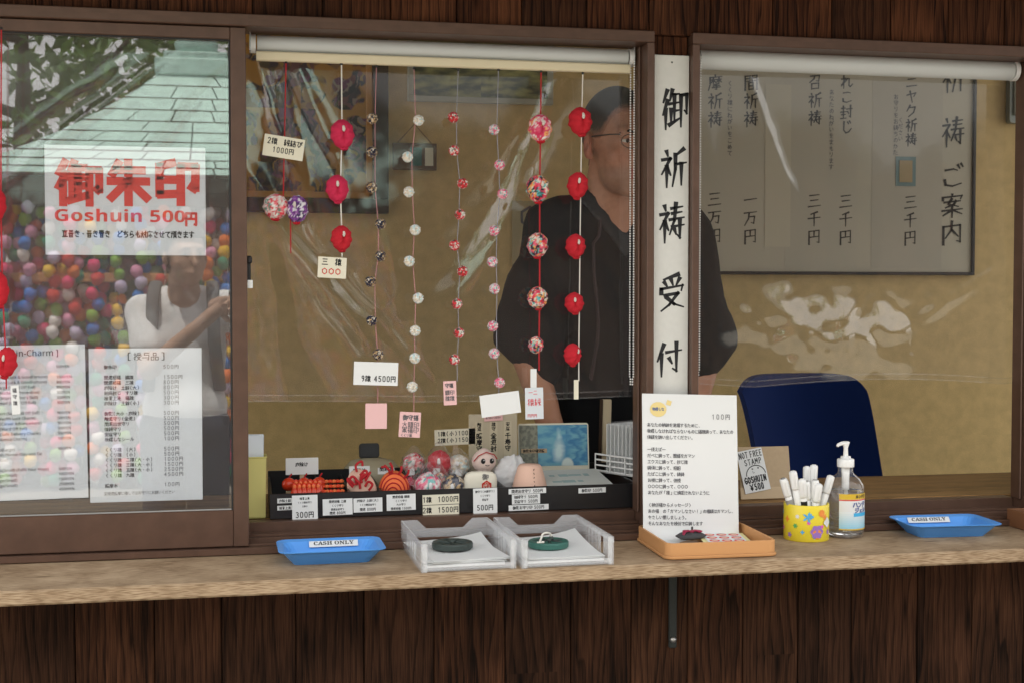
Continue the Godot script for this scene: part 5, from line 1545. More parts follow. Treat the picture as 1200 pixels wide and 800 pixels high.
func counter_things() -> void:
	cash_tray("blue plastic cash tray standing beside the stacked papers and yellow container", Vector3(0.150, COUNTER, 0.112), 0.02, 0.010)
	cash_tray("blue plastic cash tray standing beside the hand gel bottle", Vector3(1.463, COUNTER, 0.092), -0.06, -0.012)
	paper_tray("frosted plastic tray whose paper lies under a dark iron disc without a cord", Vector3(0.3925, COUNTER, 0.139), 0.03)
	paper_tray("frosted plastic tray whose paper lies under a green iron disc with a cord", Vector3(0.5830, COUNTER, 0.139), 0.02)
	paper_stack("loose stack of printed sheets under the dark iron disc", Vector3(0.3890, COUNTER + 0.0055, 0.149), [0.03, 0.02, 0.07, -0.02, 0.14, 0.05, 0.16], 3)
	paper_stack("neat stack of printed sheets under the green disc with a cord", Vector3(0.5830, COUNTER + 0.0055, 0.149), [0.02, 0.03, 0.0, 0.05, 0.02], 5)
	paper_weight("round dark green iron paperweight without a cord on loose paper", Vector3(0.3830, COUNTER + 0.0205, 0.150), mats["dark_iron"], false)
	paper_weight("round verdigris green iron paperweight with a white cord loop", Vector3(0.5730, COUNTER + 0.0175, 0.158), mats["verdigris_iron"], true)
	wooden_tray()
	pen_can()
	gel_bottle()
	kraft_folder()
	# the box at the end of the counter with a purple ball in it
	var b := thing("wooden_box", "small dark brown wooden box holding a purple ball at the counter end", "box", Vector3(1.7200, COUNTER, 0.085))
	for k in 4:
		var sx: float = [-1.0, 1.0, 0.0, 0.0][k]
		var sz: float = [0.0, 0.0, -1.0, 1.0][k]
		part("side", box_mesh(Vector3(0.008 if sx != 0 else 0.1234, 0.038, 0.11 if sx != 0 else 0.008), 0.001), mat("box_wood", 0.20, 0.085, 0.035, 0.6), b, Vector3(sx * 0.066, 0.0195, sz * 0.051))
	part("bottom", box_mesh(Vector3(0.123, 0.004, 0.093), 0.0005), mat("box_wood", 0.20, 0.085, 0.035, 0.6), b, Vector3(0, 0.003, 0))
	var pb := thing("cloth_ball", "purple cloth ball lying in the wooden box at the counter end", "ball", Vector3(1.6870, COUNTER + 0.034, 0.092))
	part("body", lump(16, 10, func(d: Vector3) -> float: return 0.027 * (1.0 + 0.06 * sin(atan2(d.z, d.x) * 6.0))), mat("purple_cloth", 0.30, 0.22, 0.48, 0.85), pb)
	var c := tool()
	tube(c, [Vector3(-0.028, -0.010, 0.030), Vector3(-0.033, -0.014, 0.052), Vector3(-0.034, -0.028, 0.056)], 0.0022, 6)
	tube(c, [Vector3(-0.020, -0.008, 0.034), Vector3(-0.018, -0.010, 0.052), Vector3(-0.026, -0.030, 0.056)], 0.0022, 6)
	part("cord", done(c), mats["white_cord"], pb)

func wooden_tray() -> void:
	var t := thing("wooden_tray", "shallow orange brown wooden tray holding the tall white notice", "tray", Vector3(0.9010, COUNTER, 0.1465), -0.02)
	var w := 0.226
	var d := 0.214
	var wood: Material = mats["tray_wood"]
	var s := tool()
	loft(s, [rect_ring(w + 0.004, d + 0.004, 0.020, 0.0015, 6), rect_ring(w + 0.006, d + 0.006, 0.021, 0.003, 6), rect_ring(w + 0.006, d + 0.006, 0.021, 0.0062, 6), rect_ring(w + 0.002, d + 0.002, 0.019, 0.0078, 6), rect_ring(w - 0.014, d - 0.014, 0.012, 0.0080, 6)])
	part("base", done(s), wood, t)
	var q := tool()
	var outer := [rect_ring(w, d, 0.018, 0.0082, 6), rect_ring(w, d, 0.018, 0.0312, 6), rect_ring(w - 0.002, d - 0.002, 0.017, 0.0325, 6), rect_ring(w - 0.009, d - 0.009, 0.013, 0.0325, 6), rect_ring(w - 0.011, d - 0.011, 0.012, 0.0312, 6), rect_ring(w - 0.011, d - 0.011, 0.012, 0.0082, 6), rect_ring(w, d, 0.018, 0.0082, 6)]
	loft(q, outer, false, false)
	part("rim", done(q), wood, t)
	# the notice: a sheet that lies in the tray, bends and stands against the window frame
	var n := thing("standing_notice", "tall white laminated notice of 100 yen standing bent in the wooden tray", "notice", Vector3(0.8990, COUNTER, 0.0), 0)
	var w2 := 0.208
	var run := func(v: float) -> Vector2:      # z, y along the sheet from its top
		var l := v * 0.430
		if l < 0.262:
			return Vector2(0.0420 + 0.034 * l / 0.262, 0.3080 - l)
		var k := (l - 0.262) / 0.168
		var bend := minf(k / 0.34, 1.0)
		return Vector2(0.076 + 0.016 * bend * bend + maxf(0.0, k - 0.34) * 0.160, maxf(0.0110 + 0.0010 * sin(k * 9.0), 0.046 - 0.036 * sin(bend * PI * 0.5)))
	var skew := func(y: float) -> float: return 0.004 * (y - 0.15) / 0.15
	var f := func(u: float, v: float) -> Vector3:
		var zy: Vector2 = run.call(v)
		return Vector3((u - 0.5) * w2 + skew.call(zy.y), zy.y - 0.007 * u, zy.x + 0.004 * sin(u * 3.0))
	part("sheet", sheet(10, 40, f, Vector3(0, 0.3, 1).normalized(), 0.0008), mats["paper"], n)
	var on := func(p: Vector2) -> Vector3:     # lettering laid on the standing part
		var l := 0.3080 - p.y
		var u := p.x / w2 + 0.5
		var v: Vector3 = f.call(u, l / 0.430)
		return v + Vector3(0, 0, 0.0014)
	var s2 := tool()
	var lines := ["あなたの目標を達成するために、", "我慢しなければならないものに点猿貼って、あなたの", "身近を思い出してください。", "", "一例えば一", "だべに貼って、間食をガマン", "エクスに貼って、封じ猿", "財布に貼って、節約", "たばこに貼って、禁煙", "お酒に貼って、減酒", "○○○に貼って、○○○", "あなたが「猿」に支配されないように", "", "〈庚申堂からメッセージ〉", "あの人への「ガマンしなさい!」の言葉はガマンし、", "やさしい間しましょう。", "そんなあなたを全力で応援します"]
	for k in lines.size():
		row(s2, lines[k], -0.094, 0.2480 - k * 0.0126, 0.0079, 0.0010, 0.95, 0.05, on)
	part("lettering", done(s2), mats["grey_ink"], n)
	var s3 := tool()
	row(s3, "100円", 0.046, 0.2680, 0.0110, 0.0011, 1.0, 0.3, on)
	part("lettering", done(s3), mats["grey_ink"], n)
	var s4 := tool()
	for k in 14:
		var a := TAU * k / 14.0
		var p0: Vector3 = on.call(Vector2(-0.0700 + 0.018 * cos(a), 0.2760 + 0.0155 * sin(a)))
		var p1: Vector3 = on.call(Vector2(-0.0700 + 0.018 * cos(a + TAU / 14.0), 0.2760 + 0.0155 * sin(a + TAU / 14.0)))
		var c: Vector3 = on.call(Vector2(-0.0700, 0.2760))
		tri(s4, c, p0, p1, Vector3(0, 0, 1))
	glyph(s4, "・", -0.0620, 0.305, 0.03, 0.03, 0.010, 0.0, on)
	part("emblem", done(s4), mat("emblem_yellow", 0.78, 0.62, 0.26, 0.7), n)
	var s5 := tool()
	row(s5, "我慢しな", -0.0830, 0.2800, 0.0065, 0.0009, 0.95, 0.05, func(p: Vector2) -> Vector3: return on.call(p) + Vector3(0, 0, 0.0008))
	part("lettering", done(s5), mat("blue_ink", 0.05, 0.13, 0.35, 0.7), n)
	# a sheet of stickers on its lying end, and a stone with a red ribbon
	var st := thing("sticker_sheet", "yellow and white sheet of round red stickers lying in the wooden tray", "stickers", Vector3(0.9440, COUNTER + 0.0160, 0.1500), -0.18)
	part("sheet", box_mesh(Vector3(0.098, 0.0010, 0.150), 0.0003), mat("sticker_yellow", 0.80, 0.74, 0.36, 0.55), st)
	part("white_field", box_mesh(Vector3(0.080, 0.0008, 0.132), 0.0002), mats["paper"], st, Vector3(0, 0.0012, 0))
	for i in 3:
		for j in 4:
			part("sticker", lathe_mesh([Vector2(0, 0), Vector2(0.0105, 0), Vector2(0.0105, 0.0005), Vector2(0, 0.0006)], 14), mats["pink_ink"], st, Vector3(-0.025 + i * 0.025, 0.0018, -0.048 + j * 0.032))
			part("sticker_face", lathe_mesh([Vector2(0, 0), Vector2(0.0068, 0), Vector2(0.0066, 0.0004), Vector2(0, 0.0005)], 12), mats["peach_cloth"], st, Vector3(-0.025 + i * 0.025, 0.0025, -0.046 + j * 0.032))
	var k := thing("ribbon_stone", "flat dark stone tied with a red ribbon weighing down the notice", "stone", Vector3(0.8792, 0.965, 0.1195), 0.1)
	part("stone", lump(24, 12, func(d: Vector3) -> float: return 1.0 / (d / Vector3(0.034, 0.0085, 0.022)).length() * (1.0 + 0.05 * sin(d.x * 7.0 + d.z * 3.0))), mat("dark_stone", 0.055, 0.055, 0.058, 0.8), k, Vector3(0, 0.0085, 0))
	var rb := tool()
	for side: float in [-1.0, 1.0]:
		tube(rb, [Vector3(0, 0.0175, 0.006), Vector3(side * 0.007, 0.0200, 0.007), Vector3(side * 0.017, 0.0190 - side * 0.001, 0.009), Vector3(side * 0.021, 0.0155 + side * 0.003, 0.012)], [0.0022, 0.0045, 0.0060, 0.0030], 8, true, 0.5)
	tube(rb, [Vector3(-0.004, 0.0175, 0.006), Vector3(0.004, 0.0185, 0.006)], 0.0034, 8)
	part("ribbon", done(rb), mat("wine_ribbon", 0.30, 0.008, 0.05, 0.5), k)
	part("peg", line_mesh(Vector3(0.006, 0.015, -0.004), Vector3(0.006, 0.0260, -0.004), 0.0022, 8), mats["dark_iron"], k)

func pen_can() -> void:
	var t := thing("pen_can", "round yellow can printed with small coloured shapes holding white pens", "can", Vector3(1.1470, COUNTER, 0.0870))
	var r := 0.0470
	var h := 0.0760
	var yellow := mat("can_yellow", 0.82, 0.66, 0.04, 0.35)
	part("body", lathe_mesh([Vector2(0, 0.0), Vector2(r - 0.001, 0.0), Vector2(r, 0.0015), Vector2(r, h - 0.0015), Vector2(r - 0.0007, h), Vector2(r - 0.0022, h), Vector2(r - 0.0024, 0.004), Vector2(0, 0.003)], 56), yellow, t)
	# printed shapes, bent round the can
	var g := RandomNumberGenerator.new()
	g.seed = 77
	var colours := [mat("print_blue", 0.10, 0.42, 0.70, 0.4), mat("print_pink", 0.75, 0.12, 0.45, 0.4), mat("print_orange", 0.85, 0.28, 0.05, 0.4), mat("print_purple", 0.34, 0.18, 0.52, 0.4), mat("print_green", 0.08, 0.38, 0.10, 0.4), mats["paper"]]
	var shape := func(a: float, y: float, size: float, points: int, deep: float, lift: float) -> ArrayMesh:
		var s := tool()
		var pt := func(dx: float, dy: float) -> Vector3:
			var b := a + dx / r
			return Vector3((r + lift) * sin(b), y + dy, (r + lift) * cos(b))
		var n := points * 4
		for i in n:
			var r0 := size * (1.0 - deep * (0.5 - 0.5 * cos(TAU * i * points / n)))
			var r1 := size * (1.0 - deep * (0.5 - 0.5 * cos(TAU * (i + 1) * points / n)))
			tri(s, pt.call(0, 0), pt.call(r0 * cos(TAU * i / n), r0 * sin(TAU * i / n)), pt.call(r1 * cos(TAU * (i + 1) / n), r1 * sin(TAU * (i + 1) / n)), Vector3(sin(a), 0, cos(a)))
		return done(s)
	for k in 26:
		var a := TAU * k / 26.0 + g.randf_range(-0.1, 0.1)
		part("printed_mark", shape.call(a, 0.012 + 0.052 * fposmod(k * 0.382, 1.0), g.randf_range(0.0045, 0.0095), 4 + k % 4, 0.5, 0.0005), colours[k % 6], t)
	# a big blue flourish and an orange sun in front
	for q: Array in [[-0.35, 0.052, 0.0125, 5, 0.75, 0], [-0.22, 0.054, 0.007, 4, 0.6, 0], [0.30, 0.060, 0.0085, 9, 0.25, 2], [0.06, 0.022, 0.0150, 6, 0.2, 3], [0.07, 0.017, 0.0105, 5, 0.1, 2], [0.62, 0.040, 0.011, 4, 0.3, 5]]:
		part("printed_mark", shape.call(q[0], q[1], q[2], q[3], q[4], 0.0009 + 0.0002 * q[5]), colours[q[5]], t)
	# the pens
	var spots := [[-0.030, 0.006, -0.32, 0.05, 0.128], [-0.018, 0.012, -0.20, 0.06, 0.140], [-0.006, 0.014, -0.13, 0.10, 0.122], [0.004, 0.012, -0.09, 0.08, 0.116], [0.010, -0.012, 0.04, -0.12, 0.142], [0.018, -0.006, 0.10, -0.10, 0.146], [0.016, 0.018, 0.03, 0.05, 0.118], [0.026, 0.006, 0.30, 0.02, 0.130], [-0.012, -0.014, -0.10, -0.15, 0.120], [-0.024, -0.010, -0.26, -0.08, 0.118], [0.006, 0.022, 0.12, 0.12, 0.112]]
	for k in spots.size():
		var q: Array = spots[k]
		var p := thing("marker_pen", "white marker pen standing with the others in the yellow can", "pen", t.position + Vector3(q[0], 0.008, q[1]), 0, "white marker pens in the yellow can")
		p.rotation = Vector3(q[3], 0, -q[2])
		p.position -= p.basis.y * 0.0
		p.position = t.position + Vector3(q[0] * 0.55, 0.0075, q[1] * 0.55)
		part("barrel", lathe_mesh([Vector2(0, 0), Vector2(0.005, 0), Vector2(0.0078, 0.004), Vector2(0.0078, q[4] - 0.040), Vector2(0.0070, q[4] - 0.039), Vector2(0, q[4] - 0.039)], 14), mats["white_plastic"], p)
		part("pen_cap", lathe_mesh([Vector2(0, q[4] - 0.0385), Vector2(0.0082, q[4] - 0.0385), Vector2(0.0086, q[4] - 0.034), Vector2(0.0084, q[4] - 0.004), Vector2(0.0074, q[4]), Vector2(0, q[4])], 14), mats["white_plastic"], p)
		part("cap_end", lathe_mesh([Vector2(0, q[4] + 0.0002), Vector2(0.0050, q[4] + 0.0002), Vector2(0.0045, q[4] + 0.0016), Vector2(0, q[4] + 0.0018)], 12), mats["grey_plastic"] if k % 3 == 0 else mats["white_plastic"], p)
		part("pocket_clip", box_mesh(Vector3(0.003, 0.026, 0.0016), 0.0005), mats["white_plastic"], p, Vector3(0.0, q[4] - 0.019, 0.0100))
		if k % 2 == 0:
			part("print_band", lathe_mesh([Vector2(0.00795, q[4] - 0.060), Vector2(0.00795, q[4] - 0.046)], 14), mats["pink_ink"] if k == 4 else mats["black_rubber"] if k == 2 else mats["grey_plastic"], p)

func gel_bottle() -> void:
	var t := thing("gel_bottle", "clear pump bottle of hand gel with a blue and white label", "bottle", Vector3(1.2390, COUNTER, 0.0790), -0.15)
	var body := mat("clear_plastic", 0.98, 0.99, 1.0, 0.05)
	body.transparency = BaseMaterial3D.TRANSPARENCY_ALPHA
	body.albedo_color.a = 0.05
	var gel := mat("gel", 0.98, 0.99, 0.99, 0.05)
	gel.refraction_enabled = true
	gel.refraction_scale = 0.033
	gel.albedo_color.a = 0.02
	gel.transparency = BaseMaterial3D.TRANSPARENCY_ALPHA
	var R := 0.0390
	part("body", lathe_mesh([Vector2(0, 0.001), Vector2(0.030, 0.0), Vector2(R - 0.002, 0.003), Vector2(R, 0.008), Vector2(R, 0.104), Vector2(R - 0.002, 0.112), Vector2(0.030, 0.124), Vector2(0.018, 0.134), Vector2(0.0155, 0.138), Vector2(0.0155, 0.148)], 40), body, t)
	part("gel", lathe_mesh([Vector2(0, 0.003), Vector2(0.028, 0.003), Vector2(R - 0.0034, 0.006), Vector2(R - 0.0025, 0.010), Vector2(R - 0.0025, 0.096), Vector2(R - 0.003, 0.0985), Vector2(0, 0.0975)], 40), gel, t)
	# the label: a band bent round the front
	var band := func(a0: float, a1: float, y0: float, y1: float, lift: float) -> ArrayMesh:
		var s := tool()
		var n := 24
		for k in n:
			var b0 := lerpf(a0, a1, float(k) / n)
			var b1 := lerpf(a0, a1, float(k + 1) / n)
			var r := R + lift
			quad(s, Vector3(r * sin(b0), y0, r * cos(b0)), Vector3(r * sin(b1), y0, r * cos(b1)), Vector3(r * sin(b1), y1, r * cos(b1)), Vector3(r * sin(b0), y1, r * cos(b0)), Vector3(sin(b0), 0, cos(b0)))
		return done(s)
	var l0 := -0.62
	var l1 := 1.75
	var lab := part("label", band.call(l0, l1, 0.0215, 0.0920, 0.0005), mats["paper"], t)
	part("label_band", band.call(l0, l1, 0.0840, 0.0955, 0.0010), mat("label_gold", 0.66, 0.44, 0.03, 0.4), lab)
	part("label_line", band.call(l0, l1, 0.0815, 0.0835, 0.0012), mat("label_red", 0.70, 0.03, 0.03, 0.4), lab)
	part("label_patch", band.call(0.15, 1.4, 0.0480, 0.0555, 0.0012), mat("label_blue", 0.05, 0.42, 0.75, 0.4), lab)
	for k in 8:
		part("label_band", band.call(l0, l1, 0.0225 + k * 0.0045, 0.0269 + k * 0.0045, 0.0010), mat("label_fade_%d" % k, lerpf(0.33, 0.74, k / 7.0), lerpf(0.64, 0.79, k / 7.0), lerpf(0.80, 0.80, k / 7.0), 0.4), lab)
	part("label_band", band.call(l0, l1, 0.0195, 0.0220, 0.0012), mats["label_gold"], lab)
	var wrap := func(p: Vector2) -> Vector3:
		var b := p.x / R
		return Vector3((R + 0.0016) * sin(b), p.y, (R + 0.0016) * cos(b))
	var s := tool()
	row(s, "ハンド", 0.0040, 0.0790, 0.0115, 0.0019, 0.95, 0.06, wrap)
	row(s, "ジェル", 0.0080, 0.0665, 0.0105, 0.0018, 0.95, 0.06, wrap)
	part("lettering", done(s), mat("label_ink", 0.015, 0.05, 0.28, 0.5), lab)
	var s2 := tool()
	row(s2, "ルンドジ", 0.010, 0.0935, 0.0070, 0.0014, 0.95, 0.06, wrap)
	part("lettering", done(s2), mats["ink"], lab)
	# pump
	var w: Material = mats["white_plastic"]
	part("collar", lathe_mesh([Vector2(0, 0.148), Vector2(0.0175, 0.1484), Vector2(0.0180, 0.150), Vector2(0.0178, 0.164), Vector2(0.0165, 0.1655), Vector2(0.0110, 0.166), Vector2(0.0105, 0.1710), Vector2(0, 0.1712)], 28), w, t)
	part("dip_tube", line_mesh(Vector3(0, 0.012, 0), Vector3(0.002, 0.147, 0), 0.0035, 10), w, t)
	part("pump_housing", lathe_mesh([Vector2(0, 0.098), Vector2(0.0075, 0.100), Vector2(0.0085, 0.146), Vector2(0, 0.147)], 16), w, t)
	var q := tool()
	lathe(q, [Vector2(0.0055, 0.1714), Vector2(0.0050, 0.176), Vector2(0.0044, 0.188), Vector2(0.0075, 0.1975), Vector2(0.0082, 0.201), Vector2(0.0060, 0.2025), Vector2(0, 0.203)], 18)
	tube(q, [Vector3(0.002, 0.1985, 0), Vector3(-0.010, 0.1985, 0.004), Vector3(-0.0185, 0.1960, 0.007), Vector3(-0.0205, 0.1925, 0.008)], [0.0048, 0.0042, 0.0036, 0.0030], 10)
	part("nozzle", done(q), w, t)

func kraft_folder() -> void:
	var t := thing("kraft_folder", "brown kraft paper folder leaning inside the window behind the pens", "folder", Vector3(1.1430, DESK + 0.001, -0.118), 0.0)
	t.rotation.x = -0.20
	part("back_leaf", box_mesh(Vector3(0.122, 0.118, 0.0015), 0.0004), mats["kraft"], t, Vector3(0.0, 0.059, 0))
	part("pocket", box_mesh(Vector3(0.126, 0.026, 0.0025), 0.0006), mat("kraft_pale", 0.55, 0.42, 0.27, 0.85), t, Vector3(0, 0.013, 0.003))
	var n := thing("stamp_notice", "hand lettered paper reading NOT FREE STAMP GOSHUIN 500 yen", "notice", t.position + Vector3(-0.030, 0.064, -0.006), 0)
	n.rotation = Vector3(-0.20, 0, 0.17)
	part("paper", box_mesh(Vector3(0.0620, 0.0960, 0.0006), 0.0001), mats["paper"], n)
	var s := tool()
	row(s, "NOT FREE", -0.0280, 0.0445, 0.0145, 0.0016, 0.52, 0.02)
	row(s, "STAMP", -0.0185, 0.0270, 0.0140, 0.0016, 0.58, 0.08)
	row(s, "GOSHUIN", -0.0270, -0.0120, 0.0150, 0.0026, 0.50, 0.02)
	row(s, "¥500", -0.0180, -0.0290, 0.0150, 0.0024, 0.66, 0.12)
	# the rounded face outline with two dots and a mouth
	var arc := []
	for k in 15:
		var a := PI * (0.0 + k / 14.0)
		arc.append(Vector2(0.004 + 0.023 * cos(a), -0.010 + 0.021 * sin(a)))
	for k in 14:
		var d: Vector2 = (arc[k + 1] - arc[k]).normalized().orthogonal() * 0.0010
		quad(s, Vector3(arc[k].x + d.x, arc[k].y + d.y, 0), Vector3(arc[k + 1].x + d.x, arc[k + 1].y + d.y, 0), Vector3(arc[k + 1].x - d.x, arc[k + 1].y - d.y, 0), Vector3(arc[k].x - d.x, arc[k].y - d.y, 0), Vector3(0, 0, 1))
	glyph(s, "・", -0.010, 0.012, 0.016, 0.016, 0.0026)
	glyph(s, "・", 0.004, 0.012, 0.016, 0.016, 0.0026)
	glyph(s, "し", -0.004, 0.0, 0.006, 0.006, 0.0008)
	part("lettering", done(s), mats["ink"], n, Vector3(0, 0, 0.0008))

# ---------- the black display tray behind the counter and what stands in it ----------
func tray_card(t: Node3D, x0: float, x1: float, y0: float, y1: float, rows: Array, m := "paper", dz := 0.0) -> void:
	var n := Node3D.new()
	n.name = "price_card"
	t.add_child(n, true)
	n.position = Vector3((x0 + x1) * 0.5 - t.position.x, (y0 + y1) * 0.5 - t.position.y, -0.0640 + dz - t.position.z)
	n.rotation.z = 0.012
	var w := x1 - x0
	var h := y1 - y0
	part("paper", box_mesh(Vector3(w, h, 0.0007), 0.0002), mats[m], n)
	var s := tool()
	for r: Array in rows:
		var tw := 0.0
		for ch: String in r[0]:
			tw += r[2] * 0.92 * (0.5 if ch == " " else 0.80 if "0123456789()".contains(ch) else 1.08)
		row(s, r[0], -tw * 0.5, h * 0.5 - r[1] * h, r[2], r[2] * 0.13, 0.92, 0.08)
	part("lettering", done(s), mats["ink"], n, Vector3(0, 0, 0.0008))

func doll(called: String, label: String, at: Vector3, r: Vector2, mesh: Mesh, m: Material, group: String) -> Node3D:
	var t := thing(called, label, "charm", at, rng.randf_range(-0.4, 0.4), group)
	part("body", mesh, m, t, Vector3(0, r.y, 0), Basis.from_scale(Vector3(r.x, r.y, r.x)))
	return t

func wrapped_ball(label: String, at: Vector3, r: Vector2, key: String) -> void:
	var t := thing("wrapped_charm", label, "charm", at, rng.randf_range(-0.3, 0.3), "cloth charms wrapped in clear film in the display tray")
	var m: Material = mats[key] if not floral.has(key) else mats["printed_cloth"]
	var b := part("body", charm_ball(key + ("_1" if floral.has(key) else ""), floral.get(key, [])), m, t, Vector3(0, r.y, 0), Basis.from_scale(Vector3(r.x, r.y, r.x)))
	part("head", charm_head(), mats["white_cloth"], b, Vector3(0, 0.30, 0.90))
	part("tag", box_mesh(Vector3(r.x * 0.55, r.y * 0.55, 0.0006), 0.0001), mats["paper"], t, Vector3(r.x * rng.randf_range(-0.4, 0.4), r.y * 0.55, r.x * 1.02), Basis(Vector3.BACK, rng.randf_range(-0.3, 0.3)))
	var nz := noise(FastNoiseLite.TYPE_SIMPLEX, 2.5, int(at.x * 1000.0), 3)
	var film := lump(44, 30, func(d: Vector3) -> float: return 1.16 + 0.10 * nz.get_noise_3dv(d) + 0.07 * absf(nz.get_noise_3dv(d * 3.0)) + 0.35 * pow(maxf(0.0, d.y), 14.0))
	part("film", film, mats["cellophane"], t, Vector3(0, r.y * 1.08, 0), Basis.from_scale(Vector3(r.x, r.y, r.x)))

func display_tray() -> void:
	var z0 := -0.066
	var t := thing("display_tray", "long black display tray of charms with price cards along its front", "tray", Vector3(0.4330, DESK, -0.20))
	var lo := Vector3(0.0370, DESK, -0.345)
	var hi := Vector3(0.8290, DESK + 0.052, z0)
	var lk: Material = mats["black_lacquer"]
	var o := -t.position
	slab_box("bottom", Vector3(lo.x, lo.y, lo.z) + o, Vector3(hi.x, lo.y + 0.005, hi.z - 0.005) + o, lk, t)
	slab_box("front", Vector3(lo.x, lo.y, hi.z - 0.0048) + o, Vector3(hi.x, hi.y, hi.z) + o, lk, t)
	slab_box("back", Vector3(lo.x, lo.y + 0.0052, lo.z) + o, Vector3(hi.x, hi.y + 0.012, lo.z + 0.005) + o, lk, t)
	for x: float in [lo.x, hi.x - 0.005, 0.140, 0.198, 0.265, 0.336, 0.530]:
		slab_box("divider" if x > lo.x and x < hi.x - 0.01 else "end", Vector3(x, lo.y + 0.0052, lo.z + 0.0052) + o, Vector3(x + 0.005, hi.y - 0.001, hi.z - 0.005) + o, lk, t)
	tray_card(t, 0.0520, 0.0840, 1.0370, 1.0470, [["厄除土鈴", 0.2, 0.0060]])
	tray_card(t, 0.0520, 0.0840, 1.0225, 1.0320, [["技芸上達", 0.2, 0.0060]])
	tray_card(t, 0.0820, 0.1342, 1.0010, 1.0528, [["技芸上達", 0.08, 0.0052], ["くくり猿お守り", 0.25, 0.0042], ["土鈴小", 0.40, 0.0040], ["300円", 0.66, 0.0125]], "paper", 0.003)
	tray_card(t, 0.1446, 0.2062, 1.0090, 1.0430, [["開運招福 三猿", 0.08, 0.0055], ["くくり守り", 0.34, 0.0050], ["開運出世守り", 0.58, 0.0046], ["開運 800円", 0.78, 0.0058]], "paper", 0.001)
	tray_card(t, 0.2080, 0.2682, 1.0132, 1.0427, [["厄除け 土鈴(大)", 0.08, 0.0058], ["くくり猿安産守り", 0.40, 0.0044], ["開運 800円", 0.70, 0.0060]], "paper", 0.001)
	tray_card(t, 0.2770, 0.3380, 1.0146, 1.0487, [["開運招福 願猿", 0.08, 0.0056], ["くくり守り", 0.34, 0.0050], ["大小守り", 0.56, 0.0050], ["開運招福 1500円", 0.80, 0.0052]], "paper", 0.001)
	tray_card(t, 0.3524, 0.4303, 1.0245, 1.0455, [["1猿　1000円", 0.20, 0.0118]], "cream_paper", 0.001)
	tray_card(t, 0.3530, 0.4300, 1.0020, 1.0232, [["2猿　1500円", 0.20, 0.0118]], "cream_paper", 0.001)
	tray_card(t, 0.4600, 0.5118, 1.0014, 1.0562, [["御守り(大猿守り)", 0.08, 0.0050], ["くくり守り", 0.25, 0.0044], ["安産守", 0.40, 0.0046], ["500円", 0.64, 0.0118]], "paper", 0.003)
	tray_card(t, 0.5368, 0.6186, 1.0416, 1.0530, [["開運出世守り 500円", 0.18, 0.0072]], "paper", 0.001)
	tray_card(t, 0.5440, 0.6055, 1.0195, 1.0408, [["復縁守り 500円", 0.10, 0.0068], ["安産守り 500円", 0.56, 0.0068]], "paper", 0.001)
	tray_card(t, 0.5368, 0.6243, 1.0060, 1.0180, [["御影お守り印 500円", 0.18, 0.0072]], "paper", 0.001)
	tray_card(t, 0.6901, 0.7508, 1.0390, 1.0502, [["御影印 500円", 0.18, 0.0070]], "paper", 0.001)
	# red clay figures in a bunch
	var fig := tool()
	lathe(fig, [Vector2(0, 0), Vector2(0.0078, 0.0005), Vector2(0.0088, 0.006), Vector2(0.0075, 0.017), Vector2(0.0050, 0.0225), Vector2(0.0058, 0.0275), Vector2(0.0045, 0.0335), Vector2(0, 0.0355)], 14)
	var fm := done(fig)
	var face := ball_mesh(Vector3(0.0040, 0.0042, 0.0020), 10)
	for k in 12:
		var at := Vector3(0.0880 + (k % 6) * 0.0100 + (0.004 if k >= 6 else 0.0), DESK + 0.0345 + (0.004 if k >= 6 else 0.0), -0.098 - (k / 6) * 0.022)
		var d := thing("clay_figure", "small glossy red clay monkey figure standing in a bunch in the display tray", "figurine", at, rng.randf_range(-0.3, 0.3), "red clay monkey figures in the display tray")
		part("body", fm, mat("red_glaze", 0.62, 0.045, 0.015, 0.2), d)
		part("face", face, mats["orange_cloth"], d, Vector3(0, 0.0275, 0.0045))
		part("belly", face, mats["peach_cloth"], d, Vector3(0, 0.011, 0.0068), Basis.from_scale(Vector3(0.8, 0.9, 0.8)))
		part("base", box_mesh(Vector3(0.010, 0.0274, 0.010), 0.001), mats["kraft"], d, Vector3(0, -0.0137, 0))
	for k in 3:
		var d := thing("clay_bell", "round red clay bell behind the small red figures in the display tray", "bell", Vector3(0.078 + k * 0.032, DESK + 0.046, -0.150), 0, "round red clay bells behind the clay figures")
		part("body", lump(18, 10, func(q: Vector3) -> float: return 0.0150 * (1.0 - 0.1 * maxf(0.0, q.y))), mats["red_glaze"], d, Vector3(0, 0.014, 0))
		part("cord", line_mesh(Vector3(0, 0.026, 0), Vector3(0.006, 0.036, 0.004), 0.0016, 6), mats["red_cord"], d)
		part("stand", box_mesh(Vector3(0.012, 0.0412, 0.012), 0.001), mats["kraft"], d, Vector3(0, -0.0203, 0))
	for c: Array in [[0.108, 1.095, -0.200, 0.070, 0.036, "厄除け"], [0.232, 1.079, -0.200, 0.045, 0.026, "厄除け"], [0.290, 1.080, -0.200, 0.036, 0.014, "開運守"]]:
		var pc := notice("tray_card", {"厄除け": "small printed card standing behind the red clay bells", "開運守": "narrow printed card standing behind the coiled orange cord charm"}[c[5]] if c[0] != 0.232 else "small printed card standing behind the pink bag with red cords", "card", Vector3(c[0], c[1], c[2]), c[3], c[4], mats["paper"])
		pc.rotation.x = -0.15
		var cs := tool()
		row(cs, c[5], -0.014, 0.008, 0.0085, 0.0013)
		part("lettering", done(cs), mats["ink"], pc, Vector3(0, 0, 0.001))
		part("stay", box_mesh(Vector3(0.010, c[1] - DESK - 0.007, 0.003), 0.0005), mats["kraft"], pc, Vector3(0, -(c[1] - DESK - 0.005) * 0.5, -0.003))
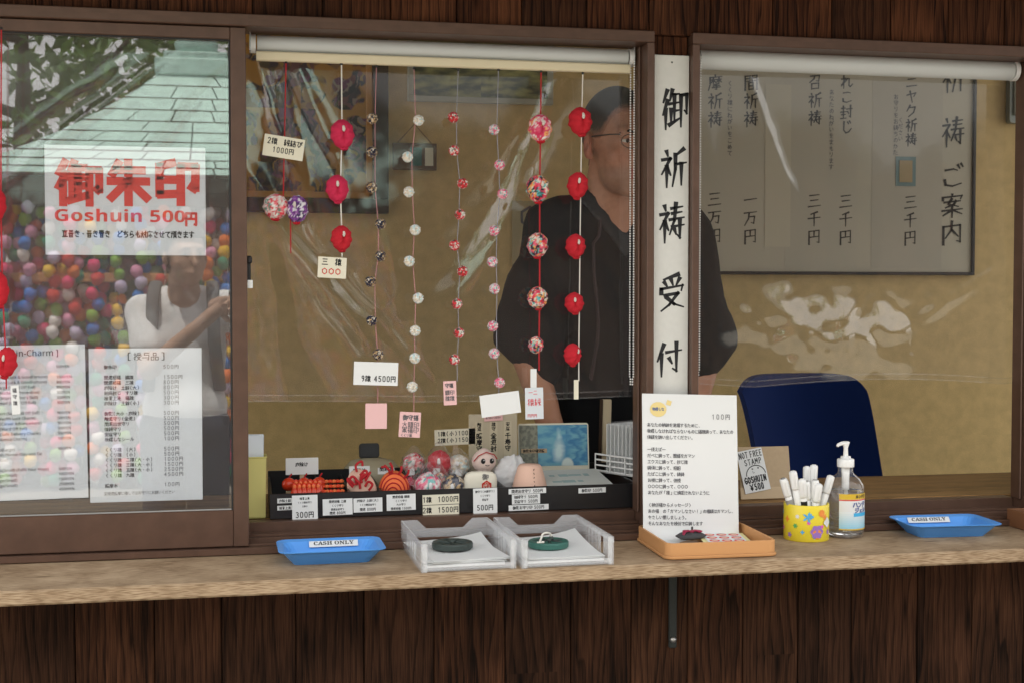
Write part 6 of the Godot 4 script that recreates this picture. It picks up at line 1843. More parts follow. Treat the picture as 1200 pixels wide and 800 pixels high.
	# plaited orange charms lying in rows
	for k in 4:
		var d := thing("plaited_charm", "flat plaited orange charm lying in a row in the display tray", "charm", Vector3(0.1690, DESK + 0.034 + k * 0.0085, -0.105 - k * 0.014), 0, "plaited orange charms in the display tray")
		for i in 6:
			part("plait", ball_mesh(Vector3(0.0062, 0.0042, 0.0062), 10), mats["orange_red"] if i % 2 == 0 else mats["orange_cloth"], d, Vector3(-0.020 + i * 0.0080, 0.004, 0), Basis(Vector3.UP, 0.6 if i % 2 == 0 else -0.6))
		part("mount", box_mesh(Vector3(0.046, 0.026 + k * 0.0085, 0.008), 0.001), mats["black_lacquer"], d, Vector3(0, -0.0132 - k * 0.00425, 0))
	# the pink bag with red cords and the coiled orange one
	var bag := thing("cloth_bag", "pale pink cloth bag charm tied with loops of red cord", "charm", Vector3(0.2310, DESK + 0.0055, -0.125))
	part("body", lump(28, 18, func(d: Vector3) -> float: return 1.0 / (d / Vector3(0.030, 0.044, 0.024)).length() * (1.0 + 0.035 * sin(atan2(d.z, d.x) * 7.0))), mats["peach_cloth"], bag, Vector3(0, 0.043, 0), Basis(Vector3.BACK, 0.35))
	var rc := tool()
	for k in 7:
		var a := k * 0.9
		var c := Vector3(-0.006 + 0.016 * sin(a * 1.3), 0.076 - 0.004 * k, 0.024)
		tube(rc, smoothed([c, c + Vector3(0.010 * cos(a), 0.010, 0.003), c + Vector3(0.016 * cos(a + 0.5), 0.004, 0.005), c + Vector3(0.008 * cos(a + 1.2), -0.008, 0.003)]), 0.0028, 6)
	tube(rc, smoothed([Vector3(-0.012, 0.082, 0.016), Vector3(-0.014, 0.096, 0.015), Vector3(-0.002, 0.104, 0.014), Vector3(0.000, 0.094, 0.016)]), 0.0028, 6)
	part("cord_loops", done(rc), mats["red_cord"], bag)
	var coil := thing("coiled_charm", "bright orange coiled cord charm with red cord ends", "charm", Vector3(0.2990, DESK + 0.0055, -0.125))
	var body := tool()
	for ring in 5:
		var pts := []
		var rr := 0.94 - ring * 0.19
		for k in 23:
			var a := TAU * k / 22.0
			var px := 0.031 * cos(a) * rr - 0.008 * (1.0 - rr)
			var py := 0.038 * sin(a) * rr - 0.010 * (1.0 - rr)
			pts.append(Vector3(px, 0.041 + py, 0.0265 * sqrt(maxf(0.02, 1.0 - px * px / 0.00109 - py * py / 0.00160)) + 0.0006))
		tube(body, pts, 0.0015, 6, false)
	part("coil", done(body), mats["red_cord"], coil)
	part("core", ball_mesh(Vector3(0.033, 0.040, 0.0265), 28), mats["orange_cloth"], coil, Vector3(0, 0.041, 0))
	var ends := tool()
	for e: Array in [[-0.010, 0.076, -0.022, 0.095], [-0.006, 0.078, -0.010, 0.100], [0.008, 0.074, 0.014, 0.092], [0.020, 0.066, 0.030, 0.084], [-0.022, 0.092, -0.028, 0.091]]:
		tube(ends, smoothed([Vector3(e[0], e[1], 0.014), Vector3((e[0] + e[2]) * 0.5 + 0.003, (e[1] + e[3]) * 0.5, 0.018), Vector3(e[2], e[3], 0.016)]), 0.0026, 7)
	part("cord_ends", done(ends), mats["red_cord"], coil)
	# film wrapped charms
	wrapped_ball("film wrapped pale green and red printed charm beside the orange coil", Vector3(0.3560, DESK + 0.0560, -0.235), Vector2(0.025, 0.027), "green_print")
	wrapped_ball("film wrapped plain red charm standing above the others", Vector3(0.4080, DESK + 0.0560, -0.205), Vector2(0.026, 0.031), "red_cloth")
	wrapped_ball("film wrapped rose printed charm in front of the plain red one", Vector3(0.3720, DESK + 0.0060, -0.125), Vector2(0.030, 0.037), "rose_print")
	wrapped_ball("film wrapped navy printed charm in front of the white pouch", Vector3(0.4280, DESK + 0.0060, -0.125), Vector2(0.026, 0.034), "navy_print")
	wrapped_ball("film wrapped pale printed charm beside the folded price card", Vector3(0.4520, DESK + 0.0560, -0.215), Vector2(0.026, 0.025), "cream_print")
	wrapped_ball("film wrapped dark red charm squeezed beside the orange coil", Vector3(0.3370, DESK + 0.0060, -0.160), Vector2(0.020, 0.030), "crimson_cloth")
	wrapped_ball("film wrapped bright printed charm between the rose and navy ones", Vector3(0.4020, DESK + 0.0060, -0.160), Vector2(0.022, 0.034), "bright_print")
	part("riser", box_mesh(Vector3(0.150, 0.050, 0.070), 0.002), mats["black_lacquer"], t, Vector3(0.4120, DESK + 0.0303, -0.225) + o)
	var pc := notice("handwritten_card", "handwritten cream price card standing behind the wrapped charms", "card", Vector3(0.4530, 1.1445, -0.262), 0.094, 0.036, mats["cream_paper"], 0.03)
	letters(pc, func(s: SurfaceTool) -> void:
		row(s, "1猿(小)1000円", 0.4120, 1.1580, 0.0105, 0.0014)
		row(s, "2猿(小)1500円", 0.4120, 1.1430, 0.0105, 0.0014), mats["ink"])
	part("stay", box_mesh(Vector3(0.012, 0.122, 0.003), 0.0005), mats["kraft"], pc, Vector3(0, -0.079, -0.003))
	# white stamped pouch, round pink face doll, peach cone, white bag
	var pouch := thing("stamped_pouch", "white film wrapped pouch with a red stamp in the display tray", "pouch", Vector3(0.4850, DESK + 0.0055, -0.115))
	part("body", lump(28, 16, func(d: Vector3) -> float: return 1.0 / pow(pow(absf(d.x) / 0.036, 4.0) + pow(absf(d.y) / 0.029, 4.0) + pow(absf(d.z) / 0.014, 4.0), 0.25)), mat("ivory_cloth", 0.74, 0.70, 0.58, 0.6), pouch, Vector3(0, 0.047, 0), Basis())
	part("stand", box_mesh(Vector3(0.06, 0.018, 0.02), 0.001), mats["kraft"], pouch, Vector3(0, 0.0095, 0))
	var ps := tool()
	row(ps, "御", -0.006, 0.072, 0.013, 0.0014)
	part("lettering", done(ps), mats["grey_ink"], pouch, Vector3(0.008, 0, 0.0152))
	var pr := tool()
	glyph(pr, "○", -0.004, 0.058, 0.026, 0.026, 0.0030)
	row(pr, "守", 0.002, 0.052, 0.014, 0.0018)
	part("stamp", done(pr), mats["red_ink"], pouch, Vector3(0.002, 0, 0.0152))
	var fd := thing("face_doll", "round pale pink doll with drawn eyes and a red cord round its head", "doll", Vector3(0.5050, DESK - 0.004, -0.185), 0.1)
	part("head", lump(28, 18, func(d: Vector3) -> float: return 1.0 / (d / Vector3(0.027, 0.025, 0.0255)).length() * (1.0 + 0.16 * pow(maxf(0.0, d.y), 10.0))), mat("pale_pink", 0.76, 0.60, 0.54, 0.8), fd, Vector3(0, 0.098, 0))
	part("stand", lathe_mesh([Vector2(0, 0), Vector2(0.020, 0), Vector2(0.020, 0.073), Vector2(0, 0.074)], 20), mats["white_cloth"], fd)
	for e: float in [-0.0085, 0.0115]:
		part("eye", ball_mesh(Vector3(0.0052, 0.0060, 0.0020), 12), mats["ink"], fd, Vector3(e, 0.101, 0.0250))
		part("eye_glint", ball_mesh(Vector3(0.0013, 0.0015, 0.0008), 8), mats["white_cloth"], fd, Vector3(e + 0.0012, 0.103, 0.0270))
	var mo := tool()
	tube(mo, [Vector3(-0.004, 0.0925, 0.0258), Vector3(0.001, 0.0905, 0.0260), Vector3(0.006, 0.0922, 0.0256)], 0.0006, 5)
	part("mouth", done(mo), mats["ink"], fd)
	var hb := tool()
	tube(hb, [Vector3(-0.027, 0.100, 0.014), Vector3(-0.018, 0.113, 0.0215), Vector3(0.0, 0.1200, 0.0195), Vector3(0.018, 0.1140, 0.020), Vector3(0.026, 0.104, 0.015)], 0.0012, 6)
	part("headband", done(hb), mats["red_cord"], fd)
	var cone := thing("cone_charm", "peach cloth cone charm with a line of stitches", "charm", Vector3(0.5960, DESK + 0.0055, -0.125))
	part("body", lathe_mesh([Vector2(0, 0), Vector2(0.042, 0.0), Vector2(0.044, 0.012), Vector2(0.034, 0.055), Vector2(0.026, 0.082), Vector2(0.022, 0.0865), Vector2(0, 0.088)], 28), mats["peach_cloth"], cone)
	for k in 6:
		part("stitch", ball_mesh(Vector3(0.0008, 0.0030, 0.0008), 6), mats["ink"], cone, Vector3(0.003, 0.036 + k * 0.0085, 0.0382 - k * 0.0020), Basis(Vector3.BACK, 0.5 if k % 2 == 0 else -0.5))
	var wb := thing("white_bag", "crumpled white cloth bag charm behind the peach cone", "charm", Vector3(0.5700, DESK + 0.0055, -0.195))
	var wn := noise(FastNoiseLite.TYPE_SIMPLEX_SMOOTH, 2.0, 8, 3)
	part("body", lump(30, 18, func(d: Vector3) -> float: return 1.0 / (d / Vector3(0.044, 0.046, 0.026)).length() * (1.0 + 0.34 * wn.get_noise_3dv(d * 1.4))), mats["white_cloth"], wb, Vector3(0.0, 0.050, 0))
	# paper talismans on a card
	var tal := notice("talisman_card", "tall beige card of three printed paper talismans", "talisman", Vector3(0.5400, 1.1300, -0.262), 0.112, 0.130, mat("beige_card", 0.50, 0.44, 0.32, 0.8), 0.0)
	for k in 3:
		var x := -0.032 + k * 0.033
		part("talisman", box_mesh(Vector3(0.0180, 0.084, 0.001), 0.0002), mat("talisman_paper", 0.56, 0.50, 0.36, 0.8), tal, Vector3(x, 0.006, 0.0012))
		var ts := tool()
		column(ts, ["融通", "猿守", "安産"][k], x, 0.046, 0.0090, 0.0012, 0.0100, 0.0)
		column(ts, ["護摩守", "金運封", "千寿守"][k], x, 0.022, 0.0130, 0.0020, 0.0145, 0.0)
		part("lettering", done(ts), mats["ink"], tal, Vector3(0, 0, 0.0021))
	part("stay", box_mesh(Vector3(0.02, 0.06, 0.003), 0.0005), mats["kraft"], tal, Vector3(0, -0.085, -0.003))
	var ps2 := notice("pink_slip", "small printed pink slip stuck over the talisman card", "slip", Vector3(0.5400, 1.1905, -0.258), 0.043, 0.022, mats["pink_paper"], 0.05)
	var pst := tool()
	row(pst, "おつかいください", -0.018, -0.001, 0.0048, 0.0006, 0.9, 0.02)
	part("lettering", done(pst), mats["ink"], ps2, Vector3(0, 0, 0.001))
	# the blue picture, standing, and the pale leaflet lying before it
	var n1 := noise(FastNoiseLite.TYPE_SIMPLEX_SMOOTH, 1.0, 33, 3)
	var bluepic := mat("blue_print", 1, 1, 1, 0.5)
	bluepic.albedo_texture = picture(160, 104, func(u: float, v: float) -> Color:
		var k := n1.get_noise_2d(u * 3.0, v * 4.0)
		var c := Color(0.16, 0.40, 0.50).lerp(Color(0.07, 0.26, 0.44), clampf(0.5 + k * 1.5, 0, 1))
		var stripe := 0.5 + 0.5 * sin(u * 40.0 + k * 6.0)
		if u > 0.68:
			c = c.lerp(Color(0.03, 0.17, 0.36), stripe * 0.8)
		var g := Vector2((u - 0.57) / 0.085, (v - 0.62) / 0.30).length()
		c = c.lerp(Color(0.52, 0.68, 0.70), clampf(1.3 - g * 1.1 + k * 0.5, 0, 1))
		var g2 := Vector2((u - 0.58) / 0.04, (v - 0.25) / 0.14).length()
		c = c.lerp(Color(0.40, 0.62, 0.68), clampf(1.2 - g2 + k * 0.6, 0, 1))
		var g3 := Vector2((u - 0.70) / 0.10, (v - 1.0) / 0.22).length()
		c = c.lerp(Color(0.60, 0.70, 0.66), clampf((1.0 - g3) * 4.0, 0, 1))
		if u < 0.27:
			c = Color(0.24, 0.25, 0.19).lerp(Color(0.14, 0.15, 0.12), clampf(0.5 + n1.get_noise_2d(u * 14.0, v * 7.0) * 2.0, 0, 1))
		return c.linear_to_srgb())
	var bp := thing("blue_picture", "blue picture print on a pale card standing in the display tray", "picture", Vector3(0.6860, DESK + 0.0055, -0.272), -0.05)
	bp.rotation.x = -0.12
	var st := tool()
	slab(st, rounded(0.166, 0.160, 0.006), 0.003)
	part("card", done(st), mats["cream_paper"], bp, Vector3(0, 0.080, 0))
	var qs := tool()
	tri(qs, Vector3(-0.080, 0.062, 0), Vector3(0.080, 0.062, 0), Vector3(0.080, 0.156, 0), Vector3(0, 0, 1), Vector2(0, 1), Vector2(1, 1), Vector2(1, 0))
	tri(qs, Vector3(-0.080, 0.062, 0), Vector3(0.080, 0.156, 0), Vector3(-0.080, 0.156, 0), Vector3(0, 0, 1), Vector2(0, 1), Vector2(1, 0), Vector2(0, 0))
	part("print", done(qs), bluepic, bp, Vector3(0, 0, 0.0023))
	part("caption", box_mesh(Vector3(0.060, 0.010, 0.0006), 0.0001), mats["kraft"], bp, Vector3(-0.046, 0.097, 0.0028))
	var cap2 := tool()
	row(cap2, "御影朱印福守護", -0.072, 0.1005, 0.0070, 0.0010, 0.95)
	part("lettering", done(cap2), mats["ink"], bp, Vector3(0, 0, 0.0036))
	var le := thing("leaflet", "pale printed leaflet lying flat in front of the blue picture", "leaflet", Vector3(0.7080, DESK + 0.0500, -0.168), 0.06)
	le.rotation.x = 0.16
	part("sheet", box_mesh(Vector3(0.150, 0.0012, 0.150), 0.0003), mat("leaflet_paper", 0.62, 0.64, 0.60, 0.6), le)
	for k in 7:
		part("printed_patch", box_mesh(Vector3(0.012 + 0.009 * (k % 3), 0.0006, 0.010 + 0.006 * (k % 2)), 0.0001), mat("patch_teal", 0.34, 0.46, 0.46, 0.7), le, Vector3(-0.045 + 0.027 * (k % 4), 0.0011, -0.03 + 0.045 * (k / 4)))
	part("block", box_mesh(Vector3(0.120, 0.0240, 0.110), 0.002), mats["black_lacquer"], le, Vector3(0, -0.0140, 0.0))
	# letters in a clear case standing in a white wire basket, with a wooden stick
	var wb2 := thing("wire_basket", "white basket with slotted sides behind the standing notice", "basket", Vector3(0.8800, DESK + 0.0530, -0.205), 0.50)
	for k in 4:
		for sx: float in [-1.0, 1.0]:
			part("rail", box_mesh(Vector3(0.003, 0.0040, 0.200), 0.001), mats["white_plastic"], wb2, Vector3(sx * 0.058, 0.004 + k * 0.0125, 0))
		part("rail", box_mesh(Vector3(0.113, 0.0040, 0.003), 0.001), mats["white_plastic"], wb2, Vector3(0, 0.004 + k * 0.0125, 0.0985))
	for sx: float in [-1.0, 1.0]:
		for k in 5:
			part("upright", box_mesh(Vector3(0.003, 0.0420, 0.003), 0.0008), mats["white_plastic"], wb2, Vector3(sx * 0.0612, 0.0225, -0.096 + k * 0.048))
	part("bottom", box_mesh(Vector3(0.112, 0.002, 0.19), 0.0005), mats["white_plastic"], wb2, Vector3(0, 0.0005, 0))
	part("foot", box_mesh(Vector3(0.07, 0.0525, 0.07), 0.001), mats["black_lacquer"], wb2, Vector3(0.028, -0.0265, 0.0))
	for k in 12:
		var en := thing("envelope", "white paper in a clear sleeve standing upright in the white basket", "envelope", wb2.position + wb2.basis * Vector3(0.0, 0.003, -0.070 + k * 0.0125), 0.50, "white papers standing in the white basket")
		part("paper", box_mesh(Vector3(0.098, 0.108, 0.0022), 0.0004), mats["paper"], en, Vector3(0, 0.055, -0.0015))
		part("sleeve", box_mesh(Vector3(0.103, 0.113, 0.0006), 0.0002), mats["cellophane"], en, Vector3(0, 0.057, 0.0022))
	var sk := thing("wooden_stick", "pale wooden stick leaning behind the white papers", "stick", Vector3(0.8330, DESK + 0.004, -0.365), 0.3)
	part("shaft", box_mesh(Vector3(0.024, 0.208, 0.012), 0.002), mat("pale_wood", 0.46, 0.38, 0.25, 0.7), sk, Vector3(0, 0.104, 0), Basis(Vector3.BACK, -0.03))
	part("dark_edge", box_mesh(Vector3(0.003, 0.208, 0.0115), 0.0008), mats["dark_timber"], sk, Vector3(-0.0140, 0.104, 0), Basis(Vector3.BACK, -0.03))
	# the yellow container with papers, and the small black device at the back
	var yc := thing("yellow_container", "tall translucent yellow container of papers beside the sash", "container", Vector3(0.0060, DESK, -0.105))
	var ym := mat("yellow_plastic", 0.66, 0.60, 0.22, 0.4)
	ym.backlight_enabled = true
	ym.backlight = lin(0.4, 0.36, 0.1)
	part("body", lathe_mesh([Vector2(0, 0.0), Vector2(0.030, 0.0), Vector2(0.032, 0.003), Vector2(0.0345, 0.124), Vector2(0.0370, 0.1265), Vector2(0.0355, 0.128), Vector2(0.0325, 0.127), Vector2(0.0300, 0.004), Vector2(0, 0.004)], 4, false), ym, yc, Vector3.ZERO, Basis(Vector3.UP, PI / 4))
	for k in 5:
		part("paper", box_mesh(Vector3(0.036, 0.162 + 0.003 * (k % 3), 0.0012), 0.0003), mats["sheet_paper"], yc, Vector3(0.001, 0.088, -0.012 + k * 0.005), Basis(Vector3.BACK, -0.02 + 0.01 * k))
	var dv := thing("card_reader", "small black device on a beige base at the back of the desk", "device", Vector3(0.2750, DESK, -0.380))
	var dm := tool()
	slab(dm, rounded(0.046, 0.033, 0.006), 0.014)
	part("screen_body", done(dm), mats["black_rubber"], dv, Vector3(-0.006, 0.100, 0), Basis(Vector3.RIGHT, -0.25))
	var dg := tool()
	slab(dg, rounded(0.036, 0.022, 0.003), 0.001)
	part("screen", done(dg), mat("dark_glass", 0.006, 0.007, 0.008, 0.5), dv, Vector3(-0.006, 0.1017, 0.0074), Basis(Vector3.RIGHT, -0.25))
	part("base", lathe_mesh([Vector2(0, 0), Vector2(0.062, 0), Vector2(0.064, 0.060), Vector2(0.050, 0.076), Vector2(0.02, 0.084), Vector2(0, 0.084)], 32), mat("beige_plastic", 0.42, 0.37, 0.25, 0.5), dv)

# ---------- people ----------
func head_prims() -> Array:
	var p := [ell(Vector3(0, 0.045, -0.012), Vector3(0.077, 0.100, 0.097)), ell(Vector3(0, -0.020, 0.030), Vector3(0.062, 0.085, 0.068), 0.03), ell(Vector3(0, -0.072, 0.036), Vector3(0.059, 0.046, 0.058), 0.022), ell(Vector3(0, -0.108, 0.066), Vector3(0.024, 0.016, 0.018), 0.02), cap(Vector3(0, -0.05, -0.034), Vector3(0, -0.24, -0.060), 0.050, 0.058, 0.014), cap(Vector3(-0.038, 0.030, 0.082), Vector3(0.038, 0.030, 0.082), 0.011, 0.011, 0.02)]
	for s: float in [-1.0, 1.0]:
		p.append(ell(Vector3(s * 0.040, -0.030, 0.056), Vector3(0.026, 0.024, 0.026), 0.02))
		p.append(cut(Vector3(s * 0.033, 0.008, 0.100), Vector3(0.019, 0.011, 0.014), 0.010))
	p.append(cap(Vector3(0, 0.014, 0.094), Vector3(0, -0.034, 0.118), 0.008, 0.013, 0.014))
	p.append(ell(Vector3(0, -0.064, 0.096), Vector3(0.024, 0.0065, 0.010), 0.006))
	p.append(ell(Vector3(0, -0.076, 0.093), Vector3(0.020, 0.0070, 0.010), 0.006))
	return p

func ear_prims() -> Array:
	var p := []
	for s: float in [-1.0, 1.0]:
		var b := Basis(Vector3.UP, s * 0.50) * Basis(Vector3.RIGHT, -0.15)
		p.append(ell(Vector3(s * 0.0845, -0.002, -0.004), Vector3(0.0115, 0.033, 0.0205), 0.010, b))
		p.append(cut(Vector3(s * 0.0960, 0.005, 0.001), Vector3(0.0085, 0.0200, 0.0115), 0.006, b))
		p.append(ell(Vector3(s * 0.082, -0.028, 0.006), Vector3(0.007, 0.009, 0.008), 0.006))
	return p

func moved(g: Array, t: Transform3D) -> Array:
	var v: PackedVector3Array = g[0]
	var n: PackedVector3Array = g[1]
	for k in v.size():
		v[k] = t * v[k]
		n[k] = t.basis * n[k]
	return [v, n, g[2]]

# a hand lying on the fingers' plane: palm at the origin, fingers along +z, thumb towards side * -x
func hand_prims(side: float, curl: float) -> Array:
	var p := [ell(Vector3(0, 0, 0.010), Vector3(0.040, 0.014, 0.048), 0.01), cap(Vector3(0, 0.004, -0.045), Vector3(0, 0.002, -0.01), 0.027, 0.026, 0.02)]
	for k in 4:
		var x := -0.030 + k * 0.020
		var l: float = [0.062, 0.074, 0.070, 0.054][k if side > 0 else 3 - k]
		var a := Vector3(x, 0.002, 0.050)
		var b := a + Vector3(x * 0.10, 0.004 - curl * 0.010, l * 0.45)
		var c := b + Vector3(x * 0.08, -0.006 - curl * 0.030, l * 0.32)
		var d := c + Vector3(0, -0.006 - curl * 0.026, l * (0.25 - 0.12 * curl))
		p.append(cap(a - Vector3(0, 0, 0.02), b, 0.0100, 0.0092, 0.006))
		p.append(cap(b, c, 0.0092, 0.0086, 0.005))
		p.append(cap(c, d, 0.0086, 0.0078, 0.005))
	var t0 := Vector3(-side * 0.030, -0.002, -0.018)
	var t1 := t0 + Vector3(-side * 0.028, -0.002, 0.030)
	var t2 := t1 + Vector3(-side * 0.010, -0.004, 0.034)
	p.append(cap(t0, t1, 0.0135, 0.0108, 0.010))
	p.append(cap(t1, t2, 0.0108, 0.0088, 0.005))
	return p

func eyes_and_glasses(person: Node3D, t: Transform3D, glasses: bool) -> void:
	for s: float in [-1.0, 1.0]:
		part("eye", ball_mesh(Vector3(0.0120, 0.0050, 0.0085), 14), mat("eye_white", 0.62, 0.58, 0.54, 0.3), person, t * Vector3(s * 0.0325, 0.0085, 0.0800), t.basis)
		part("iris", ball_mesh(Vector3(0.0050, 0.0056, 0.0024), 12), mat("iris", 0.02, 0.012, 0.008, 0.2), person, t * Vector3(s * 0.0325, 0.0085, 0.0872), t.basis)
		var b := tool()
		tube(b, [t * Vector3(s * 0.015, 0.0270, 0.0975), t * Vector3(s * 0.034, 0.0315, 0.0945), t * Vector3(s * 0.051, 0.0260, 0.0795)], [0.0028, 0.0036, 0.0018], 7)
		part("eyebrow", done(b), mats["black_hair"], person)
	if glasses:
		var g := tool()
		for s: float in [-1.0, 1.0]:
			tube(g, [t * Vector3(s * 0.0840, 0.014, -0.018), t * Vector3(s * 0.0815, 0.0190, 0.010), t * Vector3(s * 0.0720, 0.0215, 0.070), t * Vector3(s * 0.0640, 0.0210, 0.100)], 0.0016, 6)
			var rim := []
			for k in 17:
				var a := TAU * k / 16.0
				rim.append(t * Vector3(s * 0.034 + 0.0255 * cos(a), 0.006 + 0.0165 * sin(a), 0.110 - 0.010 * absf(s * 0.034 + 0.0255 * cos(a)) / 0.06))
			tube(g, rim, 0.0010, 5, false)
		tube(g, [t * Vector3(-0.0085, 0.009, 0.1085), t * Vector3(0, 0.012, 0.113), t * Vector3(0.0085, 0.009, 0.1085)], 0.0012, 5)
		part("glasses", done(g), mats["black_rubber"], person)

func man_at_window() -> void:
	var base := Vector3(0.905, 0.25, -0.66)
	var man := thing("person", "person with cropped hair and glasses in a dark kimono behind the counter", "person", base)
	var H := Transform3D(Basis(Vector3.UP, deg_to_rad(19)) * Basis(Vector3.RIGHT, 0.06), Vector3(0.886, 1.828, -0.45) - base)
	var hp := head_prims()
	var ep := hp + ear_prims()
	var head := moved(nets(func(q: Vector3) -> float: return maxf(field(ep, q), -0.20 - q.y), Vector3(-0.115, -0.21, -0.13), Vector3(0.115, 0.16, 0.15), 0.0042), H)
	# joints, from the left of the picture to the right: his right side first
	var rs := Vector3(0.742, 1.612, -0.512) - base
	var re := Vector3(0.646, 1.375, -0.455) - base
	var rw := Vector3(0.722, 1.105, -0.405) - base
	var ls := Vector3(1.068, 1.615, -0.515) - base
	var le := Vector3(1.128, 1.360, -0.470) - base
	var lw := Vector3(1.052, 1.110, -0.405) - base
	var O := -base
	var torso := [ell(Vector3(0.905, 1.48, -0.545) + O, Vector3(0.165, 0.20, 0.105), 0.05), ell(Vector3(0.905, 1.22, -0.60) + O, Vector3(0.150, 0.24, 0.105), 0.06), ell(Vector3(0.905, 0.98, -0.65) + O, Vector3(0.165, 0.16, 0.12), 0.05), cap(Vector3(0.902, 1.58, -0.530) + O, Vector3(0.894, 1.76, -0.495) + O, 0.072, 0.050, 0.05),
		cap(rs, ls, 0.052, 0.052, 0.06), cap(rs, re, 0.052, 0.043, 0.03), cap(re, rw, 0.046, 0.030, 0.02), cap(ls, le, 0.052, 0.043, 0.03), cap(le, lw, 0.046, 0.030, 0.02)]
	for s: float in [-1.0, 1.0]:
		torso.append(cap(Vector3(0.905 + s * 0.09, 0.98, -0.65) + O, Vector3(0.905 + s * 0.10, 0.66, -0.65) + O, 0.085, 0.058, 0.04))
		torso.append(cap(Vector3(0.905 + s * 0.10, 0.66, -0.65) + O, Vector3(0.905 + s * 0.10, 0.33, -0.66) + O, 0.056, 0.036, 0.02))
		torso.append(cap(Vector3(0.905 + s * 0.10, 0.29, -0.68) + O, Vector3(0.905 + s * 0.11, 0.285, -0.52) + O, 0.036, 0.030, 0.03))
	var body := nets(func(q: Vector3) -> float: return field(torso, q), Vector3(-0.36, -0.01, -0.20), Vector3(0.36, 1.56, 0.34), 0.014)
	var hands := []
	for k in 2:
		var pr := hand_prims(1.0 if k == 0 else -1.0, 0.25)
		var dir := (rw if k == 0 else lw) + Vector3(0.012 if k == 0 else -0.012, -0.050, 0.004)
		hands.append(moved(nets(func(q: Vector3) -> float: return field(pr, q), Vector3(-0.08, -0.05, -0.08), Vector3(0.08, 0.04, 0.14), 0.0036), Transform3D(Basis(Vector3.UP, 0.9 if k == 0 else -0.9) * Basis(Vector3.RIGHT, 0.35), dir)))
	var sk := tint_mat("painted_skin", 0.5)
	var sn := noise(FastNoiseLite.TYPE_SIMPLEX, 30.0, 12, 3)
	var to_head := H.affine_inverse()
	part("body", joined([body, head] + hands, func(v: Vector3) -> Color:
		var q := to_head * v
		var c := Color(0.43, 0.205, 0.120)
		if q.y > -0.14:
			var beard := smoothstep(-0.045, -0.062, q.y) * smoothstep(-0.02, 0.02, q.z) * smoothstep(-0.125, -0.105, q.y)
			c = c.lerp(Color(0.30, 0.160, 0.105), beard * 0.7)
			c = c.lerp(Color(0.42, 0.135, 0.085), smoothstep(0.078, 0.090, absf(q.x)) * 0.8)
			c = c.lerp(Color(0.40, 0.145, 0.085), exp(-(Vector2(absf(q.x) - 0.045, q.y + 0.028).length_squared()) / 0.0006) * 0.6)
			if absf(q.y + 0.070) < 0.013 and absf(q.x) < 0.024 and q.z > 0.085:
				c = Color(0.34, 0.105, 0.075)
		var k := 1.0 + 0.16 * sn.get_noise_3dv(v * 2.0)
		return Color(c.r * k, c.g * k, c.b * k)), sk, man)
	# cropped hair, thinner at the sides
	var hs := noise(FastNoiseLite.TYPE_SIMPLEX, 240.0, 3, 2)
	var hair := moved(nets(func(q: Vector3) -> float:
		var line := -0.040
		if q.z > -0.055:
			line = lerpf(-0.040, 0.022, smoothstep(-0.055, -0.030, q.z))
		if q.z > 0.022:
			line = lerpf(0.022, 0.084, smoothstep(0.024, 0.066, q.z))
		return maxf(field(hp, q) - 0.0022, (line - 0.008 - q.y) * 0.7), Vector3(-0.10, -0.08, -0.13), Vector3(0.10, 0.16, 0.11), 0.0042), H)
	var inv := H.affine_inverse()
	var hm := tint_mat("cropped_hair", 0.75)
	part("hair", joined([hair], func(v: Vector3) -> Color:
		var q := inv * v
		var line := -0.040
		if q.z > -0.055:
			line = lerpf(-0.040, 0.022, smoothstep(-0.055, -0.030, q.z))
		if q.z > 0.024:
			line = lerpf(0.022, 0.084, smoothstep(0.024, 0.066, q.z))
		var thick := clampf((q.y - line) / 0.016 + hs.get_noise_3dv(v) * 0.5, 0.0, 1.0)
		var k := clampf((q.y - 0.02) / 0.055 + hs.get_noise_3dv(v) * 0.3, 0.0, 1.0)
		return Color(0.30, 0.14, 0.085).lerp(Color(0.075, 0.050, 0.030).lerp(Color(0.022, 0.017, 0.011), k), thick)), hm, man)
	eyes_and_glasses(man, H, true)
	# the robe: a looser body with wide sleeves, open in a V at the neck
	var rp := [ell(Vector3(0.905, 1.46, -0.545) + O, Vector3(0.190, 0.22, 0.125), 0.06), ell(Vector3(0.905, 1.20, -0.60) + O, Vector3(0.180, 0.26, 0.130), 0.06), ell(Vector3(0.905, 0.95, -0.65) + O, Vector3(0.195, 0.20, 0.145), 0.06), cap(rs + Vector3(0.01, -0.004, 0), ls + Vector3(-0.01, -0.004, 0), 0.066, 0.066, 0.06),
		cap(Vector3(0.845, 1.700, -0.505) + O, rs + Vector3(0.01, 0.016, 0), 0.046, 0.052, 0.05), cap(Vector3(0.955, 1.700, -0.505) + O, ls + Vector3(-0.01, 0.016, 0), 0.046, 0.052, 0.05),
		cap(rs, re + Vector3(0.012, 0.0, 0), 0.072, 0.080, 0.05), cap(re + Vector3(0.012, 0.0, 0), re + Vector3(0.055, -0.078, 0.012), 0.076, 0.056, 0.04), cap(ls, le + Vector3(-0.012, 0, 0), 0.072, 0.080, 0.05), cap(le + Vector3(-0.012, 0, 0), le + Vector3(-0.050, -0.095, 0.014), 0.076, 0.056, 0.04),
		cap(Vector3(0.905, 0.95, -0.65) + O, Vector3(0.905, 0.40, -0.66) + O, 0.17, 0.19, 0.08)]
	var folds := noise(FastNoiseLite.TYPE_SIMPLEX_SMOOTH, 1.0, 17, 3)
	var cloth := func(q: Vector3) -> float:
		return field(rp, q) + 0.017 * folds.get_noise_3d(q.x * 9.0 + q.y * 3.0, q.y * 3.5, q.z * 6.0)
	var vee := func(q: Vector3) -> float: return absf(q.x + base.x - 0.903) * 0.80 - (q.y + base.y - 1.612) * 0.60
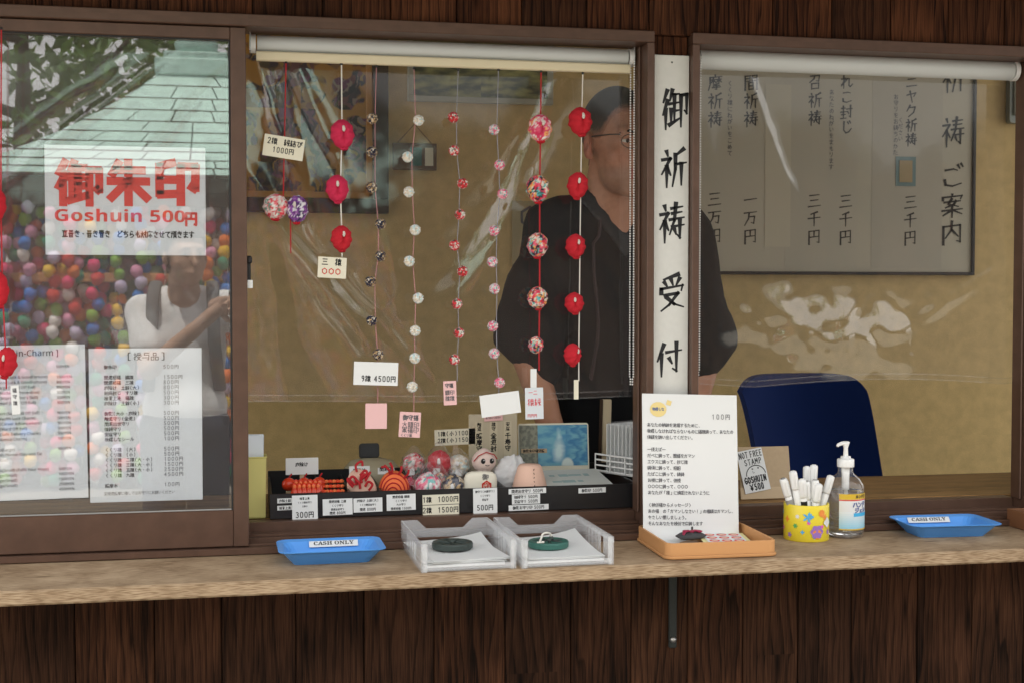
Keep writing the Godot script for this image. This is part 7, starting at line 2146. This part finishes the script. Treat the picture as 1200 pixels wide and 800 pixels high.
	var neck := cap(Vector3(0.902, 1.66, -0.500) + O, Vector3(0.894, 1.84, -0.450) + O, 0.070, 0.085, 0.01)
	var robe := nets(func(q: Vector3) -> float:
		var d: float = cloth.call(q)
		d = maxf(d, -maxf(vee.call(q), -(q.z + base.z + 0.53)))
		return maxf(d, -field([neck], q)), Vector3(-0.40, 0.0, -0.24), Vector3(0.40, 1.54, 0.40), 0.0125)
	part("robe", joined([robe]), mats["robe"], man)
	var collar := nets(func(q: Vector3) -> float:
		var d: float = cloth.call(q) - 0.006
		d = maxf(d, absf(vee.call(q) - 0.018) - 0.018)
		return maxf(maxf(d, -(q.z + base.z + 0.50)), 1.545 - (q.y + base.y)), Vector3(-0.20, 1.26, 0.02), Vector3(0.20, 1.54, 0.36), 0.0075)
	part("collar", joined([collar]), mat("collar_cloth", 0.013, 0.014, 0.016, 0.7), man)
	# a narrow stole that hangs from the neck
	for s: float in [-1.0, 1.0]:
		var pts := []
		for k in 22:
			var y := lerpf(1.645, 1.26, k / 21.0)
			var x := 0.904 + s * (0.078 + 0.006 * sin(k * 0.3) - (0.012 if k < 3 else 0.0))
			var zz := -0.30
			for i in 60:
				if cloth.call(Vector3(x, y, zz) + O) < 0.004:
					break
				zz -= 0.005
			pts.append(Vector3(x, y, zz + 0.003) + O)
		var st := tool()
		tube(st, pts, 0.012, 8, true, 0.28)
		part("stole", done(st), mat("stole_cloth", 0.045, 0.026, 0.028, 0.7), man)

func photographer() -> void:
	var base := Vector3(-0.27, -0.03, 3.02)
	var who := thing("person", "person in a white shirt with a grey backpack photographing the window, seen in the glass", "person", base)
	var H := Transform3D(Basis(Vector3.UP, deg_to_rad(180 - 24)), Vector3(-0.262, 1.625, 2.93) - base)
	var ep := head_prims() + ear_prims()
	var head := moved(nets(func(q: Vector3) -> float: return maxf(field(ep, q), -0.20 - q.y), Vector3(-0.115, -0.21, -0.13), Vector3(0.115, 0.16, 0.15), 0.008), H)
	var O := -base
	var ra := Vector3(-0.44, 1.40, 3.00) + O
	var rb := Vector3(-0.40, 1.17, 2.82) + O
	var rc := Vector3(-0.11, 1.425, 2.735) + O
	var la := Vector3(-0.10, 1.42, 3.03) + O
	var lb := Vector3(0.10, 1.22, 2.92) + O
	var lc := Vector3(0.055, 1.40, 2.76) + O
	var prims := [ell(Vector3(-0.27, 1.24, 3.02) + O, Vector3(0.15, 0.24, 0.10), 0.05), ell(Vector3(-0.27, 0.95, 3.03) + O, Vector3(0.155, 0.16, 0.11), 0.05), cap(Vector3(-0.27, 1.38, 3.01) + O, Vector3(-0.265, 1.56, 2.96) + O, 0.07, 0.055, 0.05), cap(ra, rb, 0.048, 0.040, 0.03), cap(rb, rc, 0.040, 0.028, 0.02), cap(la, lb, 0.048, 0.040, 0.03), cap(lb, lc, 0.040, 0.028, 0.02), cap(ra, la, 0.05, 0.05, 0.06)]
	for s: float in [-1.0, 1.0]:
		prims.append(cap(Vector3(-0.27 + s * 0.09, 0.92, 3.03) + O, Vector3(-0.27 + s * 0.10, 0.50, 3.02) + O, 0.085, 0.055, 0.04))
		prims.append(cap(Vector3(-0.27 + s * 0.10, 0.50, 3.02) + O, Vector3(-0.27 + s * 0.10, 0.07, 3.05) + O, 0.055, 0.036, 0.02))
		prims.append(cap(Vector3(-0.27 + s * 0.10, 0.03, 3.06) + O, Vector3(-0.27 + s * 0.11, 0.02, 2.90) + O, 0.038, 0.030, 0.03))
	var body := nets(func(q: Vector3) -> float: return field(prims, q), Vector3(-0.30, -0.02, -0.36), Vector3(0.46, 1.66, 0.20), 0.02)
	var hands := []
	for k in 2:
		var pr := hand_prims(1.0 if k == 0 else -1.0, 1.0)
		hands.append(moved(nets(func(q: Vector3) -> float: return field(pr, q), Vector3(-0.08, -0.09, -0.08), Vector3(0.08, 0.04, 0.14), 0.006), Transform3D(Basis(Vector3.UP, PI * 0.75 if k == 0 else -PI * 0.85) * Basis(Vector3.BACK, 1.2 if k == 0 else -1.2), rc if k == 0 else lc)))
	part("body", joined([body, head] + hands), mat("tanned_skin", 0.40, 0.24, 0.165, 0.6), who)
	var hp := head_prims()
	var hair := moved(nets(func(q: Vector3) -> float:
		var line := -0.07 if q.z < -0.02 else lerpf(0.0, 0.075, smoothstep(-0.02, 0.06, q.z))
		return maxf(field(hp, q) - 0.014, (line - q.y) * 0.7), Vector3(-0.11, -0.09, -0.14), Vector3(0.11, 0.18, 0.13), 0.009), H)
	part("hair", joined([hair]), mats["black_hair"], who)
	eyes_and_glasses(who, H, false)
	var sp := [ell(Vector3(-0.27, 1.24, 3.02) + O, Vector3(0.172, 0.25, 0.122), 0.05), ell(Vector3(-0.27, 1.0, 3.03) + O, Vector3(0.175, 0.14, 0.128), 0.05), cap(ra, la, 0.064, 0.064, 0.06), cap(ra, ra.lerp(rb, 0.62), 0.064, 0.066, 0.03), cap(la, la.lerp(lb, 0.62), 0.064, 0.066, 0.03), cap(Vector3(-0.34, 1.46, 3.02) + O, Vector3(-0.20, 1.46, 3.02) + O, 0.045, 0.045, 0.04)]
	var shirt := nets(func(q: Vector3) -> float: return maxf(field(sp, q), (0.90 + O.y) - q.y), Vector3(-0.30, 0.85, -0.30), Vector3(0.42, 1.60, 0.22), 0.018)
	part("shirt", joined([shirt]), mats["white_cloth"], who)
	var tp := [ell(Vector3(-0.27, 0.93, 3.03) + O, Vector3(0.172, 0.13, 0.128), 0.05)]
	for s: float in [-1.0, 1.0]:
		tp.append(cap(Vector3(-0.27 + s * 0.09, 0.90, 3.03) + O, Vector3(-0.27 + s * 0.10, 0.12, 3.04) + O, 0.098, 0.062, 0.04))
	part("trousers", joined([nets(func(q: Vector3) -> float: return field(tp, q), Vector3(-0.24, 0.05, -0.20), Vector3(0.24, 1.16, 0.22), 0.022)]), mat("denim", 0.03, 0.04, 0.07, 0.85), who)
	var bag := thing("backpack", "grey backpack worn by the person in the white shirt", "backpack", Vector3(-0.27, 1.02, 3.24))
	part("body", lump(24, 16, func(d: Vector3) -> float: return 1.0 / pow(pow(absf(d.x) / 0.15, 4.0) + pow(absf(d.y) / 0.22, 4.0) + pow(absf(d.z) / 0.09, 4.0), 0.25)), mat("bag_grey", 0.09, 0.095, 0.10, 0.8), bag, Vector3(0, 0.20, 0))
	for s: float in [-1.0, 1.0]:
		var q := tool()
		tube(q, [Vector3(s * 0.10, 0.36, -0.08), Vector3(s * 0.115, 0.500, -0.20), Vector3(s * 0.120, 0.44, -0.325), Vector3(s * 0.125, 0.25, -0.355), Vector3(s * 0.145, 0.06, -0.29), Vector3(s * 0.12, 0.02, -0.08)], 0.026, 8, true, 0.35)
		part("strap", done(q), mats["bag_grey"], bag)
	var cb := thing("photo_camera", "black camera held up by the person in the white shirt", "camera", Vector3(-0.02, 1.40, 2.745))
	part("body", box_mesh(Vector3(0.128, 0.085, 0.052), 0.008), mats["black_rubber"], cb, Vector3(0, 0.045, 0))
	part("prism", box_mesh(Vector3(0.05, 0.026, 0.045), 0.008), mats["black_rubber"], cb, Vector3(0, 0.098, 0))
	part("lens", lathe_mesh([Vector2(0, 0), Vector2(0.034, 0), Vector2(0.036, 0.02), Vector2(0.034, 0.045), Vector2(0.028, 0.046), Vector2(0, 0.040)], 24), mats["black_rubber"], cb, Vector3(0.012, 0.045, -0.026), Basis(Vector3.RIGHT, -PI / 2))
